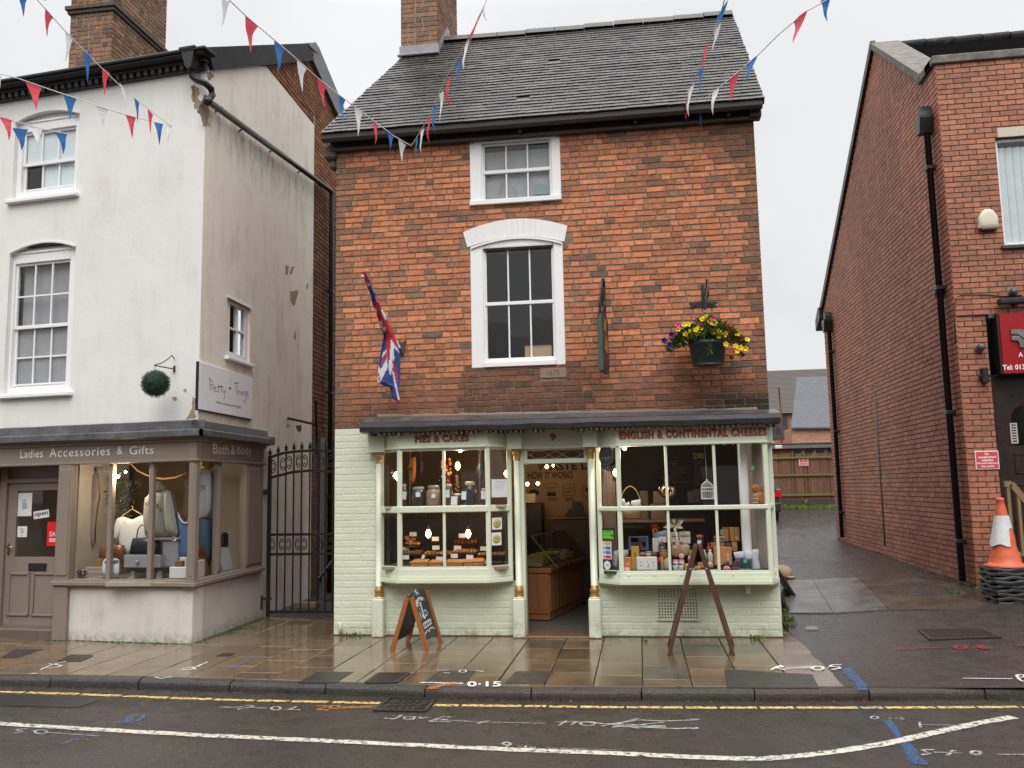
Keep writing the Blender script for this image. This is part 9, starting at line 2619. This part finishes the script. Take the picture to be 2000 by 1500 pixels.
mb = MB(); mb.tube([FC(cu,n,zt_c),FC(cu-.01,n,2.2)],.002,4); obj('cord',mb,M_cage,t_)
p = z8p(742,507,-.25); t_ = thing('globe_lamp','large amber glass globe lamp behind the mullion of the right bay','lamp',p); gr = .105
k = NB('amber_glass'); k.t.nodes.remove(k.b); tr = k.N('ShaderNodeBsdfTransparent'); tr.inputs[0].default_value = (.75,.55,.36,1); gl_ = k.N('ShaderNodeBsdfGlossy'); gl_.inputs['Roughness'].default_value = .03; gl_.inputs[0].default_value = (1,.8,.6,1); fr_ = k.N('ShaderNodeFresnel'); fr_.inputs[0].default_value = 1.9; ms = k.N('ShaderNodeMixShader'); k.L(fr_.outputs[0],ms.inputs[0]); k.L(tr.outputs[0],ms.inputs[1]); k.L(gl_.outputs[0],ms.inputs[2]); k.L(ms.outputs[0],k.out.inputs[0])
mb = MB(); mb.ball(p,gr,24); obj('globe',mb,k.mat,t_); mb = MB(); mb.tube([p+Vector((0,0,gr)),Vector((p.x,p.y,2.3))],.006,6); mb.lathe(p+Vector((0,0,gr-.01)),[(.03,0),(.03,.04),(.01,.05)],12); obj('flex',mb,M_brass,t_)
mb = MB(); mb.ball(p+Vector((0,0,.02)),.018,8); obj('bulb',mb,glow('globe_glow',(1,.72,.4),6),t_)
n = .06; t_ = thing('gingerbread_figure','brown gingerbread person cut-out standing by the right post','figure',z8p(1660,655,n)); M_gb = wood('gingerbread_brown',(.42,.16,.05),.6,'Z',.2)
mb = MB(); G8 = lambda pts: [FC.px(*Z8(*p),n) for p in pts]
mb.puffy(FC,G8([(1592+40+42*math.cos(a*.45),487+46*math.sin(a*.45)) for a in range(14)]),n,.05); mb.puffy(FC,G8([(1608,530),(1660,515),(1735,520),(1738,600),(1735,655),(1680,655),(1675,620),(1650,655),(1605,655),(1615,600)]),n,.05); mb.puffy(FC,G8([(1690,450),(1725,440),(1735,520),(1700,540),(1680,500)]),n,.045); obj('body',mb,M_gb,t_)
mb = MB()
for x,y in ((1608,490),(1638,480)): mb.ball(z8p(x,y,n+.028),.007,6)
mb.ribbon([z8p(x,y,n+.03) for x,y in ((1605,508),(1622,520),(1642,508))],.006,FC.nd); obj('face',mb,M_ink,t_)
mb = MB()
for y in (555,592): mb.ribbon([z8p(x,y_,n+.028) for x,y_ in ((1612,y),(1635,y-6),(1660,y))],.006,FC.nd)
mb.ribbon([z8p(x,y_,n+.028) for x,y_ in ((1605,632),(1622,626),(1645,632),(1660,626))],.006,FC.nd); obj('icing',mb,M_paper,t_)
mb = MB()
for x in (345,432,517,612,868,960,1052,1140,1318,1410,1500,1585): mb.ball(z8p(x,42,.12),.010,8)
mb.tube([z8p(x,24+4*math.sin(x*.07),.12) for x in range(280,1620,30)],.0025,4)
mobj('string_lights',mb,M_cage,'string of tiny unlit white bulbs along the top of the right bay','string lights')
Ca = FC(RP0[0][0],RP0[0][1],0); Cb = FC(RP0[1][0],RP0[1][1],0); FRc = Fr(Ca.x,Ca.y,math.degrees(math.atan2(Cb.y-Ca.y,Cb.x-Ca.x))); ng2 = -.012
def r8(x0,y0,x1,y1): a,b = Z8(x0,y0),Z8(x1,y1); return (a[0],b[0],a[1],b[1])
q = FRc.rect(*r8(50,50,200,260),.02); cu,cz = (q[0]+q[1])/2,(q[2]+q[3])/2
t_ = thing('oval_plaque','black oval plaque with a small emblem at the top left of the right bay','plaque',FRc(cu,0,q[2])); mb = MB(); mb.prism(FRc,[(cu+(q[1]-q[0])/2*math.cos(a*.2618),cz+(q[3]-q[2])/2*math.sin(a*.2618)) for a in range(24)],.01,.02); pl_ = obj('plate',mb,paint('plaque_black',(.012,.012,.014),.3),t_)
mb = MB(); pr_ = [(cu+(q[1]-q[0])*.43*math.cos(a*.2618),cz+(q[3]-q[2])*.43*math.sin(a*.2618)) for a in range(25)]; mb.ribbon([FRc(u,.0205,z) for u,z in pr_],.003,FRc.nd); hw = q[1]-q[0]
mb.ribbon([FRc(cu-.12*hw,.0205,cz+.05),FRc(cu,.0205,cz+.1),FRc(cu+.12*hw,.0205,cz+.05),FRc(cu-.12*hw,.0205,cz+.05)],.004,FRc.nd); mb.box(FRc,cu-.3*hw,cu+.3*hw,.02,.021,cz-.03,cz-.018); mb.box(FRc,cu-.15*hw,cu+.15*hw,.02,.021,cz-.055,cz-.045); obj('emblem',mb,paint('plaque_grey',(.16,.16,.16),.5),pl_)
def hyg(pl_,fr,cu,cz,hw,hh,n):
 mb = MB(); mb.box(fr,cu-hw*.9,cu+hw*.9,n-.001,n+.001,cz-hh*.85,cz+hh*.55); o_ = obj('green_panel',mb,paint('rating_green',(.16,.52,.035),.5,.05),pl_)
 mb = MB()
 for i in range(5): x = cu-hw*.7+i*hw*.28; mb.lathe(fr(x,n+.001,cz-hh*.25),[(hw*.08,0),(hw*.06,.0006)],10,axis=fr.nd)
 mb.lathe(fr(cu+hw*.65,n+.001,cz-hh*.3),[(hw*.2,0),(hw*.17,.0006)],12,axis=fr.nd); mb.box(fr,cu-hw*.7,cu+hw*.6,n+.001,n+.0018,cz+hh*.25,cz+hh*.38); obj('marks',mb,paint('rating_dark',(.03,.12,.015),.5),o_)
stuck('rating_sticker','green and black hygiene rating sticker in the lower left pane of the right bay','sticker',FRc,r8(85,885,205,1002),ng2,paint('sticker_black',(.012,.012,.014),.35),hyg)
def cards(pl_,fr,cu,cz,hw,hh,n):
 for i,c_ in enumerate(((.62,.40,.05),(.03,.16,.42),(.04,.18,.45),(.55,.03,.06))):
  mb = MB(); z = cz+hh*(.78-i*.5); mb.box(fr,cu-hw*.3,cu+hw*.85,n-.0005,n+.001,z-hh*.2,z+hh*.16); mb.lathe(fr(cu-hw*.62,n,z-hh*.02),[(hw*.2,0),(hw*.16,.001)],10,axis=fr.nd); obj('stripe',mb,paint('stripe_%d' % i,c_,.5),pl_)
stuck('payment_sticker','white sticker with yellow, blue and red stripes below the green rating','sticker',FRc,r8(88,1022,178,1200),ng2,M_paper,cards)
def roundel(pl_,fr,cu,cz,hw,hh,n):
 mb = MB(); mb.prism(fr,[(cu+hw*.78*math.cos(a*.314),cz+hh*.1+hh*.72*math.sin(a*.314)) for a in range(20)],n-.0005,n+.001); o_ = obj('disc',mb,M_paper,pl_); mb = MB(); mb.box(fr,cu-hw*.4,cu+hw*.4,n+.001,n+.0018,cz+hh*.1,cz+hh*.22); mb.box(fr,cu-hw*.25,cu+hw*.3,n+.001,n+.0018,cz-.1*hh,cz); obj('marks',mb,paint('grey_marks',(.3,.3,.3),.5),o_); mb = MB(); mb.box(fr,cu-hw*.75,cu+hw*.75,n-.0005,n+.001,cz-hh*.9,cz-hh*.78); obj('caption',mb,paint('grey_marks',(.3,.3,.3),.5),pl_)
stuck('round_sticker','black sticker with a white disc at the bottom left pane of the right bay','sticker',FRc,r8(95,1205,180,1328),ng2,paint('sticker_black',(.012,.012,.014),.35),roundel)
stuck('green_dot_sticker','tiny green sticker on the right pane of the right bay','sticker',FC,r8(1590,258,1618,300),FB-.016,paint('dot_green',(.04,.3,.1),.5))
# ---- the white shop's window display
zds = zs_t
def cloth(nm,lab,cat,parts,n,th,c_,zf_=Z6,fr=FL,group=None,rough=.85):
 t_ = None; mb = MB()
 for pts in parts: mb.puffy(fr,[fr.px(*zf_(*p),n) for p in pts],n,th)
 k = paint('cloth_%d_%d_%d' % tuple(int(v*999) for v in c_),c_,rough,.10,9,bump=.5,bscale=9)
 return mobj(nm,mb,k,lab,cat,group)
def zz_(n): return lambda x,y: FL(*(lambda q: (q[0],n,q[1]))(FL.px(*Z6(x,y),n)))
cloth('hanging_trousers','pale taupe trousers hung high at the left of the clothes window','trousers',[[(265,195),(410,195),(432,430),(415,520),(325,540),(225,520),(225,430)],[(225,430),(325,450),(310,760),(290,1020),(228,1010),(238,760),(222,600)],[(310,450),(432,430),(402,600),(382,760),(370,1010),(318,1000),(305,760)]],-.35,.07,(.19,.145,.125))
mb = MB(); f_ = zz_(-.35); mb.tube([f_(185,160),f_(560,178)],.008,6)
for x in (300,415): mb.box(FL,FL.px(*Z6(x-18,170),-.35)[0],FL.px(*Z6(x+18,170),-.35)[0],-.37,-.33,FL.px(*Z6(x,195),-.35)[1],FL.px(*Z6(x,140),-.35)[1],b=.006)
mobj('clip_hanger',mb,paint('clip_grey',(.22,.21,.2),.4),'clip hanger gripping the taupe trousers','hanger')
cloth('white_blouse','white short sleeved blouse on a wooden hanger','blouse',[[(690,682),(750,702),(800,718),(860,692),(910,668),(960,705),(965,1000),(940,1118),(770,1118),(668,1100),(650,950)],[(640,700),(700,680),(700,800),(650,950),(596,950),(600,800)]],-.42,.09,(.58,.58,.56))
mb = MB(); f_ = zz_(-.42); mb.tube([f_(690,675),f_(745,640),f_(800,602),f_(855,635),f_(910,665)],.008,6); mb.tube([f_(800,602),f_(805,575),f_(790,560)],.003,5); mobj('wooden_hanger',mb,paint('hanger_wood',(.4,.27,.15),.5),'wooden hanger in the neck of the white blouse','hanger','clothes hangers')
t_ = thing('grey_hoodie','grey hooded sweatshirt with arched dark lettering in the clothes window','hoodie',zz_(-.3)(1100,925)); n = -.3
mb = MB()
for pts in ([(1025,400),(1060,380),(1160,380),(1225,400),(1195,600),(1200,900),(1110,922),(1040,912),(960,905),(935,700),(955,470)],[(1180,380),(1235,405),(1270,600),(1312,860),(1295,900),(1225,905),(1200,850),(1180,640)],[(1035,400),(1050,310),(1110,288),(1165,350),(1175,400),(1110,420)]): mb.puffy(FL,[FL.px(*Z6(*p),n) for p in pts],n,.16)
hd = obj('garment',mb,paint('hoodie_grey',(.27,.255,.215),.9,.08,8,bump=.5,bscale=10),t_)
mb = MB()
for i,ch_ in enumerate('ANGELES'):
 x = 905+i*33; y = 505+abs(i-2.6)**2*7; q = FL.px(*Z6(x,y+42),n+.085); q2 = FL.px(*Z6(x+26,y),n+.085)
 text(ch_,FL,q[0],q2[0],q[1],q2[1],n+.083,bold=.01,mb=mb)
obj('lettering',mb,paint('navy_print',(.02,.02,.035),.8),hd)
cloth('blue_vest','blue sleeveless vest with a white neck band behind the corner post','vest',[[(1310,642),(1345,710),(1390,762),(1440,742),(1462,640),(1500,700),(1500,1150),(1330,1150),(1308,900)]],-.38,.08,(.075,.15,.29))
mb = MB(); f_ = zz_(-.33); mb.tube([f_(x,y) for x,y in ((1312,642),(1330,700),(1360,745),(1400,762),(1450,740),(1470,650))],.012,6); mobj('neck_band',mb,paint('white_band',(.6,.6,.58),.8),'white neck trim of the blue vest on its hanger','trim')
S3 = lambda x,y: (380+x/3.75,880+y/3.75)
nS = -.24
t_ = thing('mannequin','headless mannequin in a white tee shirt and blue jeans in the side window','mannequin',FLS(*(lambda q: (q[0],nS,zds))(FLS.px(*S3(95,800),nS))))
Sp = lambda pts: [FLS.px(*S3(*p),nS) for p in pts]
mb = MB(); mb.puffy(FLS,Sp([(45,130),(75,120),(105,165),(130,200),(145,260),(142,495),(30,495),(15,290),(10,210)]),nS,.22); mb.puffy(FLS,Sp([(110,175),(140,215),(143,270),(118,275)]),nS,.1); obj('tee_shirt',mb,paint('tee_white',(.62,.62,.62),.85,.06,8,bump=.4,bscale=9),t_)
mb = MB(); mb.puffy(FLS,Sp([(30,490),(145,490),(150,640),(150,890),(105,890),(85,700),(50,890),(10,800),(25,600)]),nS,.20); obj('jeans',mb,paint('jeans_blue',(.055,.105,.15),.85,.2,12,bump=.4,bscale=40),t_)
mb = MB(); q = FLS.px(*S3(75,130),nS); mb.lathe(FLS(q[0],nS,q[1]-.08),[(.055,0),(.05,.12),(.048,.17),(.02,.18)],14); obj('neck',mb,paint('mannequin_cream',(.40,.34,.27),.6),t_)
mb = MB(); q0,q1 = FLS.px(*S3(15,290),nS+.1),FLS.px(*S3(50,250),nS+.1)
text('LOVE',FLS,q0[0],q0[0]+.2,q0[1]-.01,q0[1]+.06,nS+.115,shear=.2,mb=mb); obj('print',mb,paint('navy_print',(.02,.02,.035),.8),t_)
def bag(nm,lab,pts,n,th,c_,hnd=None,zf_=Z6,fr=FL):
 P = [fr.px(*zf_(*p),n) for p in pts]; cx_ = sum(p[0] for p in P)/len(P); t_ = thing(nm,lab,'handbag',fr(cx_,n,min(p[1] for p in P)))
 mb = MB(); mb.puffy(fr,P,n,th); obj('body',mb,paint('leather_%d_%d_%d' % tuple(int(v*999) for v in c_),c_,.35,.2,10),t_)
 if hnd: mb = MB(); mb.tube([fr(*(lambda q: (q[0],n+.03,q[1]))(fr.px(*zf_(*p),n))) for p in hnd],.008,6); obj('handle',mb,paint('leather_%d_%d_%d' % tuple(int(v*999) for v in c_),c_,.35),t_)
 return t_
bag('brown_handbag','rounded tan leather handbag on the straw box left of the mullion',[(440,1040),(480,1005),(600,998),(690,1005),(712,1060),(705,1150),(640,1172),(500,1165),(435,1150)],-.22,.14,(.16,.05,.02)); bag('black_tote','stiff black tote bag with looped handles on the grey drawer',[(810,928),(960,922),(1100,950),(1108,1118),(940,1120),(772,1112)],-.36,.14,(.015,.018,.025),[(862,930),(880,830),(915,780),(955,785),(975,830),(985,925)]); bag('brown_satchel','brown leather bag on the wicker basket in the side window',[(0,690),(35,690),(60,760),(120,785),(10,790),(-10,740)],-.2,.12,(.15,.045,.018),None,S3,FLS)
M_gch = paint('grey_chest_paint',(.24,.245,.26),.5,.06); n = -.28
t_ = thing('small_chest','small pale grey painted chest with its drawer pulled open','chest',zz_(n)(1000,1310))
def zb(n,r): a,b = Z6(r[0],r[1]),Z6(r[2],r[3]); return FL.rect(a[0],b[0],a[1],b[1],n)
q = zb(n,(1115,950,1290,1265)); mb = MB(); mb.box(FL,q[0],q[1],n-.25,n-.02,q[2],q[3],b=.02); obj('carcass',mb,M_gch,t_)
q = zb(n,(1035,922,1310,955)); mb = MB(); mb.box(FL,q[0],q[1],n-.28,n+.01,q[2],q[3],b=.012); obj('top',mb,M_gch,t_)
q = zb(n+.1,(700,1118,1112,1262)); mb = MB(); mb.box(FL,q[0],q[1],n+.08,n+.10,q[2],q[3],b=.006); mb.box(FL,q[0]+.02,q[1]-.02,n-.2,n+.08,q[2]+.01,q[2]+.02); mb.box(FL,q[1]-.04,q[1]-.02,n-.2,n+.08,q[2],q[3]-.01); dw = obj('drawer',mb,M_gch,t_)
mb = MB(); mb.ball(zz_(n+.125)(850,1198),.022,10); obj('knob',mb,M_gch,dw)
for x in (810,1105): mb = MB(); p = zz_(n)(x,1320); mb.lathe(Vector((p.x,p.y,zds)),[(.03,0),(.045,.03),(.025,.06),(.04,.09)],12); obj('foot',mb,M_gch,t_)
for lab,dx in (('right white trainer standing on its heel by the mullion',0),('left white trainer half hidden by the mullion',-95)):
 t_ = thing('white_trainer',lab,'shoe',zz_(-.14)(605+dx,1340),'white trainers'); mb = MB(); mb.puffy(FL,[FL.px(*Z6(x+dx,y),-.14) for x,y in ((568,1340),(562,1270),(575,1180),(605,1150),(640,1165),(652,1230),(648,1310),(635,1342))],-.14,.08); obj('upper',mb,paint('trainer_white',(.62,.64,.66),.5,.08),t_); mb = MB(); mb.puffy(FL,[FL.px(*Z6(x+dx,y),-.12) for x,y in ((585,1200),(605,1165),(632,1175),(635,1205),(610,1220))],-.115,.05); obj('opening',mb,paint('trainer_grey',(.12,.13,.14),.8),t_)
for nm,lab,r,n,dp,c_,zf_,fr in (('white_gift_box','white gift box at the front by the corner post',(1212,1255,1400,1382),-.12,.1,(.60,.59,.57),Z6,FL),('brown_trinket_box','little brown box on top of the white gift box',(1272,1185,1355,1252),-.14,.06,(.16,.065,.025),Z6,FL),('straw_box','straw coloured box beneath the tan handbag',(388,1170,660,1340),-.24,.12,(.30,.17,.07),Z6,FL),('card_box','white card box leaning against the wicker basket',(5,805,75,928),-.12,.04,(.60,.58,.56),S3,FLS),('white_board','plain white board standing behind the jeans',(150,455,236,602),-.55,.02,(.55,.55,.55),S3,FLS),('paper_stack','small stack of pale cards right of the grey chest',(1330,1145,1400,1245),-.2,.05,(.5,.5,.52),Z6,FL)): crate(nm,lab,'box',fr,zf_,r,n,dp,c_,.6)
q = [FLS.px(*S3(*p),-.16) for p in ((5,785),(155,785),(150,895),(15,925))]; mb = MB(); mb.prism(FLS,[q[3],q[2],q[1],q[0]],-.36,-.16); mobj('wicker_hamper',mb,M_wick,'square wicker basket under the brown leather bag in the side window','basket')
t_ = thing('framed_sign','white framed card leaning in the side window','frame',FLS(*(lambda q: (q[0],-.2,q[1]))(FLS.px(*S3(220,890),-.2)))); q = [FLS.px(*S3(*p),-.2) for p in ((150,710),(255,705),(288,875),(208,892))]; mb = MB(); mb.prism(FLS,q,-.22,-.2); obj('frame',mb,paint('frame_cream',(.52,.47,.38),.5),t_); cc_ = (sum(p[0] for p in q)/4,sum(p[1] for p in q)/4); mb = MB(); mb.prism(FLS,[(cc_[0]+(a-cc_[0])*.86,cc_[1]+(b-cc_[1])*.86) for a,b in q],-.2,-.197); obj('card',mb,M_paper,t_)
bag('navy_rucksack','navy blue rucksack behind the framed card in the side window',[(215,600),(250,585),(270,620),(272,740),(225,760),(212,700)],-.4,.12,(.015,.017,.035),None,S3,FLS)
rg2 = random.Random(23); mb = MB()
for _ in range(620):
 x,y = rg2.gauss(650,70),rg2.uniform(250,720); x += (y-480)*.05; p = zz_(-.62+rg2.uniform(-.1,.1))(x,y); v = rg2.uniform(.4,1.4); leaf(mb,p,Vector((rg2.uniform(-1,1),-.5,rg2.uniform(-.8,.8))),rg2.uniform(.03,.07),rg2.choice([(.11*v,.10*v,.035*v),(.20*v,.19*v,.08*v),(.05*v,.05*v,.02*v)]))
for _ in range(60):
 p = zz_(-.62)(rg2.uniform(680,880),rg2.uniform(280,520)); leaf(mb,p,Vector((1,-.3,rg2.uniform(-.2,.9))),.06,(.07,.06,.03))
mobj('dried_foliage',mb,M_leaf,'spray of dried olive foliage behind the white blouse','foliage')
mb = MB()
for i in range(9): x = 285+i*22; q0,q1 = FL.px(*Z6(x,1330),-.14),FL.px(*Z6(x+9,1246),-.14); mb.box(FL,q0[0],q1[0],-.145,-.14,zds,q1[1])
for y in (1262,1310): q0,q1 = FL.px(*Z6(275,y+4),-.138),FL.px(*Z6(475,y-4),-.138); mb.box(FL,q0[0],q1[0],-.14,-.136,q0[1],q1[1])
mobj('toy_picket_fence',mb,paint('picket_cream',(.45,.42,.36),.6),'miniature cream picket fence in front of the straw box','toy fence')
mb = MB()
for _ in range(150): p = zz_(-.16+rg2.uniform(-.05,.05))(rg2.uniform(110,290),1340-rg2.random()**2*60); mb.ball(p,rg2.uniform(.006,.012),6,c=rg2.choice([(.02,.02,.025),(.03,.025,.03),(.4,.35,.3),(.10,.07,.05)]))
mobj('bead_heap',mb,M_leaf,'heap of dark bead necklaces at the left end of the window sill','beads')
mb = MB()
for _ in range(120): p = FL(rg2.uniform(u_p1+.1,-.12),-.10-rg2.random()*.1,zds+.006); mb.ball(p,rg2.uniform(.005,.011),5,c=rg2.choice([(.5,.48,.44),(.3,.27,.25),(.08,.08,.12),(.5,.4,.3)]),sq=(1.4,1.4,.6))
o_ = struct('window_confetti',mb,M_leaf,'stuff')
mb = MB(); f_ = zz_(-.7); P = [f_(780,90),f_(860,170),f_(950,215),f_(1060,250),f_(1160,262),f_(1290,245),f_(1420,190)]; mb.tube(P,.012,6); mobj('rope_swag',mb,paint('rope_tan',(.42,.26,.12),.8,.2,40),'tan rope swag looped across the back of the clothes window','rope')
t_ = thing('lit_cabinet','lit orange display cabinet at the back of the clothes shop','cabinet',FL(-1.55,-2.4,0)); q = zb(-2.3,(830,215,960,700)); mb = MB(); mb.box(FL,q[0],q[1],-2.58,-2.3,.1,q[3],b=.02); obj('body',mb,paint('orange_wood',(.36,.16,.05),.5),t_); mb = MB(); mb.box(FL,q[0]+.05,q[1]-.05,-2.3,-2.29,.3,q[3]-.06); obj('panel',mb,paint('dark_panel',(.06,.03,.02),.4),t_)
mb = MB()
for _ in range(26): a = rg2.uniform(0,6.28); leaf(mb,zz_(-.15)(1272,935),Vector((math.cos(a),-.6,math.sin(a)*.8)),rg2.uniform(.025,.045),(.6,.58,.54),.7)
mobj('white_rose',mb,M_leaf,'white fabric rose on top of the grey chest','flower')
puffm = MB(); P = [FLS.px(*S3(*p),-.2) for p in ((60,75),(125,75),(130,115),(95,135),(50,110))]; puffm.puffy(FLS,P,-.2,.1); mobj('yellow_bow',puffm,paint('yellow_fabric',(.46,.34,.06),.7,.3,20),'yellow fabric bow above the mannequin in the side window','bow')
def lspot(lab,x,y,n,w,r=.028):
 p = zz_(n)(x,y); t_ = thing('spotlight',lab,'spotlight',p,'ceiling spotlights in the shops'); mb = MB(); mb.ball(p,r,10); obj('lens',mb,glow('warm_spot',(1,.78,.45),14),t_); mb = MB(); mb.lathe(p+Vector((0,r*.7,0)),[(r*1.1,0),(r*1.1,r*2),(r*.6,r*3)],12,axis=(0,.5,1)); obj('housing',mb,M_black,t_)
 if w: lamp(p-Vector((0,.08,.05)),w,(1,.82,.6),.06,'spot_light',t_)
lspot('largest warm spotlight hung forward by the clothes window glass',635,233,-.14,16,.022); lspot('small warm spotlight left of the largest in the clothes shop',585,184,-1.9,8,.026); lspot('small warm spotlight right of the largest in the clothes shop',724,183,-.2,14,.016); lspot('faint warm spotlight beside the taupe trousers',455,231,-2.0,0,.024)  # largest and right spots moved up to the glass to front-light the goods
